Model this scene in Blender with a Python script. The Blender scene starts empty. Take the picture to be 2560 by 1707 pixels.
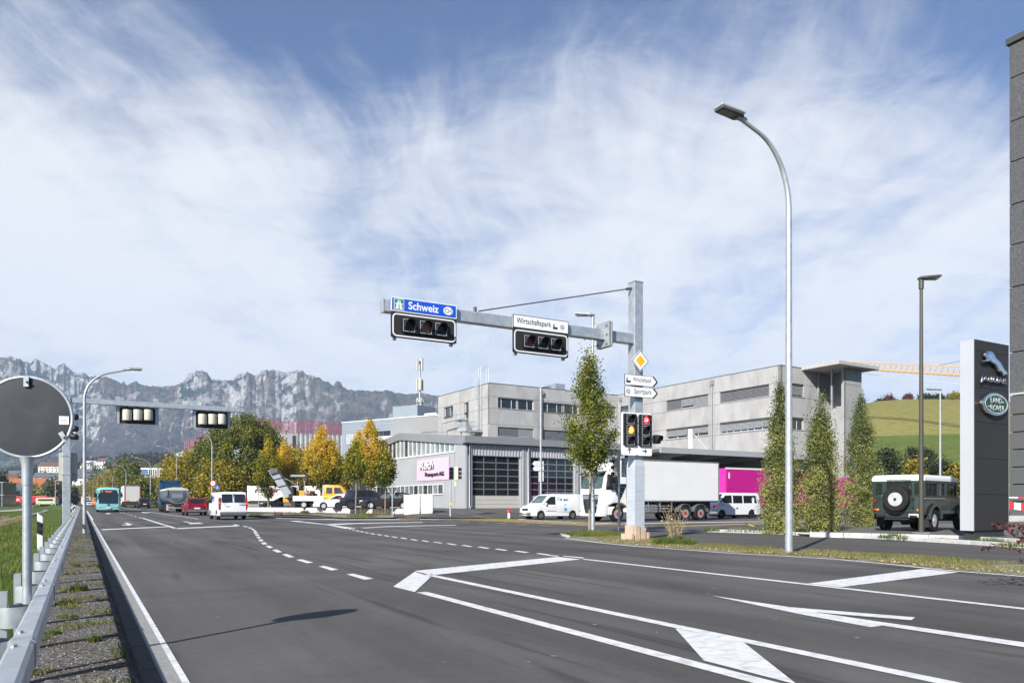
import bpy, bmesh, math, random
import numpy as np
from mathutils import Vector, Matrix, noise as mnoise
R = math.radians
rng = np.random.default_rng(7)
random.seed(7)
scene = bpy.context.scene
COL = scene.collection

# ------------------------------------------------------------------ camera
F, CX, HZ, CH = 1900.0, 1280.0, 1256.0, 1.2
cam_d = bpy.data.cameras.new("camera")
cam = bpy.data.objects.new("camera", cam_d)
COL.objects.link(cam)
cam.location = (0, 0, CH)
cam.rotation_euler = (R(90), 0, 0)
cam_d.sensor_width = 36
cam_d.lens = 36 * F / 2560
cam_d.shift_y = (HZ - 853.5) / 2560
cam_d.clip_start = 0.1
cam_d.clip_end = 30000
scene.camera = cam

# ------------------------------------------------------------------ sun, sky, exposure
SUN_EL = R(31)
SAZ = R(27.7)                       # shadows fall this far to the right of straight ahead
sun_dir = Vector((-math.sin(SAZ) * math.cos(SUN_EL), -math.cos(SAZ) * math.cos(SUN_EL), math.sin(SUN_EL)))
sd = bpy.data.lights.new("sun", 'SUN')
sd.energy = 5.0
sd.angle = R(0.55)
sd.color = (1.0, 0.955, 0.90)
so = bpy.data.objects.new("sun", sd)
so.rotation_euler = (-sun_dir).to_track_quat('-Z', 'Y').to_euler()
COL.objects.link(so)
scene.view_settings.view_transform = 'Standard'
scene.view_settings.look = 'None'
scene.view_settings.gamma = 1
scene.view_settings.exposure = 0.62
try: scene.view_settings.use_curve_mapping = False
except Exception: pass

world = bpy.data.worlds.new("World")
scene.world = world
world.use_nodes = True
wt = world.node_tree
for n in list(wt.nodes): wt.nodes.remove(n)
def WN(t, **k):
 n = wt.nodes.new(t)
 for a, b in k.items(): setattr(n, a, b)
 return n
def wmath(op, a, b=None, c=None, clamp=False):
 n = WN('ShaderNodeMath', operation=op, use_clamp=clamp)
 for i, v in enumerate((a, b, c)):
  if v is None: continue
  if isinstance(v, (int, float)): n.inputs[i].default_value = v
  else: wt.links.new(v, n.inputs[i])
 return n.outputs[0]
sky = WN('ShaderNodeTexSky', sky_type='NISHITA', sun_disc=False)
sky.sun_elevation = SUN_EL
sky.sun_rotation = math.pi + SAZ
sky.altitude = 450
sky.air_density = 1.0
sky.dust_density = 0.6
sky.ozone_density = 2.2
tc = WN('ShaderNodeTexCoord')
sep = WN('ShaderNodeSeparateXYZ')
wt.links.new(tc.outputs['Generated'], sep.inputs[0])
dz = wmath('MAXIMUM', sep.outputs[2], 0.0)
den = wmath('ADD', dz, 0.16)
px = wmath('DIVIDE', sep.outputs[0], den)
py = wmath('DIVIDE', sep.outputs[1], den)
comb = WN('ShaderNodeCombineXYZ')
wt.links.new(px, comb.inputs[0]); wt.links.new(py, comb.inputs[1])
def wmap(src, rot, scl, loc=(0, 0, 0)):
 m = WN('ShaderNodeMapping')
 m.inputs['Rotation'].default_value = (0, 0, R(rot))
 m.inputs['Scale'].default_value = scl
 m.inputs['Location'].default_value = loc
 wt.links.new(src, m.inputs[0])
 return m.outputs[0]
def wnoise(src, scale, detail=6, rough=.55, dist=0.0):
 n = WN('ShaderNodeTexNoise')
 n.inputs['Scale'].default_value = scale
 n.inputs['Detail'].default_value = detail
 n.inputs['Roughness'].default_value = rough
 n.inputs['Distortion'].default_value = dist
 wt.links.new(src, n.inputs['Vector'])
 return n.outputs[0]
warp = wnoise(comb.outputs[0], 1.1, 3, .5)
wv = WN('ShaderNodeMixRGB'); wv.blend_type = 'ADD'; wv.inputs[0].default_value = .5
wt.links.new(comb.outputs[0], wv.inputs[1]); wt.links.new(warp, wv.inputs[2])
WP = wv.outputs[0]
big = wnoise(wmap(WP, 20, (.9, .9, 1), (3.1, 1.7, 0)), 1.0, 3, .5, .2)
streak = wnoise(wmap(WP, -34, (2.4, .40, 1), (.4, 5.2, 0)), 1.5, 9, .64, .5)
streak2 = wnoise(wmap(WP, -8, (2.6, .5, 1), (7.4, .2, 0)), 1.6, 8, .62, .6)
flat = wnoise(wmap(WP, -66, (2.4, .7, 1), (1.4, 9.2, 0)), 1.2, 8, .62, .6)
puff = wnoise(wmap(WP, 10, (1.5, 2.2, 1)), 3.2, 8, .66, .4)
def wrange(src, a, b, c, d, smooth=True):
 r = WN('ShaderNodeMapRange', interpolation_type='SMOOTHSTEP' if smooth else 'LINEAR')
 for k, q in enumerate((a, b, c, d)): r.inputs[k + 1].default_value = q
 wt.links.new(src, r.inputs[0]); return r.outputs[0]
# thin high cloud; the veil opens overhead to the right
gap = wmath('MULTIPLY', wrange(py, 1.72, 1.06, 0, 1), wrange(px, -1.1, .1, .68, 1.0))
def cen(n, k): return wmath('MULTIPLY', wmath('SUBTRACT', n, .5), k)
fine = wmath('ADD', wmath('ADD', cen(streak, .85), cen(streak2, .6)), wmath('ADD', cen(flat, .95), cen(puff, .8)))
cov = wmath('ADD', wmath('ADD', cen(big, 1.5), fine), wmath('MULTIPLY', gap, -.80))
cov = wmath('ADD', cov, .80)
mr = WN('ShaderNodeMapRange', interpolation_type='SMOOTHSTEP')
mr.inputs[1].default_value = -.06; mr.inputs[2].default_value = 1.0
mr.inputs[3].default_value = 0.04; mr.inputs[4].default_value = .95
wt.links.new(cov, mr.inputs[0])
tint = WN('ShaderNodeMixRGB', blend_type='MULTIPLY')
tint.inputs[0].default_value = 1
tint.inputs[2].default_value = (.50, .73, 1.06, 1)
wt.links.new(sky.outputs[0], tint.inputs[1])
mixc = WN('ShaderNodeMixRGB')
mixc.inputs[2].default_value = (8.4, 8.55, 8.9, 1)
wt.links.new(mr.outputs[0], mixc.inputs[0])
wt.links.new(tint.outputs[0], mixc.inputs[1])
bg = WN('ShaderNodeBackground')
bg.inputs[1].default_value = 0.074
wt.links.new(mixc.outputs[0], bg.inputs[0])
wo = WN('ShaderNodeOutputWorld')
wt.links.new(bg.outputs[0], wo.inputs[0])

cyc = scene.cycles
try:
 cyc.max_bounces = 6; cyc.diffuse_bounces = 2; cyc.glossy_bounces = 3; cyc.transmission_bounces = 4
 cyc.volume_bounces = 1; cyc.transparent_max_bounces = 12
 cyc.caustics_reflective = False; cyc.caustics_refractive = False
except Exception: pass

# ------------------------------------------------------------------ coordinates
# u runs along the main road away from the camera, v across it to the right.
UX, UY = -0.4924, 0.8703
VX, VY = 0.8703, 0.4924
BU = (-0.5263, 0.8503)              # axes of the industrial buildings
BV = (0.8503, 0.5263)
def sstep(a, b, x):
 t = min(1, max(0, (x - a) / (b - a))); return t * t * (3 - 2 * t)
def bend(u):
 return 0.0 if u < 110 else (-.045 * (u - 125) if u > 140 else -.045 * (u - 110) ** 2 / 60)
def W(u, v):
 v = v + bend(u)
 return (UX * u + VX * v, UY * u + VY * v)
def UV(x, y):
 u, v = UX * x + UY * y, VX * x + VY * y
 return u, v - bend(u)
def G(px_, py_, z=0.0):
 """the ground point (height z) that a photograph position shows"""
 Y = (CH - z) * F / (py_ - HZ)
 return ((px_ - CX) / F * Y, Y)
WA, WB = G(618, 1279, .2), G(1008, 1286, .2)
_l = math.hypot(WB[0] - WA[0], WB[1] - WA[1]); WN_ = (-(WB[1] - WA[1]) / _l, (WB[0] - WA[0]) / _l)
LEFTP = [(-4000, -.4), (-60, -.4), (-9, -.55), (-6.2, -.6), (-4.9, -1.2), (-4.6, -1.5), (-4.0, -1.5), (-3.7, -1.2), (-1.3, -.16), (-.75, -.07), (-.5, -.05), (12000, -.05)]
def H(x, y):
 u, v = UV(x, y)
 h = .42 * sstep(90, 150, y)
 if v < .36:
  for (a, za), (b, zb) in zip(LEFTP, LEFTP[1:]):
   if a <= v <= b:
    t = (v - a) / (b - a); p = za + (zb - za) * t; break
  fade = sstep(150, 240, u)
  h += p * (1 - fade)
 dw = (x - WB[0]) * WN_[0] + (y - WB[1]) * WN_[1]      # metres behind the low wall
 left = .20 * sstep(52, 60, u) + .48 * sstep(.4, 3.4, dw)
 right = .68 * sstep(48, 63, u); k = sstep(-9.8, -6.5, x)
 pl = (left * (1 - k) + right * k) * sstep(12.0, 15.0, v)
 return max(h, pl)

# ------------------------------------------------------------------ materials
MATS = {}
def M(name, col, rough=.6, metal=0, var=.12, scale=2.0, bump=0, bscale=40, spec=None, dark=None, dscale=.6, damt=.0, stretch=None):
 if name in MATS: return MATS[name]
 m = bpy.data.materials.new(name); m.use_nodes = True
 t = m.node_tree; b = t.nodes['Principled BSDF']
 b.inputs['Roughness'].default_value = rough
 b.inputs['Metallic'].default_value = metal
 if spec is None and rough > .75: spec = .12
 if spec is not None: b.inputs['Specular IOR Level'].default_value = spec
 b.inputs['Base Color'].default_value = (*col, 1)
 if var or bump or dark:
  co = t.nodes.new('ShaderNodeTexCoord')
  mp = t.nodes.new('ShaderNodeMapping'); t.links.new(co.outputs['Object'], mp.inputs[0])
  if stretch: mp.inputs['Scale'].default_value = stretch
 last = None
 if var:
  n = t.nodes.new('ShaderNodeTexNoise'); n.inputs['Scale'].default_value = scale; n.inputs['Detail'].default_value = 6
  n.inputs['Roughness'].default_value = .6
  t.links.new(mp.outputs[0], n.inputs['Vector'])
  r = t.nodes.new('ShaderNodeMapRange'); r.inputs[1].default_value = .3; r.inputs[2].default_value = .7
  t.links.new(n.outputs[0], r.inputs[0])
  mx = t.nodes.new('ShaderNodeMixRGB')
  mx.inputs[1].default_value = (*[c * (1 - var) for c in col], 1)
  mx.inputs[2].default_value = (*[min(.95, c * (1 + var)) for c in col], 1)
  t.links.new(r.outputs[0], mx.inputs[0]); last = mx.outputs[0]
  if rough > .12:
   rr = t.nodes.new('ShaderNodeMapRange'); rr.inputs[3].default_value = rough * .85; rr.inputs[4].default_value = min(1, rough * 1.15)
   t.links.new(n.outputs[0], rr.inputs[0]); t.links.new(rr.outputs[0], b.inputs['Roughness'])
 if dark:
  n2 = t.nodes.new('ShaderNodeTexNoise'); n2.inputs['Scale'].default_value = dscale; n2.inputs['Detail'].default_value = 8
  n2.inputs['Distortion'].default_value = .6
  t.links.new(mp.outputs[0], n2.inputs['Vector'])
  r2 = t.nodes.new('ShaderNodeMapRange'); r2.inputs[1].default_value = .48; r2.inputs[2].default_value = .68
  r2.inputs[4].default_value = damt
  t.links.new(n2.outputs[0], r2.inputs[0])
  mx2 = t.nodes.new('ShaderNodeMixRGB'); mx2.inputs[2].default_value = (*dark, 1)
  if last: t.links.new(last, mx2.inputs[1])
  else: mx2.inputs[1].default_value = (*col, 1)
  t.links.new(r2.outputs[0], mx2.inputs[0]); last = mx2.outputs[0]
 if last: t.links.new(last, b.inputs['Base Color'])
 if bump:
  n3 = t.nodes.new('ShaderNodeTexNoise'); n3.inputs['Scale'].default_value = bscale; n3.inputs['Detail'].default_value = 5
  t.links.new(mp.outputs[0], n3.inputs['Vector'])
  bp = t.nodes.new('ShaderNodeBump'); bp.inputs['Strength'].default_value = bump; bp.inputs['Distance'].default_value = .02
  t.links.new(n3.outputs[0], bp.inputs['Height']); t.links.new(bp.outputs[0], b.inputs['Normal'])
 MATS[name] = m
 return m
def leaf_mat(name, c1, c2, c3, scale=.6, zsplit=None):
 """leaf colour wanders from branch to branch and from leaf to leaf; optional change of colour with height"""
 m = bpy.data.materials.new(name); m.use_nodes = True
 t = m.node_tree; b = t.nodes['Principled BSDF']; out = t.nodes['Material Output']
 co = t.nodes.new('ShaderNodeTexCoord')
 n = t.nodes.new('ShaderNodeTexNoise'); n.inputs['Scale'].default_value = scale; n.inputs['Detail'].default_value = 3
 t.links.new(co.outputs['Object'], n.inputs['Vector'])
 geo = t.nodes.new('ShaderNodeNewGeometry')
 add = t.nodes.new('ShaderNodeMath'); add.operation = 'MULTIPLY_ADD'
 add.inputs[1].default_value = .42
 t.links.new(geo.outputs['Random Per Island'], add.inputs[0])
 t.links.new(n.outputs[0], add.inputs[2])
 src = add.outputs[0]
 if zsplit:
  sp = t.nodes.new('ShaderNodeSeparateXYZ'); t.links.new(co.outputs['Object'], sp.inputs[0])
  r = t.nodes.new('ShaderNodeMapRange'); r.inputs[1].default_value = zsplit[0]; r.inputs[2].default_value = zsplit[1]
  r.inputs[3].default_value = -.28; r.inputs[4].default_value = .22
  t.links.new(sp.outputs[2], r.inputs[0])
  a2 = t.nodes.new('ShaderNodeMath'); a2.operation = 'ADD'
  t.links.new(src, a2.inputs[0]); t.links.new(r.outputs[0], a2.inputs[1]); src = a2.outputs[0]
 cr = t.nodes.new('ShaderNodeValToRGB')
 e = cr.color_ramp.elements
 e[0].position = .42; e[0].color = (*c1, 1)
 e[1].position = .98; e[1].color = (*c3, 1)
 k = e.new(.7); k.color = (*c2, 1)
 t.links.new(src, cr.inputs[0])
 t.links.new(cr.outputs[0], b.inputs['Base Color'])
 b.inputs['Roughness'].default_value = .55
 tr = t.nodes.new('ShaderNodeBsdfTranslucent'); t.links.new(cr.outputs[0], tr.inputs[0])
 mix = t.nodes.new('ShaderNodeMixShader'); mix.inputs[0].default_value = .38
 t.links.new(b.outputs[0], mix.inputs[1]); t.links.new(tr.outputs[0], mix.inputs[2])
 t.links.new(mix.outputs[0], out.inputs[0])
 return m
def emit_mat(name, col, s):
 m = bpy.data.materials.new(name); m.use_nodes = True
 b = m.node_tree.nodes['Principled BSDF']
 b.inputs['Base Color'].default_value = (*col, 1)
 b.inputs['Emission Color'].default_value = (*col, 1); b.inputs['Emission Strength'].default_value = s
 return m

galv = M('galvanised_steel', (.50, .53, .55), .42, .55, .16, 7, dark=(.36, .39, .41), dscale=3, damt=.5, bump=.05, bscale=30)
galv_dull = M('weathered_galvanised_steel', (.40, .42, .43), .5, .45, .14, 5)
white_paint = M('white_road_paint', (.70, .70, .675), .65, 0, .09, 6, dark=(.24, .235, .23), dscale=9, damt=.42, bump=.3, bscale=220)
yellow_paint = M('yellow_road_paint', (.62, .43, .06), .6, 0, .1, 6, dark=(.25, .2, .1), dscale=9, damt=.4)
concrete = M('concrete', (.42, .41, .385), .85, 0, .1, 3, dark=(.30, .29, .27), dscale=1.1, damt=.5, bump=.25, bscale=60)
kerb_m = M('kerb_granite', (.50, .50, .48), .8, 0, .15, 14, bump=.35, bscale=90, dark=(.34, .33, .31), dscale=2.5, damt=.5)
wallwhite = M('white_rendered_concrete', (.66, .64, .60), .85, 0, .06, 2, dark=(.45, .42, .38), dscale=1.6, damt=.5, bump=.15)
black = M('black_plastic', (.012, .012, .013), .38, 0, 0)
blackm = M('matt_black', (.018, .018, .018), .7, 0, 0)
tyre_m = M('tyre_rubber', (.022, .021, .02), .8, 0, .25, 12, bump=.3, bscale=60)
glass_d = M('tinted_glass', (.012, .017, .018), .04, 0, 0, spec=.9)
glass_w = M('window_glass', (.035, .045, .05), .05, 0, .5, .9, spec=1.0)
carwhite = M('white_car_paint', (.74, .75, .76), .22, 0, .03, 2, spec=.6)
carblack = M('black_car_paint', (.012, .012, .014), .15, 0, 0, spec=.8)
cream = M('cream_signal_housing', (.50, .485, .40), .5, 0, .08, 3)
chrome = M('polished_chrome', (.72, .73, .74), .08, 1, 0)
alu = M('brushed_aluminium', (.62, .63, .65), .28, .85, .05, 4)
rimm = M('silver_alloy', (.6, .6, .61), .3, .6, .05)
red_l = M('red_lamp_glass', (.42, .012, .02), .15, 0, 0)
amber_l = M('amber_lamp_glass', (.6, .2, .02), .15, 0, 0)
headl = M('headlamp_glass', (.55, .57, .6), .1, .2, 0)
plate_m = M('number_plate_white', (.75, .75, .74), .4, 0, 0)
signwhite = M('sign_face_white', (.78, .78, .78), .4, 0, .02)
signblack = M('sign_black_print', (.015, .015, .017), .5, 0, 0)
bark = M('bark', (.16, .13, .10), .9, 0, .3, 8, bump=.6, bscale=30)
bark_light = M('pale_bark', (.27, .23, .17), .85, 0, .25, 8, bump=.5, bscale=30)

# ------------------------------------------------------------------ building blocks
WORLD = {}
def props(o, label=None, cat=None, group=None, kind=None):
 if label: o['label'] = label
 if cat: o['category'] = cat
 if group: o['group'] = group
 if kind: o['kind'] = kind
 return o
def thing(name, label, cat, loc=(0, 0, 0), rz=0, group=None, world=False):
 o = bpy.data.objects.new(name, None); COL.objects.link(o)
 o.empty_display_size = .2
 o.location = loc; o.rotation_euler = (0, 0, rz)
 props(o, label, cat, group)
 if world: WORLD[o.name] = Vector(loc)
 return o
class MB:
 def __init__(s): s.v = []; s.f = []
 def poly(s, pts):
  b = len(s.v); s.v += [tuple(p) for p in pts]; s.f.append(tuple(range(b, b + len(pts)))); return s
 def raw(s, vs, fs):
  b = len(s.v); s.v += [tuple(p) for p in vs]; s.f += [tuple(i + b for i in f) for f in fs]; return s
 def box(s, c, d, m=None):
  x, y, z = d[0] / 2, d[1] / 2, d[2] / 2
  vs = [Vector((a * x, b_ * y, e * z)) for e in (-1, 1) for b_ in (-1, 1) for a in (-1, 1)]
  if m is not None: vs = [m @ q for q in vs]
  vs = [q + Vector(c) for q in vs]
  return s.raw(vs, [(0, 2, 3, 1), (4, 5, 7, 6), (0, 1, 5, 4), (2, 6, 7, 3), (0, 4, 6, 2), (1, 3, 7, 5)])
 def bx(s, x0, x1, y0, y1, z0, z1):
  return s.box(((x0 + x1) / 2, (y0 + y1) / 2, (z0 + z1) / 2), (x1 - x0, y1 - y0, z1 - z0))
 def hexa(s, q0, q1):
  """two quads (lists of 4 points, same order) joined"""
  vs = list(q0) + list(q1)
  return s.raw(vs, [(3, 2, 1, 0), (4, 5, 6, 7), (0, 1, 5, 4), (1, 2, 6, 5), (2, 3, 7, 6), (3, 0, 4, 7)])
 def prism(s, pts, off):
  """polygon extruded by the vector off"""
  n = len(pts); off = Vector(off)
  a = [Vector(p) for p in pts]; b = [p + off for p in a]
  return s.raw(a + b, [tuple(range(n - 1, -1, -1)), tuple(range(n, 2 * n))] + [(i, (i + 1) % n, n + (i + 1) % n, n + i) for i in range(n)])
 def tube(s, path, r, n=10, cap=True):
  path = [Vector(p) for p in path]
  rs = r if isinstance(r, (list, tuple)) else [r] * len(path)
  b = len(s.v); prev = None
  for i, p in enumerate(path):
   d = (path[min(i + 1, len(path) - 1)] - path[max(i - 1, 0)]).normalized()
   if prev is None:
    a = d.orthogonal().normalized()
   else:
    a = (prev - d * prev.dot(d)).normalized()
   prev = a; c = d.cross(a)
   for k in range(n):
    t = 2 * math.pi * k / n
    s.v.append(tuple(p + (a * math.cos(t) + c * math.sin(t)) * rs[i]))
  for i in range(len(path) - 1):
   for k in range(n):
    k2 = (k + 1) % n
    s.f.append((b + i * n + k, b + i * n + k2, b + (i + 1) * n + k2, b + (i + 1) * n + k))
  if cap:
   s.f.append(tuple(b + k for k in range(n - 1, -1, -1)))
   e = b + (len(path) - 1) * n
   s.f.append(tuple(e + k for k in range(n)))
  return s
 def lathe(s, prof, c=(0, 0, 0), axis='z', n=20):
  """prof: (radius, height) pairs"""
  b = len(s.v)
  for (r, h) in prof:
   for k in range(n):
    t = 2 * math.pi * k / n
    a, d = r * math.cos(t), r * math.sin(t)
    p = {'z': (a, d, h), 'y': (a, h, d), 'x': (h, a, d)}[axis]
    s.v.append((p[0] + c[0], p[1] + c[1], p[2] + c[2]))
  for i in range(len(prof) - 1):
   for k in range(n):
    k2 = (k + 1) % n
    s.f.append((b + i * n + k, b + i * n + k2, b + (i + 1) * n + k2, b + (i + 1) * n + k))
  if prof[0][0] > 1e-6: s.f.append(tuple(b + k for k in range(n)))
  if prof[-1][0] > 1e-6: s.f.append(tuple(b + (len(prof) - 1) * n + k for k in range(n)))
  return s
 def mesh(s, name, off=None, smooth=None, bevel=0, bseg=2):
  me = bpy.data.meshes.new(name)
  vs = s.v if off is None else [(a - off[0], b - off[1], c - off[2]) for a, b, c in s.v]
  me.from_pydata(vs, [], s.f)
  bm = bmesh.new(); bm.from_mesh(me)
  bmesh.ops.remove_doubles(bm, verts=bm.verts, dist=1e-5)
  bmesh.ops.recalc_face_normals(bm, faces=bm.faces)
  if bevel:
   ed = [e for e in bm.edges if len(e.link_faces) == 2 and e.calc_face_angle(0) > R(28)]
   if ed: bmesh.ops.bevel(bm, geom=ed, offset=bevel, segments=bseg, affect='EDGES', profile=.5, clamp_overlap=True)
  bm.to_mesh(me); bm.free()
  if smooth is not None:
   me.shade_smooth()
   me.set_sharp_from_angle(angle=R(smooth))
  return me
 def build(s, name, mat, parent=None, smooth=None, bevel=0, bseg=2, kind=None, label=None):
  off = None
  if parent is not None:
   q = parent
   while q.parent is not None: q = q.parent
   off = WORLD.get(q.name)
  me = s.mesh(name, off, smooth, bevel, bseg)
  me.materials.append(mat)
  o = bpy.data.objects.new(name, me); COL.objects.link(o)
  if parent is not None: o.parent = parent
  if kind: o['kind'] = kind
  if label: o['label'] = label
  return o
def solo(mb, name, mat, label, cat, group=None, **k):
 """a thing that is one mesh"""
 return props(mb.build(name, mat, None, **k), label, cat, group)
def structure(mb, name, mat, parent=None, **k):
 o = mb.build(name, mat, parent, **k); o['kind'] = 'structure'; return o
def copy_tree(o, parent=None):
 c = o.copy(); COL.objects.link(c)
 if parent is not None: c.parent = parent
 for ch in list(o.children): copy_tree(ch, c)
 return c
def instance(mesh, name, parent, loc=(0, 0, 0), rot=(0, 0, 0), mat=None):
 o = bpy.data.objects.new(name, mesh); COL.objects.link(o)
 o.parent = parent; o.location = loc; o.rotation_euler = rot
 return o
def text_mesh(txt, mat, name, parent, p, right, up, height=None, width=None, extrude=0.0, shear=0, bold=0, space=1.0):
 """writing laid on a surface: p its lower left corner, right and up unit vectors"""
 cu = bpy.data.curves.new(name, 'FONT'); cu.body = txt; cu.size = 1
 cu.extrude = 0; cu.shear = shear; cu.offset = bold; cu.space_character = space; cu.resolution_u = 4
 tmp = bpy.data.objects.new('t', cu); COL.objects.link(tmp)
 dg = bpy.context.evaluated_depsgraph_get()
 me = bpy.data.meshes.new_from_object(tmp.evaluated_get(dg))
 bpy.data.objects.remove(tmp); bpy.data.curves.remove(cu)
 co = np.empty(len(me.vertices) * 3); me.vertices.foreach_get('co', co); co = co.reshape(-1, 3)
 lo, hi = co.min(0), co.max(0)
 w, h = hi[0] - lo[0], hi[1] - lo[1]
 if height is None: height = h * width / w
 if width is None: width = w * height / h
 right, up, p = Vector(right), Vector(up), Vector(p)
 n = right.cross(up)
 a = (co[:, 0] - lo[0]) / w * width; b = (co[:, 1] - lo[1]) / h * height
 q = parent
 off = Vector((0, 0, 0))
 if q is not None:
  while q.parent is not None: q = q.parent
  off = WORLD.get(q.name, Vector((0, 0, 0)))
 base = np.array(p - off)
 co2 = base + np.outer(a, np.array(right)) + np.outer(b, np.array(up))
 me.vertices.foreach_set('co', co2.ravel()); me.update()
 if extrude:
  bm = bmesh.new(); bm.from_mesh(me)
  r = bmesh.ops.extrude_face_region(bm, geom=bm.faces[:])
  bmesh.ops.translate(bm, verts=[e for e in r['geom'] if isinstance(e, bmesh.types.BMVert)], vec=n * extrude)
  bm.to_mesh(me); bm.free()
 me.materials.clear(); me.materials.append(mat)
 o = bpy.data.objects.new(name, me); COL.objects.link(o)
 if parent is not None: o.parent = parent
 return o
def drape(pts, name, mat, dz=0.0, step=6.0, kind='structure', flat=None, hf=H):
 """a ground sheet: polygon cut into cells and laid on the terrain"""
 bm = bmesh.new()
 f = bm.faces.new([bm.verts.new((p[0], p[1], 0)) for p in pts])
 xs = [p[0] for p in pts]; ys = [p[1] for p in pts]
 bmesh.ops.triangulate(bm, faces=bm.faces[:])
 for ax, lo, hi in ((0, min(xs), max(xs)), (1, min(ys), max(ys))):
  k = lo + step
  while k < hi:
   co = (k, 0, 0) if ax == 0 else (0, k, 0); no = (1, 0, 0) if ax == 0 else (0, 1, 0)
   bmesh.ops.bisect_plane(bm, geom=bm.verts[:] + bm.edges[:] + bm.faces[:], plane_co=co, plane_no=no)
   k += step
 for v in bm.verts:
  v.co.z = (flat if flat is not None else hf(v.co.x, v.co.y)) + dz
 bmesh.ops.recalc_face_normals(bm, faces=bm.faces)
 for f in bm.faces:
  if f.normal.z < 0: f.normal_flip()
 me = bpy.data.meshes.new(name); bm.to_mesh(me); bm.free()
 me.materials.append(mat)
 o = bpy.data.objects.new(name, me); COL.objects.link(o); o['kind'] = kind
 return o
def strip(u0, u1, v0, v1, name, mat, dz, step=4.0, z=None):
 """a band along the road between two distances from its edge"""
 mb = MB(); n = max(1, int((u1 - u0) / step)); rows = []
 for i in range(n + 1):
  u = u0 + (u1 - u0) * i / n
  a, b = W(u, v0), W(u, v1)
  za = H(*a) if z is None else z + .42 * sstep(90, 150, a[1]); zb = H(*b) if z is None else za
  rows += [(a[0], a[1], za + dz), (b[0], b[1], zb + dz)]
 mb.raw(rows, [(2 * i, 2 * i + 1, 2 * i + 3, 2 * i + 2) for i in range(n)])
 return structure(mb, name, mat)
def rise(y): return .42 * sstep(90, 150, y)
# ------------------------------------------------------------------ ground, roads, markings
def asphalt(name, col, wear=1.0, spots=True):
 m = bpy.data.materials.new(name); m.use_nodes = True
 t = m.node_tree; b = t.nodes['Principled BSDF']
 L = t.links.new
 co = t.nodes.new('ShaderNodeTexCoord')
 rot = t.nodes.new('ShaderNodeMapping'); rot.inputs['Rotation'].default_value = (0, 0, R(-29.5)); L(co.outputs['Object'], rot.inputs[0])
 def ns(src, sc, d=6, ro=.6, st=None, dist=0):
  if st:
   mp = t.nodes.new('ShaderNodeMapping'); mp.inputs['Scale'].default_value = st; L(src, mp.inputs[0]); src = mp.outputs[0]
  n = t.nodes.new('ShaderNodeTexNoise'); n.inputs['Scale'].default_value = sc; n.inputs['Detail'].default_value = d
  n.inputs['Roughness'].default_value = ro; n.inputs['Distortion'].default_value = dist; L(src, n.inputs['Vector']); return n.outputs[0]
 def rng_(src, a, b_, c, d):
  r = t.nodes.new('ShaderNodeMapRange'); r.inputs[1].default_value = a; r.inputs[2].default_value = b_
  r.inputs[3].default_value = c; r.inputs[4].default_value = d; L(src, r.inputs[0]); return r.outputs[0]
 def mul(a, b_):
  n = t.nodes.new('ShaderNodeMath'); n.operation = 'MULTIPLY'; L(a, n.inputs[0])
  if isinstance(b_, float): n.inputs[1].default_value = b_
  else: L(b_, n.inputs[1])
  return n.outputs[0]
 fine = rng_(ns(co.outputs['Object'], 150, 3, .7), .25, .75, .72, 1.3)
 mid = rng_(ns(co.outputs['Object'], 9, 6, .65), .3, .7, .93, 1.08)
 patch = rng_(ns(rot.outputs[0], .22, 5, .6, dist=.8), .35, .68, 1 - .20 * wear, 1 + .20 * wear)
 lanes = rng_(ns(rot.outputs[0], .9, 6, .6, st=(1.0, .035, 1)), .3, .7, 1 - .24 * wear, 1 + .24 * wear)
 wv = t.nodes.new('ShaderNodeTexWave'); wv.bands_direction = 'X'; wv.inputs['Scale'].default_value = .17; wv.inputs['Distortion'].default_value = 2.5; wv.inputs['Detail'].default_value = 2; wv.inputs['Detail Scale'].default_value = .15
 L(rot.outputs[0], wv.inputs['Vector'])
 val = mul(mul(mul(mul(fine, mid), patch), lanes), rng_(wv.outputs['Fac'], 0, 1, 1 - .10 * wear, 1 + .10 * wear))
 # tyre marks that wander along the road
 mark = rng_(ns(rot.outputs[0], 1.9, 3, .5, st=(1.0, .06, 1), dist=1.2), .58, .70, 1.0, 1 - .36 * wear)
 val = mul(val, mark)
 mx = t.nodes.new('ShaderNodeMixRGB'); mx.blend_type = 'MULTIPLY'; mx.inputs[0].default_value = 1
 mx.inputs[1].default_value = (*col, 1); L(val, mx.inputs[2]); last = mx.outputs[0]
 if spots:                                        # pale chips and stuck gravel
  vo = t.nodes.new('ShaderNodeTexVoronoi'); vo.inputs['Scale'].default_value = 2.6
  L(co.outputs['Object'], vo.inputs['Vector'])
  n = ns(co.outputs['Object'], 30, 2)
  ad = t.nodes.new('ShaderNodeMath'); ad.operation = 'MULTIPLY_ADD'; ad.inputs[1].default_value = .06
  L(n, ad.inputs[0]); L(vo.outputs['Distance'], ad.inputs[2])
  sp = rng_(ad.outputs[0], .085, .105, 1.0, 0.0)
  gate = rng_(ns(co.outputs['Object'], .8, 2), .52, .56, 0, .8)
  mx2 = t.nodes.new('ShaderNodeMixRGB'); mx2.inputs[2].default_value = (.30, .28, .25, 1)
  L(mul(sp, gate), mx2.inputs[0]); L(last, mx2.inputs[1]); last = mx2.outputs[0]
 L(last, b.inputs['Base Color'])
 b.inputs['Roughness'].default_value = .78
 b.inputs['Specular IOR Level'].default_value = .16
 bp = t.nodes.new('ShaderNodeBump'); bp.inputs['Strength'].default_value = .35; bp.inputs['Distance'].default_value = .006
 L(ns(co.outputs['Object'], 170, 4, .7), bp.inputs['Height']); L(bp.outputs[0], b.inputs['Normal'])
 return m
asph = asphalt('road_asphalt', (.101, .0965, .0905))
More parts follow.
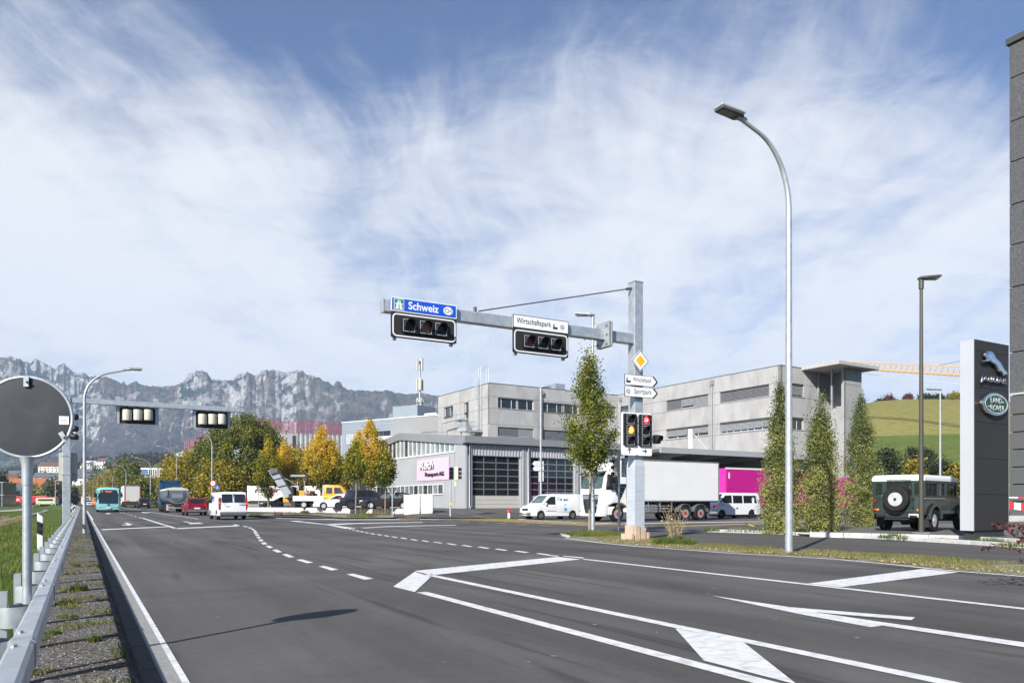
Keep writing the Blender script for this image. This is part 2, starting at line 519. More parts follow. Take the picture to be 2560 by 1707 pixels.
asph2 = asphalt('side_road_asphalt', (.102, .098, .093), 1.2)
asph3 = asphalt('footpath_asphalt', (.094, .088, .083), .5, False)
def ground_mat(name, cols, scales, bump=.6):
 m = bpy.data.materials.new(name); m.use_nodes = True
 t = m.node_tree; b = t.nodes['Principled BSDF']; L = t.links.new
 co = t.nodes.new('ShaderNodeTexCoord')
 last = None
 for i, (c, s) in enumerate(zip(cols[1:], scales)):
  n = t.nodes.new('ShaderNodeTexNoise'); n.inputs['Scale'].default_value = s; n.inputs['Detail'].default_value = 8
  n.inputs['Roughness'].default_value = .65; L(co.outputs['Object'], n.inputs['Vector'])
  r = t.nodes.new('ShaderNodeMapRange'); r.inputs[1].default_value = .42; r.inputs[2].default_value = .6; L(n.outputs[0], r.inputs[0])
  mx = t.nodes.new('ShaderNodeMixRGB'); L(r.outputs[0], mx.inputs[0]); mx.inputs[2].default_value = (*c, 1)
  if last: L(last, mx.inputs[1])
  else: mx.inputs[1].default_value = (*cols[0], 1)
  last = mx.outputs[0]
 L(last, b.inputs['Base Color']); b.inputs['Roughness'].default_value = .9; b.inputs['Specular IOR Level'].default_value = .1
 bp = t.nodes.new('ShaderNodeBump'); bp.inputs['Strength'].default_value = bump; bp.inputs['Distance'].default_value = .05
 n = t.nodes.new('ShaderNodeTexNoise'); n.inputs['Scale'].default_value = 18; n.inputs['Detail'].default_value = 6; L(co.outputs['Object'], n.inputs['Vector'])
 L(n.outputs[0], bp.inputs['Height']); L(bp.outputs[0], b.inputs['Normal'])
 return m
meadow = ground_mat('meadow_grass', [(.085, .14, .022), (.12, .165, .035), (.10, .10, .03), (.06, .11, .018)], [.15, .9, 4])
gravel_m = ground_mat('grey_gravel', [(.15, .145, .14), (.24, .235, .225), (.075, .07, .068), (.11, .095, .07)], [28, 55, 1.4], 1.0)
soil = ground_mat('dry_soil', [(.30, .25, .19), (.22, .18, .13), (.36, .32, .26), (.10, .12, .04)], [3, 14, 1.2])
verge_m = ground_mat('verge_gravel_and_grass', [(.24, .225, .18), (.12, .135, .045), (.36, .33, .28), (.19, .17, .09)], [1.6, 6, 2.6])
darkfield = ground_mat('ploughed_earth', [(.09, .07, .05), (.12, .09, .06)], [2])
wetc = M('wet_channel_concrete', (.16, .155, .14), .35, 0, .3, 2, bump=.3, bscale=20)

# terrain
vl = [-4000, -1200, -400, -150, -70, -35, -20, -12, -9, -7.5, -6.2, -5.5, -4.9, -4.75, -4.6, -4.3, -4.0, -3.85, -3.7, -3.2, -2.5, -1.9, -1.3, -1.0, -.75, -.5, .55, 6, 11.8, 13, 14, 15, 17, 20, 25, 30, 40, 60, 90, 140, 300, 1000, 4000]
ul = [-4000, -1000, -300, -100, -50] + [-30 + 3 * i for i in range(55)] + [140 + 12 * i for i in range(22)] + [450, 600, 900, 1500, 2500, 4000]
mb = MB(); vs = []
for u in ul:
 for v in vl:
  x, y = W(u, v) if u < 500 else (UX * u + VX * (v + bend(500)), UY * u + VY * (v + bend(500)))
  z = H(x, y) - (.0 if v < -.5 else .08)
  if v > 12.5 and v < 100 and 46 < u < 108: z -= .6
  if v < -.6 and v > -60 and u < 200: z += .05 * math.sin(u * .9 + v) * math.sin(v * 1.3) + .03 * math.sin(u * 2.3)
  vs.append((x, y, z))
nv = len(vl)
mb.raw(vs, [(i * nv + j, i * nv + j + 1, (i + 1) * nv + j + 1, (i + 1) * nv + j) for i in range(len(ul) - 1) for j in range(nv - 1)])
structure(mb, 'ground', meadow, smooth=60)
strip(-14, 230, -.52, .36, 'gravel_strip', gravel_m, 0.0, 3, z=-.05)
strip(-14, 150, -4.66, -3.94, 'drainage_channel_bed', wetc, .06, 3)
# concrete edging with a raised lip on the verge side
mb = MB(); u = -12.0
while u < 230:
 a, b_ = W(u, .355), W(u, .47); c, d = W(u + .985, .47), W(u + .985, .355)
 r = rise(a[1]); q0 = [(a[0], a[1], -.3 + r), (b_[0], b_[1], -.3 + r), (c[0], c[1], -.3 + r), (d[0], d[1], -.3 + r)]
 q1 = [(x, y, .016 + r) for x, y, z in q0]
 mb.hexa(q0, q1); u += 1.0
structure(mb, 'kerb', M('shade_toned_kerb_concrete', (.075, .072, .068), .85, 0, .2, 9, bump=.3, bscale=60), bevel=.008, bseg=1)  # concrete colour darkened to stand for the guard rail's shadow on it
strip(-14, 330, .47, .575, 'gutter_slab', M('gutter_concrete', (.30, .295, .28), .8, 0, .2, 20, bump=.4, bscale=120), .008, 3, z=0)
strip(-14, 420, .56, 12.3, 'road', asph, 0.0, 3, z=0)
opp = [(61.5, 13.1), (57, 14.4), (53.7, 16.5), (52.3, 20.4), (50.7, 24.6), (49.5, 30), (47.5, 40), (47.5, 120)]
drape([W(-14, 12.3), W(61.5, 12.3)] + [W(*p) for p in opp] + [W(26, 120), W(26, 60), W(-14, 60)], 'side_road', asph2, 0.0, 3, flat=0)
yard_poly = [W(*p) for p in opp[::-1]] + [W(75, 12.6), W(110, 12.6), W(110, 90), W(90, 120)]
drape(yard_poly, 'yard', asphalt('yard_asphalt', (.10, .096, .09), 1.0, False), .004, 1.6)
# verge strip and footpath on the near right side
edge = [(1404, 1331), (1399, 1337), (1418, 1345), (1500, 1356), (1600, 1366), (1720, 1374), (1836, 1383), (1970, 1390), (2103, 1398), (2240, 1411), (2371, 1425), (2560, 1440)]
E = [G(*p) for p in edge] + [W(-14, 13.95)]
inner = [G(1470, 1332), G(1560, 1341), G(1640, 1349), G(1760, 1360), G(1900, 1369), G(2100, 1380), G(2300, 1392), G(2560, 1410), W(-14, 15.4)]
drape(E + inner[::-1], 'verge', verge_m, .011, 1.2, flat=0)
kp = [G(1752, 1329), G(1900, 1334.5), G(2050, 1341), G(2180, 1347), G(2300, 1354), G(2430, 1362), G(2560, 1371), W(-14, 22.0)]
drape(inner + kp[::-1] + [G(1650, 1326), G(1560, 1325)], 'footpath', asph3, .018, 2, flat=0)
def kerb_run(pts, w, z0, z1, name='kerb', seg=1.0, gap=.012):
 mb = MB(); pts = [Vector((p[0], p[1], 0)) for p in pts]
 for a, b_ in zip(pts, pts[1:]):
  L_ = (b_ - a).length; d = (b_ - a) / L_; n = Vector((d.y, -d.x, 0)); k = max(1, round(L_ / seg))
  for i in range(k):
   p0 = a + d * (L_ * i / k + gap / 2); p1 = a + d * (L_ * (i + 1) / k - gap / 2)
   q0 = [p0 + n * w / 2, p1 + n * w / 2, p1 - n * w / 2, p0 - n * w / 2]
   mb.hexa([(q.x, q.y, z0) for q in q0], [(q.x, q.y, z1) for q in q0])
 return structure(mb, name, kerb_m, bevel=.012, bseg=1)
kerb_run(kp, .17, -.05, .13)
kerb_run([G(1448, 1331), G(1415, 1331.5), G(1404, 1334.5), G(1409, 1339.5), G(1420, 1342.8)], .14, -.05, .07, seg=.4)
# planting strip and the raised forecourt behind it
fc = [G(2025, 1331, .16), G(2110, 1333, .16), G(2250, 1336, .16), G(2400, 1340, .16), G(2560, 1349, .16), W(-14, 25.6)]
drape(kp + fc[::-1] + [G(1960, 1328.5, .1), G(1850, 1324)], 'planting_strip', soil, .085, 1.5, flat=0)
kerb_run(fc, .15, .0, .185)
drape(fc + [W(-14, 60), W(24, 60), G(2170, 1315, .16)], 'forecourt', asphalt('forecourt_paving', (.15, .145, .14), .3, False), .17, 3, flat=0)

def mark(pts, name='road_marking', mat=white_paint, z=.006):
 mb = MB(); mb.poly([(x, y, z + rise(y)) for x, y in pts]); return structure(mb, name, mat)
def line(u0, u1, v0, v1, step=6, mat=white_paint, name='road_marking'):
 return strip(u0, u1, v0, v1, name, mat, .006, step, z=0)
def gl(pts, **k): return mark([G(*p) for p in pts], **k)
line(-13, 60, .572, .625, 3, name='edge_line'); line(60, 300, .575, .70, 3, name='edge_line')
# centre island lines, stop lines and hatch bars
V1, V2, V4 = 3.88, 4.93, 9.20
line(-13, 9.45, V1, V1 + .15, 8, name='lane_line'); line(-13, 11.7, V2, V2 + .15, 8, name='lane_line'); line(-13, 14.6, V4 - .02, V4 + .13, 8, name='lane_line')
gl([(1037, 1429), (983, 1466.5), (1037, 1480), (1077, 1442)], name='hatch_marking')
gl([(1036, 1427), (1404, 1391), (1462, 1397), (1078, 1438)], name='stop_line')
gl([(1688, 1571), (1859, 1606), (1993, 1712), (1760, 1652)], name='hatch_marking')
gl([(2018, 1459), (2306, 1422), (2395, 1430.5), (2104, 1467.5)], name='stop_line')
gl([(1396, 1390), (1404, 1388.7), (1462, 1393.6), (1452, 1396.4)], name='lane_line')
# large lane arrow in the second lane
gl([(1779, 1489), (1976, 1518), (2288, 1543.5), (2279, 1550.5), (2040, 1531), (2210, 1556), (2900, 1655), (2900, 1670), (2190, 1561.5), (2040, 1537), (2206, 1564.5), (2176, 1568), (1998, 1535)], name='arrow_marking')
# near verge edge line
mb = MB(); n = len(E)
out = []
for i, p in enumerate(E[2:]):
 a = Vector(E[2:][max(0, i - 1)]); b_ = Vector(E[2:][min(n - 3, i + 1)]); d = (b_ - a).normalized(); nn = Vector((-d.y, d.x))
 q = Vector(p)
 if nn.dot(Vector((-VX, -VY))) < 0: nn = -nn
 out.append((q + nn * .01, q + nn * .14))
mb.raw([(c.x, c.y, .007) for pr in out for c in pr], [(2 * i, 2 * i + 1, 2 * i + 3, 2 * i + 2) for i in range(len(out) - 1)])
structure(mb, 'edge_line', white_paint)
# dashes through the junction (guide lines)
d1 = [((1407 - 560) / 2.8, 0)]
def dash_px(l):   # each dash by its four corners in the enlarged view of the junction
 for q in l:
  gl([(560 + x / 2.8, 1270 + y / 2.8) for x, y in q], name='dash_marking')
dash_px([[(858, 464), (905, 459), (1046, 494), (985, 502)], [(660, 408), (702, 404), (802, 431), (752, 437)], [(505, 362), (545, 358), (626, 381), (580, 386)],
         [(404, 324), (440, 320), (495, 342), (455, 346)], [(336, 292), (370, 289), (408, 307), (372, 311)], [(290, 265), (320, 262), (345, 276), (315, 280)],
         [(257, 241), (288, 239), (305, 252), (274, 255)], [(240, 220), (267, 218), (278, 229), (250, 232)], [(227, 201), (250, 199), (260, 210), (236, 212)],
         [(216, 185), (240, 183), (249, 193), (224, 195)], [(208, 170), (230, 168), (237, 178), (213, 180)], [(203, 156), (222, 155), (230, 165), (210, 166)],
         [(188, 145), (208, 144), (216, 152), (196, 153)], [(166, 135), (186, 134), (198, 140), (178, 141)], [(133, 127), (158, 126), (172, 131), (148, 132)]])
for x0, y0, x1, y1, w in [(2180, 318, 2298, 328, 9), (2028, 301, 2140, 310, 9), (1890, 286, 1990, 295, 8), (1772, 272, 1864, 281, 8), (1657, 260, 1742, 268, 7),
                          (1553, 248, 1635, 256, 7), (1460, 237, 1533, 244, 6), (1377, 227, 1442, 234, 6), (1298, 218, 1361, 224, 6), (1229, 208, 1288, 214, 6),
                          (1166, 199, 1222, 206, 5), (1114, 191, 1164, 197, 5), (1066, 184, 1110, 190, 5), (1020, 177, 1062, 183, 5), (980, 170, 1020, 176, 4),
                          (946, 162, 984, 168, 4), (920, 156, 950, 161, 4), (893, 150, 920, 154, 4), (868, 145, 895, 148, 4), (2340, 336, 2370, 339, 10)]:
 gl([(560 + x0 / 2.8, 1270 + y0 / 2.8), (560 + (x0 + w * 3.5) / 2.8, 1270 + (y0 - w * .35) / 2.8), (560 + x1 / 2.8, 1270 + y1 / 2.8), (560 + (x1 - w * 3.5) / 2.8, 1270 + (y1 + w * .35) / 2.8)], name='dash_marking')
# waiting-lane wedge, turning lines of the side road
z5 = lambda x, y: (820 + x / 9.046, 1160 + y / 9.046)
gl([(722, 1302), (745, 1301.5), z5(200, 1390), z5(650, 1450), z5(380, 1458), z5(-20, 1375)], name='wedge_marking')
gl([z5(-60, 1350), z5(900, 1325), z5(2140, 1310), z5(2140, 1320), z5(900, 1338), z5(150, 1372)], name='lane_line')
gl([z5(730, 1440), z5(1300, 1408), z5(2350, 1380), z5(2900, 1376), z5(2900, 1385), z5(2350, 1390), z5(1300, 1420), z5(830, 1447)], name='lane_line')
gl([(690, 1293.6), (860, 1298), (1010, 1297.3), (1180, 1295), (1180, 1296), (1010, 1298.8), (860, 1299.5), (690, 1295)], name='edge_line')
# far approach: lane lines, stop line, arrows
mk = lambda *a: gl([(x / 3.092, 1200 + y / 3.092) for x, y in a])
mk((783, 379), (1285, 358), (1300, 362), (795, 385))
mk((1338, 371), (1865, 348), (1885, 354), (1362, 377))
mk((1090, 293), (1112, 293), (1375, 372), (1350, 376))
line(60, 230, 7.35, 7.52, 6, name='lane_line')
mk((1800, 346), (1872, 357), (1890, 353), (1815, 341))
z7m = lambda *a: gl([(x / 3.092, 1200 + y / 3.092) for x, y in a], name='arrow_marking')
z7m((960, 327), (990, 330), (1003, 338), (1028, 338), (1000, 351), (932, 345), (985, 341))
z7m((1410, 318), (1432, 319), (1490, 330), (1540, 328), (1582, 338), (1450, 341), (1475, 334))
z7m((822, 252), (842, 254), (862, 258), (838, 262), (808, 258), (828, 257))
z7m((1090, 246), (1110, 247), (1165, 250), (1130, 254), (1105, 253))
for a, b_ in ((66, 69), (72, 75), (78, 81), (84, 87), (92, 95), (100, 103), (108, 111)):
 line(a, b_, 3.95, 4.1, 3, name='dash_marking')
# yellow crossing over the side road
for i in range(13):
 u = 33.2 + i * 1.35
 mark([W(u, 22.9 + .0 * i), W(u, 27.2), W(u + .62, 27.2), W(u + .62, 22.9)], 'crossing_bar', yellow_paint)
for i in range(7):
 u = 33 + i * 2.4
 mark([W(u, 20.9), W(u, 21.1), W(u + 1.1, 21.1), W(u + 1.1, 20.9)], 'cycle_marking', yellow_paint)
gl([(1600, 1316.2), (1700, 1314.2), (1914, 1307), (2060, 1303), (2060, 1304), (1914, 1308.2), (1700, 1315.6), (1600, 1317.4)], mat=yellow_paint, name='cycle_marking')
gl([(1862, 1308.7), (1870, 1308.4), (1890, 1315.4), (1882, 1316)], mat=yellow_paint, name='cycle_marking')
gl([(985, 1296.2), (1050, 1295.6), (1048, 1298), (1000, 1298.4)], mat=yellow_paint, name='cycle_marking', z=.05)
gl([(1299, 1297), (1449, 1307.3), (1600, 1307.5), (1800, 1304), (2100, 1300.5), (2100, 1301.5), (1800, 1305.3), (1600, 1309), (1445, 1308.8), (1290, 1298)], name='lane_line')

# fields and path beyond the ditch
fp = [(-60, 1286), (28, 1280.5), (58, 1278), (80, 1271), (99, 1265.5), (97, 1262), (60, 1260.3), (-60, 1260.1), (-60, 1261.2), (58, 1261.6), (82, 1264), (84, 1266), (62, 1271.5), (28, 1276), (-60, 1281)]
drape([G(x, y, -.1) for x, y in fp], 'path', M('pale_gravel_path', (.36, .34, .31), .9, 0, .1), .05, 9)
drape([G(x, y, -.1) for x, y in [(-60, 1262.2), (40, 1262.3), (58, 1264), (45, 1266.4), (-60, 1266.2)]], 'field', darkfield, .04, 9)

# ------------------------------------------------------------------ mountains
sky_pts = [(-2600, 1000), (-1600, 930), (-900, 905), (-400, 880), (-120, 905), (0, 894), (19, 890), (36, 897), (62, 903), (76, 911), (90, 899), (104, 902), (114, 909), (138, 920), (146, 913), (152, 909), (167, 914), (174, 924), (190, 931), (205, 929),
           (229, 940), (267, 942), (290, 951), (303, 960), (309, 953), (317, 963), (330, 956), (340, 953), (352, 960), (362, 965), (405, 966), (430, 962), (457, 960), (464, 946), (471, 931), (488, 927), (505, 924), (517, 930), (522, 940), (529, 949),
           (557, 952), (583, 949), (588, 940), (593, 931), (610, 930), (633, 935), (641, 935), (650, 927), (657, 925), (686, 924), (700, 926), (709, 930), (719, 925), (748, 926), (757, 931), (767, 938), (786, 942), (809, 949),
           (824, 958), (833, 966), (838, 956), (843, 952), (850, 953), (857, 966), (868, 972), (881, 975), (948, 977), (965, 974), (990, 981), (1014, 985), (1057, 982), (1095, 989), (1180, 1000), (1300, 1012), (1500, 1040), (1700, 1090), (2000, 1160), (2300, 1225), (2600, 1250)]
SX = np.array([p[0] for p in sky_pts], float); SY = np.array([p[1] for p in sky_pts], float)
def vnoise2(x, y, seed):
 """value noise, vectorised"""
 xi, yi = np.floor(x).astype(np.int64), np.floor(y).astype(np.int64)
 fx, fy = x - xi, y - yi
 fx = fx * fx * (3 - 2 * fx); fy = fy * fy * (3 - 2 * fy)
 def h(a, b_):
  n = (a * 374761393 + b_ * 668265263 + seed * 974634777) & 0xffffffff
  n = ((n ^ (n >> 13)) * 1274126177) & 0xffffffff
  return ((n ^ (n >> 16)) & 0xffff) / 65535.0
 return (h(xi, yi) * (1 - fx) + h(xi + 1, yi) * fx) * (1 - fy) + (h(xi, yi + 1) * (1 - fx) + h(xi + 1, yi + 1) * fx) * fy
def fbm(x, y, seed, oct=5, ridged=False):
 s = 0; a = .5
 for i in range(oct):
  n = vnoise2(x, y, seed + i)
  s = s + a * ((1 - np.abs(2 * n - 1)) if ridged else n)
  x = x * 2.03 + 11.3; y = y * 2.03 + 5.1; a *= .5
 return s
D0, D1 = 2000.0, 3900.0
px_ = np.concatenate([np.linspace(-2600, -150, 160), np.linspace(-140, 1120, 860), np.linspace(1130, 2600, 110)])
rr = np.concatenate([np.linspace(0, 1, 230), np.linspace(1.01, 1.35, 18)])
PX, RR = np.meshgrid(px_, rr, indexing='ij')
RID = 3000 + 500 * (fbm(PX / 700., PX * 0 + 3, 5, 2) - .5)
YY = D0 + (RID - D0) * RR
YR = RID
ridge = (HZ - np.interp(PX, SX, SY)) / F * YR + CH
t = np.clip(RR, 0, 1)
rock = np.interp(PX, [-400, 0, 60, 90, 230, 260, 430, 460, 530, 580, 760, 800, 880, 1000, 2600], [.22, .2, .22, .40, .34, .05, .06, .34, .16, .26, .30, .12, .03, .01, .01])
teeth = (fbm(PX / 15., PX * 0, 9, 5, True) - .62) * (8 + 36 * rock) + (fbm(PX / 4., PX * 0 + 2, 19, 3) - .45) * (5 + 10 * rock)     # teeth of the skyline
wob = fbm(PX / 26., RR * 2.2, 21, 4) - .45
foot = .62 * t ** 1.35
cl = np.clip((t - (.80 + .28 * wob * rock)) / .13, 0, 1); cl = cl * cl * (3 - 2 * cl)
prof = foot * (1 - rock * .5) * (1.0) + (1 - foot[:, -1:] * 0 - .62 * (1 - rock * .5)) * (cl * .82 + .18 * t ** 3)
prof = prof / (.62 * (1 - rock * .5) + (1 - .62 * (1 - rock * .5)))
prof = np.where(RR > 1, 1 - (RR - 1) * 1.3, prof)
kx = np.convolve(np.pad(ridge[:, 0], 60, 'edge'), np.hanning(121) / np.hanning(121).sum(), 'valid')[:, None]
tw = np.clip((RR - .72) / .26, 0, 1) ** 1.3
Z = kx * prof + ((ridge - kx) + teeth) * tw * np.where(RR > 1, prof, 1)
X3 = (PX - CX) / F * YY
wx = fbm(X3 / 200., (YY + Z) / 200., 77, 4)
gul = fbm(X3 / 170. + 1.5 * wx, (YY + 1.4 * Z) / 230. + 1.2 * wx, 31, 6, True)           # gullies that run downhill
crag = fbm(X3 / 55., Z / 45. + YY / 120., 51, 5, True)
rough = fbm(X3 / 60., YY / 60., 41, 6)
amp = np.clip(t * 3, 0, 1) * np.clip((1.0 - RR) * 9, 0, 1)
but = fbm(X3 / 260. + 1.1 * wx, (YY + 1.0 * Z) / 520., 61, 4, True)
Z = Z + amp * ((gul - .62) * 70 + (but - .6) * 150 + (rough - .5) * 34 + (crag - .6) * 40 * np.clip(rock * cl * 4, 0, 1))
YY2 = YY + amp * ((crag - .6) * 38 + (but - .6) * 120) * np.clip(rock * 3, 0, 1)
Z = np.maximum(Z, -3)
vsn = np.stack([(PX - CX) / F * YY2, YY2, Z], -1).reshape(-1, 3)
nx, nr = PX.shape
ii, jj = np.meshgrid(np.arange(nx - 1), np.arange(nr - 1), indexing='ij')
a = (ii * nr + jj).ravel(); quads = np.stack([a, a + nr, a + nr + 1, a + 1], -1)
def np_mesh(name, v, q):
 me = bpy.data.meshes.new(name); k = q.shape[1]
 me.vertices.add(len(v)); me.vertices.foreach_set('co', np.asarray(v, np.float32).ravel())
 me.loops.add(q.size); me.loops.foreach_set('vertex_index', q.astype(np.int32).ravel())
 me.polygons.add(len(q)); me.polygons.foreach_set('loop_start', np.arange(0, q.size, k, dtype=np.int32))
 me.polygons.foreach_set('loop_total', np.full(len(q), k, np.int32))
 me.update(calc_edges=True); return me
mm = np_mesh('mountain', vsn, quads)
ra_ = mm.attributes.new('rock', 'FLOAT', 'POINT'); ra_.data.foreach_set('value', (np.clip(rock * 2.6, 0, 1) * np.clip((t - .76 + .75 * wob) / .10, 0, 1)).astype(np.float32).ravel()); mm.shade_smooth()
mo = bpy.data.objects.new('mountain', mm); COL.objects.link(mo); mo['kind'] = 'structure'
m = bpy.data.materials.new('mountain_rock_and_forest'); m.use_nodes = True
t_ = m.node_tree; b = t_.nodes['Principled BSDF']; L = t_.links.new
co = t_.nodes.new('ShaderNodeTexCoord'); geo = t_.nodes.new('ShaderNodeNewGeometry')
sn = t_.nodes.new('ShaderNodeSeparateXYZ'); L(geo.outputs['Normal'], sn.inputs[0])
sp = t_.nodes.new('ShaderNodeSeparateXYZ'); L(co.outputs['Object'], sp.inputs[0])
def mn(sc, d=6, st=None, ro=.6, dist=0):
 src = co.outputs['Object']
 if st: q = t_.nodes.new('ShaderNodeMapping'); q.inputs['Scale'].default_value = st; L(src, q.inputs[0]); src = q.outputs[0]
 n = t_.nodes.new('ShaderNodeTexNoise'); n.inputs['Scale'].default_value = sc; n.inputs['Detail'].default_value = d; n.inputs['Roughness'].default_value = ro
 n.inputs['Distortion'].default_value = dist; L(src, n.inputs['Vector']); return n.outputs[0]
def mr_(s, a, b_, c=0., d=1.):
 r = t_.nodes.new('ShaderNodeMapRange'); r.inputs[1].default_value = a; r.inputs[2].default_value = b_; r.inputs[3].default_value = c; r.inputs[4].default_value = d
 L(s, r.inputs[0]); return r.outputs[0]
def mm_(op, a, b_):
 n = t_.nodes.new('ShaderNodeMath'); n.operation = op
 for i, q in enumerate((a, b_)):
  if isinstance(q, float): n.inputs[i].default_value = q
  else: L(q, n.inputs[i])
 return n.outputs[0]
def mix_(f, a, b_):
 n = t_.nodes.new('ShaderNodeMixRGB'); L(f, n.inputs[0])
 for i, q in ((1, a), (2, b_)):
  if isinstance(q, tuple): n.inputs[i].default_value = (*q, 1)
  else: L(q, n.inputs[i])
 return n.outputs[0]
forest = mix_(mr_(mn(.030, 9, ro=.82), .44, .56), (.012, .018, .014), (.115, .050, .040))
forest = mix_(mr_(mn(.10, 6, ro=.85), .46, .58), forest, (.012, .018, .014))
grassy = mix_(mr_(mn(.012, 5), .4, .6), (.075, .070, .040), (.14, .075, .055))
grassy = mix_(mr_(mn(.035, 8, ro=.8), .49, .53), grassy, (.014, .022, .016))
low = mm_('ADD', mr_(sp.outputs[2], 180., 420.), mr_(mn(.006, 5), .3, .7, -.55, .55))
veg = mix_(mr_(low, .35, .6), forest, grassy)
mead = mm_('MULTIPLY', mr_(mn(.0048, 3), .58, .62), mr_(sp.outputs[2], 210., 90.))
veg = mix_(mead, veg, (.11, .155, .05))
rockc = mix_(mr_(mn(.045, 9, st=(1.0, 1, .8), ro=.78), .35, .65), (.17, .165, .175), (.62, .59, .55))
rockc = mix_(mr_(mn(.020, 9, ro=.8), .49, .53), rockc, (.018, .026, .022))
steep = mr_(mm_('ADD', sn.outputs[2], mr_(mn(.03, 6), .3, .7, -.16, .16)), .42, .30)
high = mm_('ADD', mr_(sp.outputs[2], 270., 400.), mr_(mn(.008, 4), .35, .65, -.4, .4))
high = mr_(high, .3, .6)
rockf = mm_('MULTIPLY', steep, high)
ra_ = t_.nodes.new('ShaderNodeAttribute'); ra_.attribute_name = 'rock'
rockf = mm_('MAXIMUM', mm_('MULTIPLY', rockf, .55), mr_(mm_('ADD', ra_.outputs['Fac'], mr_(mn(.022, 8, ro=.8), .3, .7, -.40, .40)), .46, .58, 0., 1.))
scree = mm_('MULTIPLY', mr_(mn(.011, 8, st=(2.2, .8, 1.0), ro=.72, dist=1.2), .60, .635), mr_(sp.outputs[2], 60., 130., 0., .75))
allc = mix_(scree, veg, (.36, .345, .33))
allc = mix_(rockf, allc, rockc)
L(allc, b.inputs['Base Color']); b.inputs['Roughness'].default_value = .95; b.inputs['Specular IOR Level'].default_value = .05
bp = t_.nodes.new('ShaderNodeBump'); bp.inputs['Strength'].default_value = .9; bp.inputs['Distance'].default_value = 14
L(mn(.045, 8, ro=.7), bp.inputs['Height']); L(bp.outputs[0], b.inputs['Normal'])
mm.materials.append(m)

# ------------------------------------------------------------------ far hills
def hill(name, sky, dist0, dist1, mat, n=120, m_=24, x0=-900, x1=2900, rough=3.0, seed=3, back=1.6):
 xs = np.linspace(x0, x1, n); rr = np.concatenate([np.linspace(0, 1, m_), [1.15, back]])
 P, Q = np.meshgrid(xs, rr, indexing='ij')
 Y = dist0 + (dist1 - dist0) * Q
 h = (HZ - np.interp(P, [s[0] for s in sky], [s[1] for s in sky])) / F * dist1 + CH
 tt = np.clip(Q, 0, 1)
 z = np.where(Q <= 1, h * (np.sin(tt * math.pi / 2) ** 1.15) , h * (1 - (Q - 1) * .9))
 X = (P - CX) / F * Y
 z = z + (fbm(X / 40., Y / 40., seed, 3) - .5) * rough * np.clip(tt * 4, 0, 1) * np.clip((1.05 - Q) * 5, 0, 1)
 z = z - .3 * (Q == 0)
 v = np.stack([X, Y, z], -1).reshape(-1, 3); k = P.shape[1]
 ii, jj = np.meshgrid(np.arange(n - 1), np.arange(k - 1), indexing='ij'); a = (ii * k + jj).ravel()
 me = np_mesh(name, v, np.stack([a, a + k, a + k + 1, a + 1], -1)); me.shade_smooth(); me.materials.append(mat)
 o = bpy.data.objects.new(name, me); COL.objects.link(o); o['kind'] = 'structure'
 def surf(x, y_frac):
  hh = (HZ - np.interp(x, [s[0] for s in sky], [s[1] for s in sky])) / F * dist1 + CH
  Yv = dist0 + (dist1 - dist0) * y_frac
  return ((x - CX) / F * Yv, Yv, hh * math.sin(y_frac * math.pi / 2) ** 1.15)
 return surf
m = bpy.data.materials.new('hill_pasture'); m.use_nodes = True
t_ = m.node_tree; b = t_.nodes['Principled BSDF']; L = t_.links.new
co = t_.nodes.new('ShaderNodeTexCoord')
sp = t_.nodes.new('ShaderNodeSeparateXYZ'); L(co.outputs['Object'], sp.inputs[0])
edge_ = mm_('ADD', sp.outputs[2], mr_(mn(.03, 4), 0., 1., -2., 2.))
dry = mix_(mr_(mn(1.3, 7, st=(.4, .4, 1.6), ro=.7), .35, .65), (.165, .16, .048), (.25, .225, .075))
wet = mix_(mr_(mn(.6, 6, st=(.4, .4, 1.4)), .35, .65), (.080, .112, .026), (.11, .14, .036))
gmix = mix_(mr_(edge_, 15.4, 15.9), wet, dry)
L(gmix, b.inputs['Base Color']); b.inputs['Roughness'].default_value = .9; b.inputs['Specular IOR Level'].default_value = .1
bp = t_.nodes.new('ShaderNodeBump'); bp.inputs['Strength'].default_value = .8; bp.inputs['Distance'].default_value = .6
L(mn(.5, 7, st=(.5, .5, 2.5)), bp.inputs['Height']); L(bp.outputs[0], b.inputs['Normal'])
pasture = m
surfR = hill('hill', [(1500, 1250), (1900, 1130), (2060, 1060), (2150, 1024), (2180, 1014), (2260, 1007), (2330, 1006), (2420, 1008), (2600, 1015), (3200, 1080), (3900, 1250)], 120, 235, pasture, x0=1500, x1=3900, rough=1.2)
far_green = M('far_hillside_grass', (.09, .13, .035), .9, 0, .35, .02)
surfL = hill('hillside', [(-900, 1190), (-200, 1200), (0, 1203), (60, 1198), (130, 1184), (200, 1182), (260, 1170), (330, 1166), (420, 1160), (600, 1165), (900, 1190), (1300, 1225), (1700, 1250)], 430, 900, far_green, x0=-900, x1=1700, rough=4, seed=12)

# ------------------------------------------------------------------ haze
hz = MB(); hz.bx(-5200, 5200, -60, 5200, -6, 720)
hm = bpy.data.materials.new('valley_haze'); hm.use_nodes = True
t_ = hm.node_tree
for n in list(t_.nodes): t_.nodes.remove(n)
vo = t_.nodes.new('ShaderNodeVolumePrincipled'); vo.inputs['Color'].default_value = (.60, .76, 1.0, 1); vo.inputs['Density'].default_value = HAZE = .000135
vo.inputs['Anisotropy'].default_value = .0
oo = t_.nodes.new('ShaderNodeOutputMaterial'); t_.links.new(vo.outputs[0], oo.inputs['Volume'])
hzo = hz.build('haze', hm, kind='stuff')
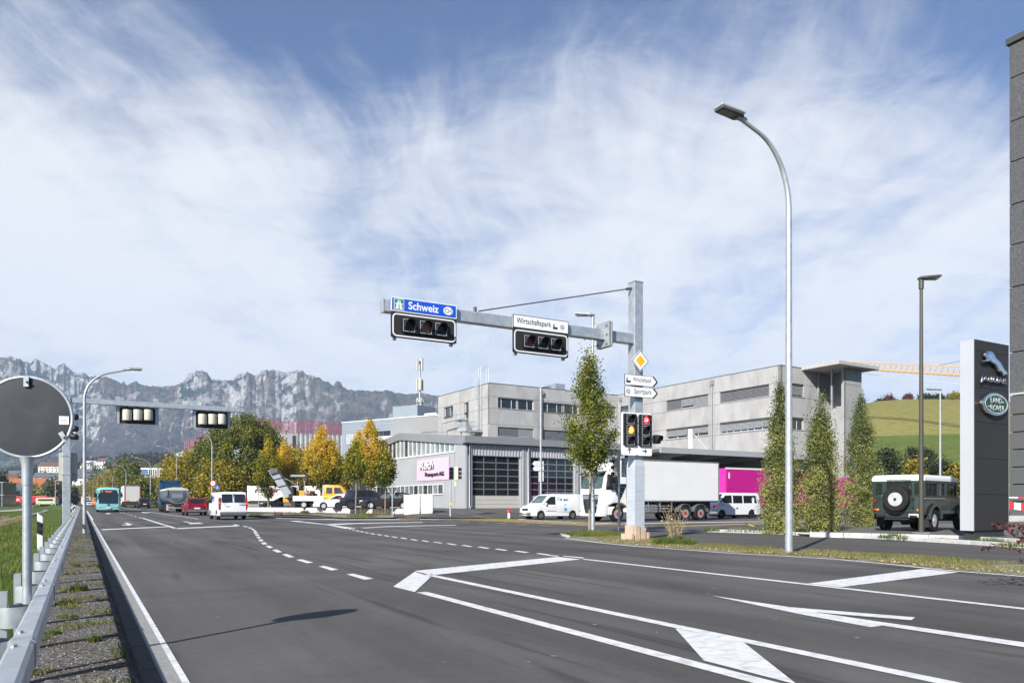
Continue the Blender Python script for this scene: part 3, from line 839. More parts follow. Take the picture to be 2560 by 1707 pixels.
# ------------------------------------------------------------------ facades
class Fac:
 """a vertical wall plane: origin, direction to its right as one looks at it; d is measured outwards"""
 def __init__(s, o, d):
  s.o = Vector((o[0], o[1], 0)); s.d = Vector((d[0], d[1], 0)).normalized()
  s.n = Vector((s.d.y, -s.d.x, 0))
 def t(s, x):
  k = (x - CX) / F
  return (k * s.o.y - s.o.x) / (s.d.x - k * s.d.y)
 def tz(s, x, y):
  t = s.t(x); Y = s.o.y + s.d.y * t
  return t, CH + (HZ - y) / F * Y
 def p(s, t, z, d=0.0):
  q = s.o + s.d * t + s.n * d; return (q.x, q.y, z)
 def box(s, mb, t0, t1, z0, z1, d0, d1):
  mb.hexa([s.p(t0, z0, d0), s.p(t1, z0, d0), s.p(t1, z0, d1), s.p(t0, z0, d1)], [s.p(t0, z1, d0), s.p(t1, z1, d0), s.p(t1, z1, d1), s.p(t0, z1, d1)]); return mb
 def quad(s, mb, pts, d):
  mb.poly([s.p(t, z, d) for t, z in pts]); return mb
 def slab(s, mb, pts, d0, d1):
  mb.prism([s.p(t, z, d0) for t, z in pts], s.n * (d1 - d0)); return mb
def cells(u0, u1, holes_ax):
 c = sorted(set([u0, u1] + [h for h in holes_ax if u0 < h < u1])); return c
def wall_with_holes(f, root, t0, t1, z0, z1, holes, mat, name='wall', thick=.35, panels=None, pm=None, gap=.035, ztop=None):
 """a wall pierced by openings (t0,t1,z0,z1); split into cast panels at the given joints"""
 ts = sorted(set([t0, t1] + (panels[0] if panels else []))); zs = sorted(set([z0, z1] + (panels[1] if panels else [])))
 if len(ts) > 2 or len(zs) > 2:       # dark joint behind the panels
  pass
 for a, b in zip(ts, ts[1:]):
  for c, d in zip(zs, zs[1:]):
   g = gap / 2
   A, B = a + (g if a != t0 else 0), b - (g if b != t1 else 0); C, D = c + (g if c != z0 else 0), d - (g if d != z1 else 0)
   hs = [h for h in holes if h[0] < B and h[1] > A and h[2] < D and h[3] > C]
   tc_ = cells(A, B, [q for h in hs for q in h[:2]]); zc = cells(C, D, [q for h in hs for q in h[2:]])
   mb = MB()
   if not hs: f.box(mb, A, B, C, D, -thick, 0)
   else:
    for zi, zj in zip(zc, zc[1:]):
     run = None
     for ti, tj in list(zip(tc_, tc_[1:])) + [(None, None)]:
      solid = ti is not None and not any(h[0] <= ti + 1e-6 and h[1] >= tj - 1e-6 and h[2] <= zi + 1e-6 and h[3] >= zj - 1e-6 for h in hs)
      if solid: run = (run[0], tj) if run else (ti, tj)
      elif run: f.box(mb, run[0], run[1], zi, zj, -thick, 0); run = None
   if mb.v: mb.build(name if not panels else 'wall_panel', mat, root)
frame_w = M('white_window_frame', (.66, .66, .65), .4, 0, .03)
frame_g = M('grey_window_frame', (.28, .29, .30), .4, .3, .03)
blind_m = M('aluminium_blind', (.36, .37, .38), .45, .3, .05)
blind_d = M('dark_aluminium_blind', (.20, .205, .21), .45, .3, .05)
sill_m = M('metal_sill', (.55, .55, .55), .35, .5, .04)
def window(f, root, t0, t1, z0, z1, mull, frame=frame_w, blind=None, depth=.22, lamp=False, hmull=(), glass=glass_w, fw=.07, sill=True):
 """a window recessed in its wall: frame with mullions, one pane per field, blinds where they are down"""
 fr = MB()
 f.box(fr, t0, t1, z0, z0 + fw, -depth - .06, -depth); f.box(fr, t0, t1, z1 - fw, z1, -depth - .06, -depth)
 f.box(fr, t0, t0 + fw, z0 + fw, z1 - fw, -depth - .06, -depth); f.box(fr, t1 - fw, t1, z0 + fw, z1 - fw, -depth - .06, -depth)
 xs = [t0 + fw] + [t0 + (t1 - t0) * m_ for m_ in mull] + [t1 - fw]
 for x in xs[1:-1]: f.box(fr, x - fw / 2, x + fw / 2, z0 + fw, z1 - fw, -depth - .06, -depth + .003)
 w = fr.build('window_frame', frame, root)
 zs = [z0 + fw] + [z0 + (z1 - z0) * m_ for m_ in hmull] + [z1 - fw]
 for zz in zs[1:-1]:
  q = MB(); f.box(q, t0 + fw, t1 - fw, zz - .025, zz + .025, -depth - .05, -depth + .005); q.build('transom', frame, w)
 for a, b in zip(xs, xs[1:]):
  g = MB(); f.box(g, a, b, z0 + fw, z1 - fw, -depth - .045, -depth - .025); g.build('pane', glass, w)
 if sill:
  s_ = MB(); f.box(s_, t0 - .03, t1 + .03, z0 - .05, z0 - .003, -depth, .06); s_.build('window_sill', sill_m, w)
 for (a, b, lo, mt) in (blind or []):     # fractions along the width, height the blind reaches down to, material
  A, B = t0 + (t1 - t0) * a + .02, t0 + (t1 - t0) * b - .02; zl = z1 - (z1 - z0) * lo
  mb = MB(); k = max(3, int((z1 - zl) / .14))
  for i in range(k):
   z = z1 - .03 - (z1 - zl - .03) * (i + .5) / k; h = (z1 - zl) / k * .46
   mb.raw([f.p(A, z + h, -depth + .03), f.p(B, z + h, -depth + .03), f.p(B, z - h, -depth + .10), f.p(A, z - h, -depth + .10)], [(0, 1, 2, 3)])
  o = mb.build('blind_slats', mt, w); o['kind'] = 'stuff'
 return w
def corrugated(f, root, t0, t1, z0f, z1f, mat, pitch=.3, name='corrugated_cladding', d=0.0, depth=.07):
 """ribbed sheet from z0f(t) to z1f(t)"""
 mb = MB(); t = t0; prof = [(0, 0), (.35, 0), (.45, 1), (.9, 1), (1.0, 0)]
 cols = []
 while t < t1 - 1e-6:
  for a, h in prof[:-1]:
   tt = min(t1, t + a * pitch); cols.append((tt, d + h * depth))
  t += pitch
 cols.append((t1, d))
 vs = []
 for tt, dd in cols: vs += [f.p(tt, z0f(tt), dd), f.p(tt, z1f(tt), dd)]
 mb.raw(vs, [(2 * i, 2 * i + 2, 2 * i + 3, 2 * i + 1) for i in range(len(cols) - 1)])
 o = mb.build(name, mat, root); o['kind'] = 'stuff'; return o

conc = M('cast_concrete_wall', (.385, .38, .37), .8, 0, .10, .8, dark=(.24, .235, .225), dscale=.5, damt=.55, bump=.15, bscale=12, stretch=(1, 1, .45))
conc2 = M('cast_concrete_grey', (.34, .337, .33), .8, 0, .10, .7, dark=(.25, .24, .23), dscale=.45, damt=.6, bump=.15, bscale=12, stretch=(1, 1, .45))
joint = M('dark_joint', (.07, .07, .07), .9, 0, 0)
corr = M('ribbed_metal_sheet', (.50, .51, .52), .38, .35, .04, .5)
corr_l = M('pale_ribbed_metal_sheet', (.43, .44, .445), .45, .25, .04, .5)
fascia_m = M('grey_sheet_metal_fascia', (.32, .335, .345), .4, .4, .06, 1)
roofm = M('roof_membrane', (.28, .28, .27), .9, 0, .1)
bluegrey = M('blue_grey_cladding', (.30, .34, .375), .45, .25, .05, .5)

# ---------------- haulage hall in front
Z0 = .68
glass_c = M('sky_toned_glass', (.22, .26, .27), .12, 0, .45, .5, spec=.9)  # pale sky reflection put into the base colour of the panes
C = Vector((-4.15, 68.0, 0))
FL = Fac(C + Vector((*BU, 0)) * 29.0, (-BU[0], -BU[1]))     # long left side, t runs from the far end to the corner
FR = Fac(C, BV)
hall = thing('transport_hall', 'low grey ribbed-metal haulage hall with pink company board and two glazed roller doors', 'hall', tuple(C), world=True)
TL = 29.0
def fl(x, y):
 return FL.tz(x, y)
def roofz(t):                      # gable of the long side, ridge half way
 return 7.15 + (8.55 - 7.15) * (1 - abs(t - 14.5) / 14.5)
tb, zb = fl(1137.7, 1127); ta, _ = fl(925, 1150)
ZB0 = zb; uw0, uw1 = 6.0, tb
# upper glazed band
def topz(t): return roofz(t) - .75
corrugated(FL, hall, 0, uw0, lambda t: Z0, topz, corr_l, .28)
corrugated(FL, hall, uw0, uw1, lambda t: Z0, lambda t: ZB0, corr_l, .28)
corrugated(FL, hall, uw1, TL, lambda t: Z0, topz, corr_l, .28)
mb = MB(); FL.slab(mb, [(0, topz(0)), (14.5, topz(14.5)), (TL, topz(TL)), (TL, roofz(TL)), (14.5, roofz(14.5)), (0, roofz(0))], -.1, .16); mb.build('gable_fascia', fascia_m, hall)
mb = MB()
n_ = 20; k = 0
gf = thing('window_band', None, None, tuple(C)); gf.parent = hall; gf.location = (0, 0, 0)
fr = MB()
step = (uw1 - uw0) / n_
for i in range(n_ + 1):
 t = uw0 + step * i
 FL.box(fr, t - .045, t + .045, ZB0, topz(t) - .005, -.12, .03)
FL.slab(fr, [(uw0, ZB0 - .12), (uw1, ZB0 - .12), (uw1, ZB0 + .02), (uw0, ZB0 + .02)], -.12, .12)
fo = fr.build('window_frame', frame_w, hall)
bpy.data.objects.remove(gf)
for i in range(n_):
 a, b_ = uw0 + step * i + .045, uw0 + step * (i + 1) - .045
 g = MB(); FL.slab(g, [(a, ZB0 + .02), (b_, ZB0 + .02), (b_, topz(b_)), (a, topz(a))], -.09, -.06); g.build('pane', glass_c if i not in (5, 6, 9) else glass_w, fo)
# lower window band
lt0, _ = fl(925, 1230); lt1, lz1 = fl(1110, 1211); _, lz0 = fl(1110, 1233.5)
fr = MB(); n_ = 17; step = (lt1 - lt0) / n_
for i in range(n_ + 1): FL.box(fr, lt0 + step * i - .05, lt0 + step * i + .05, lz0, lz1, .03, .11)
FL.box(fr, lt0, lt1, lz0 - .1, lz0, .03, .15); FL.box(fr, lt0, lt1, lz1, lz1 + .08, .03, .12)
fo = fr.build('window_frame', frame_w, hall)
for i in range(n_):
 g = MB(); FL.box(g, lt0 + step * i + .05, lt0 + step * (i + 1) - .05, lz0, lz1, .05, .07); g.build('pane', glass_w if i % 3 else glass_c, fo)
# company board
bt0, bz1 = fl(1045, 1149.5); bt1, bz2 = fl(1124.6, 1141.5); _, bz0 = fl(1124.6, 1197.7)
pink = M('pink_board', (.70, .46, .62), .5, 0, .03, 1)
mb = MB(); FL.box(mb, bt0, bt1, bz0, bz2, .05, .12); board = mb.build('company_board', pink, hall)
ru = (FL.d.x, FL.d.y, 0)
dark_t = M('dark_lettering_side', (.03, .03, .035), .6, 0, 0)
white_t = M('white_lettering', (.85, .85, .84), .5, 0, 0)
bw, bh = bt1 - bt0, bz2 - bz0
for (s_, x_, y_, w_, h_, sh) in (('Reich', .13, .50, .42, .40, .35), ('Transport AG', .27, .14, .60, .24, .2)):
 text_mesh(s_, dark_t, 'lettering_shadow', board, FL.p(bt0 + bw * x_ + .07, bz0 + bh * y_ - .03, .15), ru, (0, 0, 1), height=bh * h_, width=bw * w_, extrude=.03, shear=sh * .7)
 text_mesh(s_, white_t if s_ == 'Reich' else dark_t, 'lettering', board, FL.p(bt0 + bw * x_, bz0 + bh * y_, .19), ru, (0, 0, 1), height=bh * h_, width=bw * w_, extrude=.03, shear=sh * .7, bold=.006)
# front side
W_ = FR.t(1561)
def fz(x, y): return FR.tz(x, y)
dA0, zdt = fz(1180.4, 1137.5); dA1 = FR.t(1301.5); dB0 = FR.t(1326.5); dB1 = FR.t(1437)
dz0 = Z0
_, zf0 = fz(1168, 1097)
mb = MB(); FR.box(mb, -.35, W_, 7.15 - .62, 7.15, -.1, .5); mb.build('eaves_fascia', fascia_m, hall)
mb = MB(); FR.box(mb, -.3, W_, 7.15 - .7, 7.15 - .62, .1, .42); mb.build('gutter', M('dark_zinc', (.14, .145, .15), .4, .6, .1), hall)
def const(z): return lambda t: z
ZT = 6.5
corrugated(FR, hall, .55, dA1 + .2, const(zdt), const(ZT), corr, .32)
corrugated(FR, hall, dB0 - .45, dB1 + .2, const(zdt), const(ZT), corr, .32)
corrugated(FR, hall, dB1 + .2, W_, const(Z0), const(ZT), corr, .32)
corrugated(FR, hall, .15, dA0 - .05, const(Z0), const(zdt), corr, .3)
corrugated(FR, hall, dA1 + .3, dB0 - .35, const(Z0), const(ZT), corr, .3)
for t in (0.02, .5, dA1 + .25, dB0 - .3, dB1 + .28): mb = MB(); FR.box(mb, t - .09, t + .09, Z0, ZT, 0.01, .14); mb.build('corner_flashing', corr_l, hall)
pipe = M('zinc_downpipe', (.36, .37, .38), .4, .5, .1)
for t in (.28, dA1 + .75):
 mb = MB(); mb.tube([FR.p(t, 6.5, .22), FR.p(t, Z0 + .25, .22), FR.p(t + .05, Z0 + .1, .4)], .055, 10); mb.build('downpipe', pipe, hall, smooth=40)
def roller_door(t0, t1, cols, rows=6):
 h = zdt - dz0; low = h * .24; rh = (h - low) / rows
 fr = MB(); dd = -.18
 for i in range(rows + 1):
  z = dz0 + low + rh * i
  FR.box(fr, t0, t1, z - .045, z + .045, dd - .03, dd + .03)
 for c in range(cols + 1):
  t = t0 + (t1 - t0) * c / cols; w = .11 if c in (0, cols) else .04
  FR.box(fr, t - w, t + w, dz0 + low + .045, zdt - .05, dd - .028, dd + .027)
 o = fr.build('roller_door', alu, hall)
 for i in range(rows):
  for c in range(cols):
   g = MB(); FR.box(g, t0 + (t1 - t0) * c / cols + .05, t0 + (t1 - t0) * (c + 1) / cols - .05, dz0 + low + rh * i + .05, dz0 + low + rh * (i + 1) - .05, dd - .02, dd - .005); g.build('pane', glass_d, o)
 for i in range(3):
  g = MB(); FR.box(g, t0 + .02, t1 - .02, dz0 + low * i / 3 + .01, dz0 + low * (i + 1) / 3 - .01, dd - .02, dd + .035); g.build('lower_panel', M('beige_door_panel', (.47, .46, .41), .5, 0, .03), o)
 mb = MB(); FR.box(mb, t0 - .14, t0, dz0, zdt, -.25, .02); FR.box(mb, t1, t1 + .14, dz0, zdt, -.25, .02); FR.box(mb, t0 - .14, t1 + .14, zdt - .0, zdt + .12, -.25, .02); mb.build('door_surround', corr_l, hall)
roller_door(dA0, dA1, 4); roller_door(dB0, dB1, 5)
# inner walls, roof
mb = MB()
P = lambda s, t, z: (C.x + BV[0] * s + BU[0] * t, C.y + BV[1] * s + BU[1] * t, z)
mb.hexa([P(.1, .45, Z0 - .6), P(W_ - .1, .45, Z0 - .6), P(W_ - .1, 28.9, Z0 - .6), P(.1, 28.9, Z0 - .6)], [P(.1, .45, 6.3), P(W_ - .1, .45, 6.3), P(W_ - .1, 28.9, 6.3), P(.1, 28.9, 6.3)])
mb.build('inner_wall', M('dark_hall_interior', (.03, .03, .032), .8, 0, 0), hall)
mb = MB()
mb.raw([P(-.1, -.4, 7.14), P(W_, -.4, 7.14), P(W_, 14.5, 8.5), P(-.1, 14.5, 8.5), P(-.1, 29.2, 7.14), P(W_, 29.2, 7.14)], [(0, 1, 2, 3), (3, 2, 5, 4)]); mb.build('roof', roofm, hall)

# ---------------- loading canopy to its right
CB = FR.p(W_ + .3, 0, 0)
canopy = thing('loading_canopy', 'open loading bay with deep flat canopy roof behind the box truck', 'canopy', CB, world=True)
FC = Fac(CB, BV)
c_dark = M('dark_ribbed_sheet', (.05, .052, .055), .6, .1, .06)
LC = 26.0
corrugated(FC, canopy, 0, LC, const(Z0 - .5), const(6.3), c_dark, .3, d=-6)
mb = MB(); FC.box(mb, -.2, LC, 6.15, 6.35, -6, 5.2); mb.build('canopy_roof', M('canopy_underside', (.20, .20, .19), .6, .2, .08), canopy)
mb = MB(); FC.box(mb, -.3, LC + .1, 6.0, 6.5, 5.2, 5.4); mb.build('canopy_fascia', corr_l, canopy)
mb = MB(); FC.box(mb, -.3, LC, 6.352, 6.56, -6, 5.2); mb.build('roof', roofm, canopy)
beam = M('cream_steel_beam', (.42, .41, .37), .5, .2, .05)
for i in range(5):
 t = 3.4 + i * 5.6
 mb = MB(); FC.slab(mb, [(t - .15, 6.14), (t + .15, 6.14), (t + .15, 5.95), (t - .15, 5.95)], -5.8, 5.1)
 mb.prism([FC.p(t - .1, 5.95, -5.8), FC.p(t - .1, 5.2, -5.8), FC.p(t - .1, 5.94, 5.0)], FC.d * .2); mb.build('roof_beam', beam, canopy)
 mb = MB(); FC.box(mb, t - .14, t + .14, -.2, 5.95, -5.7, -5.4); mb.build('column', beam, canopy)
mb = MB(); FC.box(mb, -.25, 5.4, 2.0, 6.0, .6, .8); FC.box(mb, 5.2, 5.4, 2.0, 6.0, -5.8, .6); mb.build('end_wall', M('white_sheet_wall', (.62, .61, .57), .5, 0, .04), canopy)
mb = MB(); FC.box(mb, .5, LC, Z0 - .6, 1.4, -6, .4); mb.build('loading_dock', concrete, canopy)
mb = MB(); FC.box(mb, 7.5, 7.8, 6.56, 9.0, 1.2, 1.5); mb.tube([FC.p(7.7, 8.8, 1.35), FC.p(10.5, 6.6, 1.35)], .06, 8); mb.build('roof_bracket', white_t, canopy)

# ---------------- concrete office block, front wing
C1 = Vector((-2.88, 97.0, 0)); ZR = 16.45
blk = thing('office_block', 'long three-storey grey concrete office block with ribbon windows behind the haulage hall', 'building', tuple(C1), world=True)
A1 = Fac(C1 + Vector((*BU, 0)) * 14.7, (-BU[0], -BU[1]))          # short left side
B1 = Fac(C1, BV)
I1 = Vector(B1.p(21.2, 0))
A2 = Fac(I1, (-BU[0], -BU[1])); LA2 = 27.9                     # side of the second wing, comes towards the camera
K2 = Vector(A2.p(LA2, 0)); B2 = Fac(K2, BV)
zf = lambda f, y, x: f.tz(x, y)[1]
# ribbon windows: (x0,x1,ytop at x1, ybottom at x1, mullions, blinds)
def rib(f, x0, x1, yt, yb, **k):
 t0, t1 = f.t(x0), f.t(x1); z1, z0 = zf(f, yt, x1), zf(f, yb, x1)
 return (t0, t1, z0, z1), k
def zs3(x, y): return (1000 + x / 3.675, 940 + y / 3.675)
def ribs(f, spec):
 out = []
 for (xa, xb, yt, yb, kw) in spec: out.append(rib(f, xa, xb, yt, yb, **kw))
 return out
frontw = ribs(B1, [(1245, 1334.5, 1000.5, 1026.5, dict(mull=(.11, .39, .53, .57, .83), glass=glass_d)),
                   (1357.8, 1447, 1012, 1037, dict(mull=(.14, .4, .55, .6, .85), glass=glass_d)),
                   (1470, 1540, 1017, 1044.5, dict(mull=(.3, .6), blind=[(0, 1, 1, blind_m)])),
                   (1245, 1334.5, 1071.5, 1094, dict(mull=(.3, .57, .8), blind=[(0, .57, 1, blind_d), (.57, 1, 1, blind_m)])),
                   (1357.8, 1447, 1079, 1104, dict(mull=(.3, .55, .8), blind=[(0, .6, 1, blind_d), (.6, 1, 1, blind_d)])),
                   (1470, 1540, 1086, 1108, dict(mull=(.3, .6), blind=[(0, 1, 1, blind_m)]))])
for (h, k) in frontw: window(B1, blk, *h, **k)
holes = [h for h, _ in frontw]
zj = [zf(B1, 1000.0, 1245), zf(B1, 1031, 1334), zf(B1, 1069, 1334)]
tj = [B1.t(1236), B1.t(1344), B1.t(1352), B1.t(1456), B1.t(1463)]
zj1 = sorted([zf(B1, 990.5, 1230), zf(B1, 1020, 1230), zf(B1, 1060, 1230)])
wall_with_holes(B1, blk, 0, 21.2, -.5, ZR, holes, conc, panels=([B1.t(1344), B1.t(1460)], zj1))
mb = MB(); B1.box(mb, .06, 21.1, -.4, ZR - .06, -.34, -.045)   # dark core seen only in the joints
leftw = ribs(A1, [(1109.5, 1132.5, 1013.5, 1042, dict(mull=(.55,))), (1160.5, 1171.5, 1004.5, 1045, dict(mull=()))])
for (h, k) in leftw: window(A1, blk, *h, **k)
wall_with_holes(A1, blk, 0, 14.7, -.5, ZR, [h for h, _ in leftw], conc, panels=([A1.t(1128), A1.t(1168), A1.t(1198)], zj1))
sidew = ribs(A2, [(1552, 1606, 1007, 1031, dict(mull=(.4, .7), blind=[(0, 1, .95, blind_d)])),
                  (1666, 1770.5, 984, 1011.5, dict(mull=(.35, .65), blind=[(0, .35, 1, blind_d), (.35, .67, .78, blind_m), (.67, 1, .95, blind_m)])),
                  (1799.5, 1922.5, 959.6, 988.7, dict(mull=(.27, .69), frame=frame_g, blind=[(0, .27, 1, blind_d), (.27, .69, 1, blind_d), (.69, 1, 1, blind_d)])),
                  (1552, 1606, 1081, 1101, dict(mull=(.5,), blind=[(0, 1, 1, blind_d)])),
                  (1666, 1770.5, 1060.5, 1087.5, dict(mull=(.25, .5, .75), blind=[(0, .5, .75, blind_m), (.5, 1, .68, blind_m)])),
                  (1799.5, 1922.5, 1042.2, 1071.5, dict(mull=(.13, .27, .42, .56, .69, .85), blind=[(0, .27, .8, blind_m), (.27, .69, .8, blind_m), (.69, 1, .78, blind_m)]))])
for (h, k) in sidew: window(A2, blk, *h, **k)
zj2 = sorted([zf(A2, 956, 1945), zf(A2, 990, 1945), zf(A2, 1042, 1945), zf(A2, 1073, 1945)])
wall_with_holes(A2, blk, 0, LA2, -.5, ZR, [h for h, _ in sidew], conc, panels=([A2.t(1630), A2.t(1786), A2.t(1942)], zj2))
endw = ribs(B2, [(1978, 2010, 961, 993, dict(mull=(.5,), blind=[(0, 1, .85, blind_m)])), (1978, 2010, 1045, 1075.5, dict(mull=(.55,), glass=glass_d))])
for (h, k) in endw: window(B2, blk, *h, **k)
wall_with_holes(B2, blk, 0, 14, -.5, ZR, [h for h, _ in endw], conc, panels=([B2.t(2014)], zj2))
# cores that close the joints, roofs, parapet caps
def footprint_prism(mb, pts, z0, z1):
 mb.prism([(p[0], p[1], z0) for p in pts], (0, 0, z1 - z0)); return mb
def off(f, t, d): return f.p(t, 0, d)
mb = MB(); footprint_prism(mb, [off(A1, 0.3, -.2), off(A1, 14.4, -.4), off(B1, 22, -.4), off(B1, 22, -14)], -.4, .2)
mb.build('inner_wall', joint, blk)
for f, L_ in ((A1, 14.7), (B1, 21.2), (A2, LA2), (B2, 14)):
 mb = MB(); hs = {id(A1): [h for h, _ in leftw], id(B1): holes, id(A2): [h for h, _ in sidew], id(B2): [h for h, _ in endw]}[id(f)]
 wall_with_holes(f, blk, .38, L_ - .38, -.4, ZR - .1, [], joint, name='inner_wall', thick=.2) if False else None
 # backing strips only behind the joints
 q = MB()
 for z in (zj1 if f in (A1, B1) else zj2): f.box(q, .05, L_ - .05, z - .1, z + .1, -.3, -.06)
 for z in []: pass
 q.build('panel_joint', joint, blk)
 q = MB()
 for t in {id(A1): [A1.t(1128), A1.t(1168), A1.t(1198)], id(B1): [B1.t(1344), B1.t(1460)], id(A2): [A2.t(1630), A2.t(1786), A2.t(1942)], id(B2): [B2.t(2014)]}[id(f)]:
  zz = sorted((zj1 if f in (A1, B1) else zj2)); zz = [-.3] + zz + [ZR - .1]
  for a, b_ in zip(zz, zz[1:]):
   f.box(q, t - .06, t + .06, a + .12, b_ - .12, -.3, -.08)
 q.build('panel_joint', joint, blk)
mb = MB(); footprint_prism(mb, [off(A1, 0, -.36), off(A1, 14.3, -.36), off(B1, 21.6, -.36), off(A2, LA2 - .36, -.36), off(B2, 13.9, -.36), off(B2, 14, -40)], ZR - .5, ZR - .35); mb.build('roof', roofm, blk)
mb = MB()
for f, a, b_ in ((A1, -.05, 14.75), (B1, -.03, 21.2), (A2, .0, LA2 + .05), (B2, -.03, 14)): f.box(mb, a, b_, ZR + .003, ZR + .06, -.4, .04)
mb.build('parapet_cap', M('dark_parapet_cap', (.09, .09, .09), .5, .3, 0), blk)
for f, x in ((B1, 1352.5), (A2, 1553), (A2, 1782)):
 t = f.t(x); mb = MB(); mb.tube([f.p(t, ZR - .6, .16), f.p(t, 3, .16)], .09, 10); f.box(mb, t - .2, t + .2, ZR - .9, ZR - .35, .02, .34); mb.build('downpipe', pipe, blk, smooth=40)
# interior lamps seen through the dark panes are left out; rooftop plant
def rooftop(x0, x1, y0, s, mat, name, d=-3.5, f=B1, dep=2.5):
 t0, t1 = f.t(x0), f.t(x1); z = zf(f, y0, x0) if False else ZR + s
 mb = MB(); f.box(mb, t0, t1, ZR - .35, z, d - dep, d); return mb.build(name, mat, blk, bevel=.03)
rooftop(1425, 1450, 965, 1.5, bluegrey, 'ventilation_unit')
o_ = rooftop(1503, 1535, 974, 1.0, M('cream_ventilation', (.58, .57, .52), .5, 0, .05), 'ventilation_unit')
q = MB()
for x in (1508, 1521): B1.box(q, B1.t(x), B1.t(x + 10), ZR - .1, ZR + .75, -3.5, -3.47)
q.build('grille', frame_g, o_)
t = B1.t(1548); mb = MB(); mb.lathe([(.8, ZR - .3), (.8, ZR + .9), (1.1, ZR + 1.5), (1.1, ZR + 1.7), (0, ZR + 1.72)], (B1.p(t, 0, -5)[0], B1.p(t, 0, -5)[1], 0)); mb.build('ventilation_cowl', bluegrey, blk, smooth=40)
# escape stair and ladder on the short side
t = A1.t(1203.5); mb = MB()
for dt in (-.3, .3): mb.tube([A1.p(t + dt, 10.7, .25), A1.p(t + dt, ZR + 2.3, .25), A1.p(t + dt, ZR + 2.3, -.9), A1.p(t + dt, ZR + .1, -.9)], .035, 6)
z = 10.8
while z < ZR + 1: mb.tube([A1.p(t - .3, z, .25), A1.p(t + .3, z, .25)], .018, 5); z += .3
z = 12.6
while z < ZR + 2.2:
 mb.tube([A1.p(t + .38 * math.cos(a), z, .6 + .38 * math.sin(a)) for a in np.linspace(-math.pi * .85, math.pi * .0 - .3, 9) + math.pi * .5], .015, 4); z += .9
for a in np.linspace(-.35, .35, 4): mb.tube([A1.p(t + a, 11.2, .95), A1.p(t + a, ZR + 1.2, .95)], .012, 4)
mb.build('caged_ladder', galv, blk, kind='stuff')
tA, tB = A1.t(1150), A1.t(1208)
mb = MB(); zt, zl = zf(A1, 1048, 1168), zf(A1, 1078, 1200)
A1.box(mb, tA, A1.t(1172), zt - .12, zt, 0.05, 1.3); A1.box(mb, A1.t(1188), tB, zl - .15, zl, .05, 2.6)
n_ = 10
for i in range(n_):
 a = A1.t(1172) + (A1.t(1188) - A1.t(1172)) * i / n_; b_ = A1.t(1172) + (A1.t(1188) - A1.t(1172)) * (i + 1) / n_; z = zt - (zt - zl) * (i + 1) / n_
 A1.box(mb, a, b_, z - .04, z, .3, 1.3)
mb.build('escape_stair', galv, blk)
mb = MB()
for tt, za in [(tA, zt), (A1.t(1160), zt), (A1.t(1172), zt), (A1.t(1188), zl), (A1.t(1198), zl), (tB, zl)]: mb.tube([A1.p(tt, za, 1.28), A1.p(tt, za + 1.1, 1.28)], .025, 5)
for dz_ in (.55, 1.1): mb.tube([A1.p(tA, zt + dz_, 1.28), A1.p(A1.t(1172), zt + dz_, 1.28), A1.p(A1.t(1188), zl + dz_, 1.28), A1.p(tB, zl + dz_, 1.28), A1.p(tB, zl + dz_, 2.6)], .03, 5)
for i in range(30):
 tt = A1.t(1188) + (tB - A1.t(1188)) * i / 29; mb.tube([A1.p(tt, zl, 2.58), A1.p(tt, zl + 1.1, 2.58)], .012, 4)
mb.build('stair_railing', galv, blk, kind='stuff')
mb = MB(); mb.tube([A1.p(A1.t(1124), 8, 1.2), A1.p(A1.t(1124), zt - .2, 1.2), A1.p(A1.t(1150), zt - .1, 1.2)], .08, 6)
for x in (1190, 1206): mb.tube([A1.p(A1.t(x), 7, 2.2), A1.p(A1.t(x), zl - .15, 2.2)], .09, 6)
mb.build('stair_support', frame_g, blk)

# ---------------- stair tower with projecting slab roof
s6 = B2.t(2036); Q = Vector(B2.p(s6 + .3, 0))
S1 = Fac(Q + Vector((0, 0, 0)), (-BU[0], -BU[1]))
tw = thing('stair_tower', 'slim concrete stair tower with projecting slab roof at the end of the office block', 'tower', tuple(Q), world=True)
dT = 3.6
S2 = Fac(S1.p(dT, 0), BV); wT = S2.t(2154)
mb = MB(); S1.box(mb, dT - .35, dT, -.5, 16.2, -.3, 0)
S1.box(mb, 0, dT - .35, -.5, 11.6, -.3, 0); mb.build('side_wall', conc2, tw)
zz = [-.5, zf(S2, 1112, 2100), zf(S2, 1044, 2100), zf(S2, 958, 2100), 16.2]
for a, b_ in zip(zz, zz[1:]):
 mb = MB(); S2.box(mb, .002, wT, a + .02, b_ - .02, -.3, 0); mb.build('wall_panel', conc2, tw)
mb = MB(); S2.box(mb, .05, wT - .05, -.4, 16.1, -.32, -.302); mb.build('panel_joint', joint, tw)
mb = MB(); S2.box(mb, wT - .3, wT - .002, -.5, 16.18, -5, -.33); mb.build('side_wall', conc2, tw)
for z in (11.6,):
 mb = MB(); S2.box(mb, .05, wT - .35, z, z + .22, -4.2, -.35); mb.build('landing', conc2, tw)
mb = MB()
for t in (.15, 1.9): S1.box(mb, t, t + .18, 11.6, 16.2, -.2, -.02)
mb.build('column', galv_dull, tw)
mb = MB(); S2.box(mb, -2.6, wT + 1.5, 16.22, 16.62, -5.2, 1.2); mb.build('roof_slab', concrete, tw, bevel=.03)

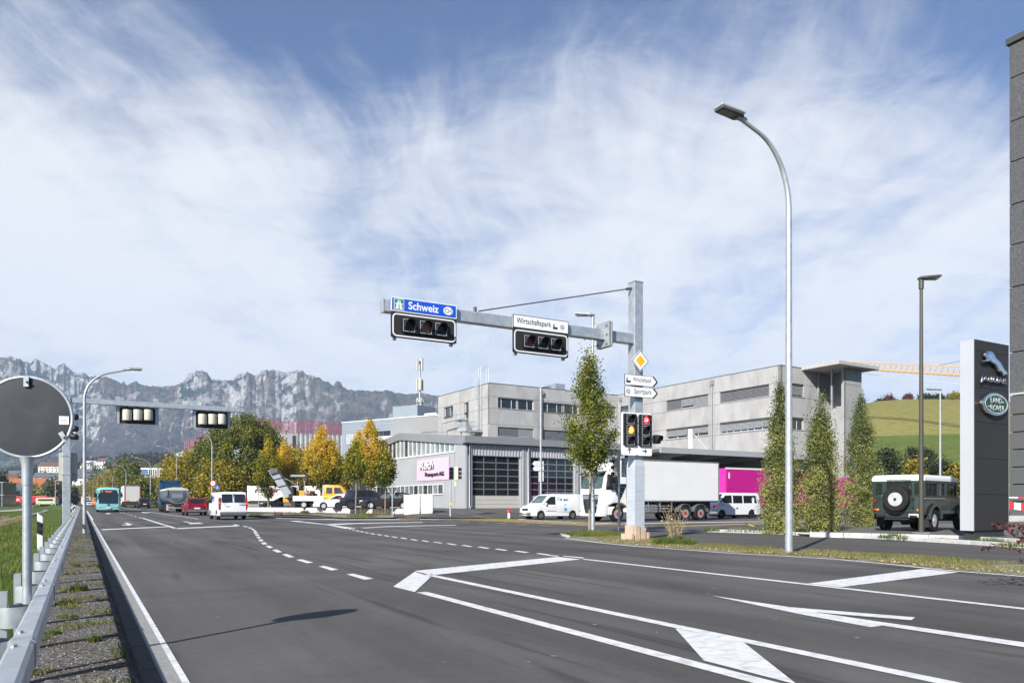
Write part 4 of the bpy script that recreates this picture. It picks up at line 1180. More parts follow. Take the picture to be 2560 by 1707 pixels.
# ---------------- blue-grey block to the left, with mast
w3 = Vector((.836, -.548, 0)).normalized()
G3 = Fac((-18.9, 120.0, 0), (.836, -.548)); gx0, gx1 = G3.t(855), G3.t(1100)
G3o = Vector(G3.p(gx0, 0)); G3 = Fac(G3o, (.836, -.548)); Lg = G3.t(1100); ZG = 14.4
gb = thing('office_annexe', 'flat-roofed blue-grey clad office building with a rooftop mast housing', 'building', tuple(G3o), world=True)
ts_ = G3.t(982)
gw = [(G3.t(863), G3.t(976), 10.9, 12.6), (G3.t(863), G3.t(880), 7.2, 9.0)]
wall_with_holes(G3, gb, 0, ts_, 0, ZG, gw, bluegrey, name='cladding_wall')
gw2 = [(G3.t(1056), Lg - .4, 9.4, 12.0)]
wall_with_holes(G3, gb, ts_, Lg, 0, ZG, gw2, M('grey_cladding', (.27, .27, .27), .6, .1, .05), name='cladding_wall')
window(G3, gb, *gw[0], mull=(.16, .32, .48, .66, .74, .83), frame=frame_g, blind=[(0, .6, 1, M('light_blind', (.48, .50, .52), .5, .1, .04))], glass=glass_d, depth=.15)
window(G3, gb, *gw[1], mull=(), frame=frame_g, blind=[(0, 1, 1, blind_m)], depth=.15)
window(G3, gb, *gw2[0], mull=(.25, .45, .65, .85), blind=[(0, 1, .62, blind_m)], glass=glass_d, depth=.15)
mb = MB()
for i in range(28): G3.box(mb, .02, ts_ - .02, .5 + i * .5, .52 + i * .5, .0, .012) if not (10.7 < .5 + i * .5 < 12.7) else None
mb.build('cladding_grooves', joint, gb, kind='stuff')
mb = MB(); G3.box(mb, -.1, Lg, ZG + .003, ZG + .14, -.4, .08); mb.build('parapet_cap', frame_w, gb)
mb = MB(); G3.box(mb, 0.02, Lg, ZG - .4, ZG - .3, -15, -.37); G3.box(mb, 0, .3, 0, ZG, -15, -.37); mb.build('roof', roofm, gb)
mb = MB(); G3.box(mb, G3.t(950), G3.t(1012), ZG - .3, ZG + 2.4, -7.5, -3); mb.build('plant_room', bluegrey, gb)
mb = MB(); G3.box(mb, G3.t(1030), G3.t(1060), ZG - .3, ZG + .9, -6.5, -3); mb.build('ventilation_unit', frame_w, gb)
# white annexe block in front of the grey one
mb = MB(); G3.box(mb, G3.t(979), G3.t(1036), 0, 11.4, .4, 3.4); mb.build('annexe', M('pale_panel', (.55, .55, .52), .6, 0, .08, 2), gb)
mast = thing('antenna_mast', 'tall cellular mast with panel antennas on the grey roof', 'mast', G3.p(G3.t(998), ZG + 2.4, -5), world=True)
mp_ = Vector(G3.p(G3.t(998), 0, -5)); zt = CH + (HZ - 896) / F * mp_.y
mb = MB(); mb.tube([(mp_.x, mp_.y, ZG + 2.4), (mp_.x, mp_.y, zt - 1)], [.2, .14], 10); mb.build('pole', galv_dull, mast, smooth=40)
for (z, r, h, w, n_) in ((zt - 2, .45, 2.0, .3, 3), (zt - 5.2, .45, 2.0, .4, 3), (zt - 9.0, .4, 2.6, .3, 3), (zt - 7.2, .5, .5, .6, 4), (zt - 11.5, .4, 1.0, .35, 2)):
 for i in range(n_):
  a = i * 2 * math.pi / n_ + z; mb = MB(); mb.box((mp_.x + r * math.cos(a), mp_.y + r * math.sin(a), z + h / 2), (.22, w, h), Matrix.Rotation(a, 3, 'Z')); mb.box((mp_.x + r * .5 * math.cos(a), mp_.y + r * .5 * math.sin(a), z + h / 2), (r, .05, .08), Matrix.Rotation(a, 3, 'Z'))
  mb.build('antenna', cream if h > 1.5 else galv_dull, mast, bevel=.02)

# ---------------- hall under construction with red safety netting
C4 = Vector(((610 - CX) / F * 125, 125, 0)); Z4 = 13.4
h4 = thing('warehouse', 'pale warehouse with red safety netting along its roof edge behind the trees', 'warehouse', tuple(C4), world=True)
L4 = Fac(C4 + Vector((*BU, 0)) * 75, (-BU[0], -BU[1])); R4 = Fac(C4, BV); W4 = R4.t(858)
beige = M('beige_sheet', (.46, .43, .38), .6, 0, .05, .3); pale = M('pale_sheet', (.52, .51, .50), .5, .1, .06, .5)
tb4 = L4.t(462)
mb = MB(); L4.box(mb, 0, tb4, 0, Z4, -.3, 0); mb.build('beige_wall', beige, h4)
corrugated(L4, h4, tb4, 75, const(0), const(Z4 - .3), corr_l, .9)
t1 = R4.t(735)
mb = MB(); R4.box(mb, 0, t1, 0, Z4, -.3, 0); mb.build('wall', pale, h4)
corrugated(R4, h4, t1, W4, const(0), const(Z4 - .3), corr_l, .8)
mb = MB(); mb.prism([L4.p(0, Z4 - .35, -.35), L4.p(74.6, Z4 - .35, -.35), R4.p(W4, Z4 - .35, -.35), R4.p(W4, Z4 - .35, -60)], (0, 0, .1)); mb.build('roof', roofm, h4)
net = bpy.data.materials.new('red_netting'); net.use_nodes = True
t_ = net.node_tree; b = t_.nodes['Principled BSDF']; b.inputs['Base Color'].default_value = (.48, .05, .10, 1); b.inputs['Roughness'].default_value = .8; b.inputs['Alpha'].default_value = .3
n1 = MB(); n2 = MB()
for f, a, b_ in ((L4, tb4, 75), (R4, 0, W4)):
 k = int((b_ - a) / 3)
 prev = None
 for i in range(k + 1):
  t = a + (b_ - a) * i / k; n2.tube([f.p(t, Z4 - .6, .1), f.p(t, Z4 + 2.1, .1)], .04, 5)
  cur = [f.p(t, Z4 - .4, .16), f.p(t, Z4 + .6, .12), f.p(t, Z4 + 2.0 - .18 * (i % 3), .08)]
  if prev: n1.raw(prev + cur, [(0, 3, 4, 1), (1, 4, 5, 2)])
  prev = cur
n1.build('safety_netting', net, h4); n2.build('netting_post', galv_dull, h4, kind='stuff')
# outside stair on that wall
mb = MB(); ta, tb_ = R4.t(712), R4.t(748)
for i, z in enumerate((3.5, 6.8, 10.2)): R4.box(mb, ta, tb_, z, z + .12, .1, 1.4)
for i, z in enumerate((.2, 3.5, 6.8)):
 a, b_ = (ta, tb_) if i % 2 else (tb_, ta); R4.slab(mb, [(a, z), (b_, z + 3.3), (b_, z + 3.55), (a, z + .25)], 1.45, 2.2)
for t in (ta, tb_):
 for z in (0,): mb.tube([R4.p(t, 0, 1.3), R4.p(t, 12.4, 1.3)], .07, 6)
mb.build('outside_stair', galv_dull, h4)
mb = MB(); R4.box(mb, R4.t(731), R4.t(744), 10.3, 12.6, .01, .06); mb.build('door', joint, h4)
mb = MB(); R4.box(mb, R4.t(731), R4.t(744), 6.9, 9.2, .01, .06); mb.build('door', joint, h4)

# ---------------- white office far along the road
O5 = Vector(((353 - CX) / F * 185, 185, 0)); N5 = Fac(O5, (.96, .28)); L5 = N5.t(419)
w5 = thing('far_office', 'small white gridded office with blue corner beside the avenue trees', 'building', tuple(O5), world=True)
zc = [CH + (HZ - y) / F * 185 for y in (1205, 1197, 1181, 1169)]
mb = MB(); N5.box(mb, 0, L5, 0, zc[3], -8, -.5); mb.build('wall', M('office_glazing', (.12, .14, .17), .2, 0, .3, .3), w5)
mb = MB(); N5.box(mb, 0, 1.4, zc[0], zc[2] + 1.2, -.49, .02); mb.build('blue_panel', M('blue_panel', (.10, .17, .42), .5, 0, .05), w5)
for z in (zc[0], (zc[1] + zc[2]) / 2, zc[3]):
 mb = MB(); N5.box(mb, -.1, L5, z - .4, z, -.48, .15); mb.build('spandrel', frame_w, w5)
for i in range(10):
 t = 1.5 + i * (L5 - 1.6) / 9; mb = MB(); N5.box(mb, t, t + .22, zc[0], zc[3] - .42, -.47, .1); mb.build('pilaster', frame_w, w5)
mb = MB(); N5.box(mb, 1, L5, 0, zc[0] - .4, -.4, -.1); mb.build('ground_floor_wall', joint, w5)

# ---------------- tall dark showroom at the picture's edge
K6 = Vector(((2524 - CX) / F * 46, 46, 0)); S6 = Fac(K6, (-UX, -UY))   # comes towards the camera along the road
V6 = Fac(K6, (VX, VY))
sh = thing('showroom', 'tall dark grey panel-clad showroom block with terrazzo-like upper cladding', 'building', tuple(K6), world=True)
ZT6 = CH + (HZ - 113) / F * 46
speck = bpy.data.materials.new('speckled_dark_panel'); speck.use_nodes = True
t_ = speck.node_tree; b = t_.nodes['Principled BSDF']; L = t_.links.new
co = t_.nodes.new('ShaderNodeTexCoord'); vo_ = t_.nodes.new('ShaderNodeTexNoise'); vo_.inputs['Scale'].default_value = 9; vo_.inputs['Detail'].default_value = 6; vo_.inputs['Roughness'].default_value = .9
L(co.outputs['Object'], vo_.inputs['Vector'])
cr = t_.nodes.new('ShaderNodeValToRGB'); cr.color_ramp.elements[0].position = .36; cr.color_ramp.elements[0].color = (.055, .055, .058, 1); cr.color_ramp.elements[1].position = .68; cr.color_ramp.elements[1].color = (.17, .17, .17, 1)
e = cr.color_ramp.elements.new(.52); e.color = (.095, .095, .098, 1)
L(vo_.outputs[0], cr.inputs[0]); L(cr.outputs[0], b.inputs['Base Color']); b.inputs['Roughness'].default_value = .6; b.inputs['Specular IOR Level'].default_value = .2
L6 = 18.0
zu = [CH + (HZ - (60 + y / 1.868)) / F * 46 for y in (132, 258, 460, 648, 848, 1035, 1232, 1535)]
zl_ = [CH + (HZ - (800 + y / 2.45)) / F * 46 for y in (462, 580, 687, 793, 900, 1005, 1110, 1215)]
smooth_d = M('dark_smooth_panel', (.098, .098, .098), .5, 0, .06, 1, spec=.25)
zu[0] = ZT6
for lst, mt in ((zu + [zl_[0]], speck), (zl_, smooth_d)):
 for z1, z0 in zip(lst, lst[1:]):
  for j in range(3):
   mb = MB(); S6.box(mb, j * 6.0 + (.0 if j == 0 else .02), (j + 1) * 6.0 - .02, z0 + .035, z1 - .035, -.2, 0 if mt is speck else -.06); mb.build('wall_panel', mt, sh)
mb = MB(); S6.box(mb, .1, L6, 0, ZT6 - .05, -.6, -.21); mb.build('inner_wall', joint, sh)
mb = MB(); V6.box(mb, .3, 16, 0, ZT6 - .01, .02, .3); mb.build('back_wall', speck, sh)
mb = MB(); S6.box(mb, -.15, L6, ZT6 + .003, ZT6 + .35, -1, .15); mb.build('parapet_cap', joint, sh)
mb = MB(); S6.box(mb, -.05, L6, -.0, .42, -.2, .12); mb.build('plinth', concrete, sh)
mb = MB(); S6.box(mb, 0, L6, zl_[0] + .0, zl_[0] + .12, -.05, .02)
mb.build('ledge', M('pale_ledge', (.4, .4, .4), .6, 0, 0), sh)
# ------------------------------------------------------------------ vehicles (local axes: x forward, y to its left, z up)
WH = {}
def wheel(parent, x, y, r, w=.22, style='spoke', rim=None, hub=None):
 key = (round(r, 3), round(w, 3), style, (rim or rimm).name)
 if key not in WH:
  t = MB(); h = w / 2
  t.lathe([(r * .62, -h), (r * .93, -h), (r, -h * .7), (r, h * .7), (r * .93, h), (r * .62, h), (r * .62, -h)], axis='y', n=28)
  tm = t.mesh('tyre', smooth=40); tm.materials.append(tyre_m)
  q = MB(); q.lathe([(r * .64, h * .75), (r * .60, h * .55), (r * .58, h * .25), (0, h * .25)], axis='y', n=24)
  dk = M('dark_wheel_dish', (.06, .06, .065), .5, .3, 0)
  if style == 'spoke':
   for k in range(5):
    a = k * 2 * math.pi / 5 + .3
    q.box((r * .33 * math.cos(a), h * .55, r * .33 * math.sin(a)), (r * .6, h * .3, r * .15), Matrix.Rotation(-a, 3, 'Y'))
   q.lathe([(r * .14, h * .3), (r * .13, h * .85), (0, h * .85)], axis='y', n=12)
  else:
   q.lathe([(r * .5, h * .25), (r * .42, h * .5), (r * .2, h * .62), (r * .15, h * .9), (0, h * .9)], axis='y', n=20)
  rm = q.mesh('rim', smooth=35)
  rm.materials.append(rim or rimm)
  d = MB(); d.lathe([(r * .575, h * .27), (0, h * .27)], axis='y', n=20); dm = d.mesh('wheel_dish'); dm.materials.append(dk)
  WH[key] = (tm, rm, dm)
 tm, rm, dm = WH[key]
 rot = (0, 0, 0) if y > 0 else (0, 0, math.pi)
 wo_ = instance(tm, 'wheel', parent, (x, y, r), rot)
 ri = bpy.data.objects.new('rim', rm); COL.objects.link(ri); ri.parent = wo_
 if style == 'spoke':
  di = bpy.data.objects.new('wheel_dish', dm); COL.objects.link(di); di.parent = wo_
 return wo_
def yfac(x, z, S):
 f = 1.0
 if z > S['belt']: f -= S.get('tum', .16) * ((z - S['belt']) / max(.01, S['H'] - S['belt'])) ** 1.2
 if z < S['belt'] * .55: f -= .03 * (1 - z / (S['belt'] * .55))
 xe = S['L'] / 2; n0 = xe * .70
 if abs(x) > n0: f -= S.get('nose', .10) * ((abs(x) - n0) / (xe - n0)) ** 2
 return f
def car_body(S, mat, parent):
 W_ = S['W']; prof = S['prof']; zb = S['zb']; r = S['r']; ra = r * 1.13
 pts = list(prof)                      # from the rear bottom over the roof to the front bottom
 for wx in sorted(S['wx'], reverse=True):
  n = 9; a0 = math.asin(max(-1, min(1, (zb - r) / ra)))
  for k in range(n + 1):
   a = a0 + (math.pi - 2 * a0) * k / n
   pts.append((wx + ra * math.cos(a), r + ra * math.sin(a)))
 mb = MB(); mb.prism([(x, -W_ / 2, z) for x, z in pts], (0, W_, 0))
 me = bpy.data.meshes.new('body'); me.from_pydata([tuple(v) for v in mb.v], [], mb.f)
 bm = bmesh.new(); bm.from_mesh(me)
 for z in (S['belt'], (S['belt'] + S['H']) / 2, S['belt'] * .55, S['H'] - .06):
  bmesh.ops.bisect_plane(bm, geom=bm.verts[:] + bm.edges[:] + bm.faces[:], plane_co=(0, 0, z), plane_no=(0, 0, 1))
 xe = S['L'] / 2
 for k in (.70, .82, .92):
  for s in (-1, 1): bmesh.ops.bisect_plane(bm, geom=bm.verts[:] + bm.edges[:] + bm.faces[:], plane_co=(s * xe * k, 0, 0), plane_no=(1, 0, 0))
 for y in (-W_ * .3, 0, W_ * .3): bmesh.ops.bisect_plane(bm, geom=bm.verts[:] + bm.edges[:] + bm.faces[:], plane_co=(0, y, 0), plane_no=(0, 1, 0))
 for v in bm.verts:
  v.co.y *= yfac(v.co.x, v.co.z, S)
  e = abs(v.co.y) / (W_ / 2)        # ends bow outwards, roof crowns
  if e < .7:
   if v.co.x > xe * .85 or v.co.x < -xe * .9: v.co.x += math.copysign(S.get('bow', .05), v.co.x) * (1 - e)
   if v.co.z > S['H'] - .12: v.co.z += .025
 bmesh.ops.recalc_face_normals(bm, faces=bm.faces)
 ed = [e for e in bm.edges if len(e.link_faces) == 2 and e.calc_face_angle(0) > R(50) and min(v.co.z for v in e.verts) > zb + .02]
 bmesh.ops.bevel(bm, geom=ed, offset=S.get('bev', .05), segments=3, affect='EDGES', profile=.5, clamp_overlap=True)
 bm.to_mesh(me); bm.free(); me.shade_smooth(); me.set_sharp_from_angle(angle=R(38)); me.materials.append(mat)
 o = bpy.data.objects.new('body', me); COL.objects.link(o); o.parent = parent
 u = MB(); u.bx(-xe * .93, xe * .93, -W_ / 2 + .24, W_ / 2 - .24, zb * .8, r * 2.35); u.build('underbody', blackm, parent)
 return o
def side_pane(S, pts, mat, parent, name='side_window', off=.008, both=True, side=1, th=.012):
 for s in ((1, -1) if both else (side,)):
  mb = MB(); a = [(x, s * (S['W'] / 2 * yfac(x, z, S) + off), z) for x, z in pts]
  if s < 0: a = a[::-1]
  mb.prism(a, (0, -s * th, 0)); mb.build(name, mat, parent)
def end_pane(S, p0, p1, w0, w1, mat, parent, name='windscreen', off=.012, y0=0, bow=.03):
 """glass on a sloping end between profile points p0 (low) and p1 (high), half widths w0, w1"""
 d = Vector((p1[0] - p0[0], 0, p1[1] - p0[1])); n = Vector((d.z, 0, -d.x)).normalized()
 if n.x * (1 if p0[0] > 0 else -1) < 0: n = -n
 a = [Vector((p0[0], y0 + t * w0, p0[1])) + n * (off + bow * (1 - t * t)) for t in (-1, -.5, 0, .5, 1)]; b = [Vector((p1[0], y0 + t * w1, p1[1])) + n * (off + bow * (1 - t * t)) for t in (1, .5, 0, -.5, -1)]
 mb = MB(); mb.prism(a + b, -n * .02); return mb.build(name, mat, parent, smooth=30)
def lump(parent, name, mat, x0, x1, y0, y1, z0, z1, bevel=.02, **k):
 mb = MB(); mb.bx(x0, x1, y0, y1, z0, z1); return mb.build(name, mat, parent, bevel=bevel, **k)
def pair(parent, name, mat, x0, x1, y0, y1, z0, z1, bevel=.02):
 lump(parent, name, mat, x0, x1, y0, y1, z0, z1, bevel); lump(parent, name, mat, x0, x1, -y1, -y0, z0, z1, bevel)
def mirrors(parent, x, y, z, mat, h=.18):
 for s in (1, -1):
  lump(parent, 'wing_mirror', mat, x - .06, x + .08, min(s * y, s * (y + .2)), max(s * y, s * (y + .2)), z, z + h, .03)
VAN = dict(L=5.0, W=1.95, H=1.93, zb=.30, belt=1.12, r=.33, wx=(1.55, -1.55), tum=.09, nose=.07,
           prof=[(-2.48, .30), (-2.5, .9), (-2.47, 1.4), (-2.40, 1.84), (-2.26, 1.93), (1.0, 1.93), (1.22, 1.86), (1.88, 1.22), (2.30, 1.04), (2.47, .82), (2.5, .30)])
SUV = dict(L=4.6, W=1.85, H=1.62, zb=.32, belt=.98, r=.36, wx=(1.42, -1.38), tum=.2, nose=.14,
           prof=[(-2.22, .32), (-2.3, .6), (-2.24, .95), (-2.0, 1.15), (-1.72, 1.54), (-1.5, 1.62), (.25, 1.60), (.5, 1.52), (1.15, 1.06), (2.0, .92), (2.25, .72), (2.3, .32)])
WAG = dict(L=4.7, W=1.80, H=1.43, zb=.24, belt=.90, r=.33, wx=(1.38, -1.32), tum=.2, nose=.14,
           prof=[(-2.3, .26), (-2.35, .6), (-2.3, .86), (-2.12, 1.0), (-1.75, 1.32), (-1.4, 1.40), (-.3, 1.43), (.2, 1.38), (.98, .93), (1.9, .78), (2.28, .6), (2.35, .26)])
HAT = dict(L=4.2, W=1.76, H=1.44, zb=.22, belt=.90, r=.32, wx=(1.28, -1.26), tum=.2, nose=.14,
           prof=[(-2.05, .24), (-2.1, .6), (-2.02, .92), (-1.7, 1.28), (-1.3, 1.40), (-.2, 1.44), (.2, 1.38), (1.0, .95), (1.75, .78), (2.05, .58), (2.1, .24)])
CAD = dict(L=4.4, W=1.80, H=1.80, zb=.26, belt=1.02, r=.31, wx=(1.42, -1.26), tum=.10, nose=.10,
           prof=[(-2.17, .28), (-2.2, .8), (-2.17, 1.4), (-2.08, 1.72), (-1.9, 1.80), (.4, 1.80), (.7, 1.72), (1.32, 1.14), (1.9, .96), (2.15, .76), (2.2, .28)])
# windows of each body type, as (x,z) outlines
def glaze(S, root, kind, g=glass_d):
 if kind == 'suv':
  side_pane(S, [(-1.98, 1.12), (-1.1, 1.06), (-1.1, 1.50), (-1.55, 1.48)], g, root); side_pane(S, [(-1.02, 1.05), (-.12, 1.02), (-.12, 1.52), (-1.02, 1.50)], g, root)
  side_pane(S, [(-.04, 1.02), (.98, 1.04), (.45, 1.46), (.2, 1.52), (-.04, 1.52)], g, root)
  end_pane(S, (1.12, 1.09), (.55, 1.49), .72, .60, g, root); end_pane(S, (-2.0, 1.16), (-1.76, 1.50), .66, .58, g, root, 'rear_window')
 if kind == 'wag':
  side_pane(S, [(-2.0, .98), (-1.3, .95), (-1.3, 1.30), (-1.72, 1.24)], g, root); side_pane(S, [(-1.22, .95), (-.35, .94), (-.35, 1.34), (-1.22, 1.31)], g, root)
  side_pane(S, [(-.27, .94), (.85, .95), (.2, 1.30), (-.27, 1.34)], g, root)
  end_pane(S, (.96, .96), (.24, 1.36), .70, .55, g, root); end_pane(S, (-2.1, 1.03), (-1.78, 1.29), .62, .52, g, root, 'rear_window')
 if kind == 'hat':
  side_pane(S, [(-1.72, 1.0), (-1.1, .96), (-1.1, 1.32), (-1.5, 1.26)], g, root); side_pane(S, [(-1.02, .95), (-.1, .94), (-.1, 1.35), (-1.02, 1.33)], g, root)
  side_pane(S, [(0, .94), (.85, .96), (.2, 1.31), (0, 1.34)], g, root)
  end_pane(S, (.98, .97), (.24, 1.36), .70, .55, g, root); end_pane(S, (-1.98, .97), (-1.72, 1.25), .62, .52, g, root, 'rear_window')
 if kind == 'cad':
  side_pane(S, [(.22, 1.06), (1.28, 1.08), (.62, 1.62), (.22, 1.64)], g, root)
  end_pane(S, (1.30, 1.18), (.74, 1.68), .74, .64, M('pale_reflecting_glass', (.10, .13, .13), .08, 0, .5, 2), root)
 if kind == 'van':
  side_pane(S, [(.55, 1.16), (1.78, 1.22), (1.2, 1.74), (.55, 1.76)], g, root)
  end_pane(S, (1.86, 1.27), (1.24, 1.84), .80, .72, g, root)
def finish(S, root, kind, mat, front=True, trim=None, style='spoke', rim=None, bumper=None):
 xe = S['L'] / 2; w = S['W'] / 2
 for x in S['wx']:
  for s in (1, -1): wheel(root, x, s * (w - .12), S['r'], .21, style, rim)
 zl = S['belt'] * .72
 pair(root, 'headlight', headl, xe - .32, xe - .02, w * .56, w * .86, zl - .02, zl + .12)
 pair(root, 'tail_lamp', red_l, -xe - .015, -xe + .12, w * .70, w * .90, S['belt'] - .12, S['belt'] + .12)
 lump(root, 'number_plate', plate_m, -xe - .06, -xe - .02, -.26, .26, .62, .74, 0); lump(root, 'number_plate', plate_m, xe + .03, xe + .07, -.26, .26, .42, .53, 0)
 lump(root, 'front_bumper', bumper or mat, xe - .25, xe + .045, -w * .84, w * .84, S['zb'] + .02, S['zb'] + .26, .06)
 lump(root, 'rear_bumper', bumper or mat, -xe - .05, -xe + .2, -w * .86, w * .86, S['zb'] + .02, S['zb'] + .24, .05)
 lump(root, 'grille', black, xe - .03, xe + .035, -w * .42, w * .42, zl - .10, zl + .06, .02)
 mirrors(root, {'suv': .95, 'wag': .75, 'hat': .75, 'cad': 1.05, 'van': 1.55}[kind], w * .90, S['belt'] + .0, mat)
 hx = {'suv': (-.3, -1.2), 'wag': (-.35, -1.3), 'hat': (-.2, -1.1), 'cad': (.35,), 'van': (.7,)}[kind]
 for x in hx:
  for s in (1, -1): lump(root, 'door_handle', trim or mat, x, x + .16, min(s * (w - .02), s * (w + .03)), max(s * (w - .02), s * (w + .03)), S['belt'] - .14, S['belt'] - .11, .008)
def make_car(name, label, cat, S, kind, mat, x, y, head, group=None, style='spoke', rim=None, bumper=None, glass=glass_d, z=None, sc=1.0):
 root = thing(name, label, cat, (x, y, H(x, y) if z is None else z), head, group); root.scale = (sc,) * 3
 car_body(S, mat, root); glaze(S, root, kind, glass); finish(S, root, kind, mat, style=style, rim=rim, bumper=bumper)
 return root
HU = math.atan2(UY, UX); HV = math.atan2(VY, VX)      # headings along the main and the side road
Y_, Z_ = (0, 1, 0), (0, 0, 1)
gtrim = M('grey_bumper_plastic', (.10, .105, .11), .6, 0, .05)

# white transporter seen from behind
S = VAN
p = G(583, 1299)
tv = thing('transporter_van', 'white panel van seen from behind with tall tail lamps and red and blue lettering', 'van', (p[0] + UX * 2.5, p[1] + UY * 2.5, 0), HU)
car_body(S, carwhite, tv); glaze(S, tv, 'van')
end_pane(S, (-2.475, 1.22), (-2.40, 1.78), .36, .34, glass_d, tv, 'rear_window', y0=.41, bow=0.0, off=.085); end_pane(S, (-2.475, 1.22), (-2.40, 1.78), .36, .34, glass_d, tv, 'rear_window', y0=-.41, bow=0.0, off=.085)
for x in S['wx']:
 for s in (1, -1): wheel(tv, x, s * .86, .33, .21, 'dish')
for s in (1, -1):
 mb = MB(); mb.bx(-2.53, -2.36, min(s * .84, s * .96), max(s * .84, s * .96), .72, 1.55); tl = mb.build('tail_lamp', red_l, tv, bevel=.02)
 mb = MB(); mb.bx(-2.535, -2.40, min(s * .845, s * .955), max(s * .845, s * .955), 1.12, 1.25); mb.build('reverse_lamp', amber_l, tl)
 lump(tv, 'headlight', headl, 2.2, 2.48, min(s * .5, s * .85), max(s * .5, s * .85), .8, 1.0)
lump(tv, 'rear_bumper', gtrim, -2.58, -2.3, -.88, .88, .32, .56, .04); lump(tv, 'front_bumper', gtrim, 2.2, 2.56, -.88, .88, .30, .62, .05)
lump(tv, 'number_plate', plate_m, -2.53, -2.49, .08, .60, .66, .78, 0); lump(tv, 'door_handle', black, -2.54, -2.47, .15, .5, .90, .95, .01)
lump(tv, 'door_seam', joint, -2.505, -2.47, -.01, .01, .58, 1.84, 0); lump(tv, 'brake_lamp', red_l, -2.44, -2.36, -.13, .13, 1.84, 1.885, 0)
mirrors(tv, 1.55, .88, 1.18, black, .24)
for k, (c_, ch) in enumerate((((.55, .05, .08), 'H'), ((.05, .12, .45), 'S'), ((.05, .12, .45), 'H'))):
 text_mesh(ch, M('logo_' + ('red' if k == 0 else 'blue'), c_, .5, 0, 0), 'lettering', tv, (-2.53, -.42 - k * .15, .98), (0, -1, 0), Z_, height=.13, width=.12, bold=.03)
lump(tv, 'lettering_strip', M('logo_red', (.55, .05, .08), .5, 0, 0), -2.515, -2.49, .1, .6, 1.04, 1.09, 0)
for s in (1,):
 lump(tv, 'side_panel_logo', M('logo_blue', (.05, .12, .45), .5, 0, 0), .0, .35, .955, .965, 1.2, 1.65, 0)
 lump(tv, 'side_panel_logo', M('logo_red', (.5, .05, .08), .5, 0, 0), -.42, -.25, .955, .965, 1.2, 1.65, 0)
# red estate SUV behind the tipper
redp = M('dark_red_metallic_paint', (.26, .010, .022), .2, .35, .08, 3, spec=.7)
p = G(493, 1288.3)
rs = make_car('parked_car', 'dark red compact SUV waiting behind the tipper lorry', 'car', SUV, 'suv', redp, p[0] + UX * 2.3, p[1] + UY * 2.3, HU, bumper=gtrim)
lump(rs, 'bumper_trim', alu, -2.37, -2.3, -.7, .7, .36, .40, 0)
bs = make_car('moving_car', 'black SUV with red tail lamps driving behind the semi-trailer', 'car', SUV, 'suv', carblack, -62.3, 128.5, HU + .02, z=rise(128))
# cars coming towards the camera behind the bus
orp = M('orange_car_paint', (.62, .20, .02), .3, 0, .03)
def at(px_x, Y): return ((px_x - CX) / F * Y, Y)
x, y = at(243, 165); make_car('moving_car', 'orange delivery van half hidden behind the turquoise bus', 'car', CAD, 'cad', orp, x, y, HU + math.pi + .05, z=rise(y), sc=1.02)
for (q, Y, lab) in ((222, 182, 'white compact car following the orange van'), (213, 215, 'white car further back in the oncoming queue')):
 x, y = at(q, Y); make_car('moving_car', lab, 'car', HAT if Y < 200 else SUV, 'hat' if Y < 200 else 'suv', carwhite, x, y, HU + math.pi + .05, z=rise(y))
x, y = at(214.5, 260)
wv = make_car('delivery_van', 'white high-roofed van at the end of the oncoming queue', 'van', CAD, 'cad', carwhite, x, y, HU + math.pi + .05, z=rise(y), sc=1.5)

# turquoise bus
p = G(271, 1280); bus = thing('city_bus', 'turquoise city bus with orange destination display coming down the road', 'bus', (p[0] + UX * 6, p[1] + UY * 6, .02), HU + math.pi)
turq = M('turquoise_bus_paint', (.22, .52, .54), .3, 0, .04, spec=.6)
SB = dict(L=12, W=2.5, H=3.0, zb=.30, belt=1.2, r=.48, wx=(3.3, -2.6), tum=.04, nose=.05, bev=.12, bow=.10,
          prof=[(-5.95, .3), (-6, 2.7), (-5.9, 3.0), (5.6, 3.0), (5.80, 2.72), (5.97, 1.2), (6.0, .9), (5.92, .30)])
car_body(SB, turq, bus)
end_pane(SB, (5.97, 1.08), (5.86, 2.38), 1.06, 1.04, glass_d, bus, bow=.10, off=.06); dp = end_pane(SB, (5.86, 2.44), (5.78, 2.76), .95, .90, black, bus, 'destination_display', bow=.10, off=.07)
led = emit_mat('display_orange', (.9, .16, .03), .9)
text_mesh('13', led, 'lettering', dp, (6.09, -.80, 2.50), (0, 1, 0), (-.15, 0, .99), height=.18, width=.2, extrude=.01, bold=.01)
text_mesh('Balzers', led, 'lettering', dp, (6.09, -.32, 2.50), (0, 1, 0), (-.15, 0, .99), height=.18, width=.72, extrude=.01, bold=.01)
for i in range(6): side_pane(SB, [(-5.2 + i * 1.75, 1.25), (-3.55 + i * 1.75, 1.25), (-3.55 + i * 1.75, 2.4), (-5.2 + i * 1.75, 2.4)], glass_d, bus, off=.012)
for x_ in SB['wx']:
 for s in (1, -1): wheel(bus, x_, s * 1.1, .48, .28, 'dish')
for s in (1, -1):
 lump(bus, 'headlight', headl, 5.85, 6.04, min(s * .72, s * 1.1), max(s * .72, s * 1.1), .62, .78, .04)
 mb = MB(); mb.tube([(5.8, s * 1.2, 2.6), (6.1, s * 1.42, 2.55), (6.15, s * 1.45, 2.3)], .04, 6); mb.box((6.15, s * 1.45, 2.1), (.14, .24, .5)); mb.build('wing_mirror', black, bus, bevel=.02)
lump(bus, 'number_plate', plate_m, 6.08, 6.12, -.26, .26, .45, .57, 0)
mb = MB(); mb.lathe([(.13, 6.09), (.13, 6.12), (.10, 6.12), (.10, 6.09)], axis='x', n=16, c=(0, 0, .92)); mb.lathe([(.045, 6.09), (.045, 6.13), (0, 6.13)], axis='x', n=10, c=(0, 0, .92)); mb.build('badge', black, bus)
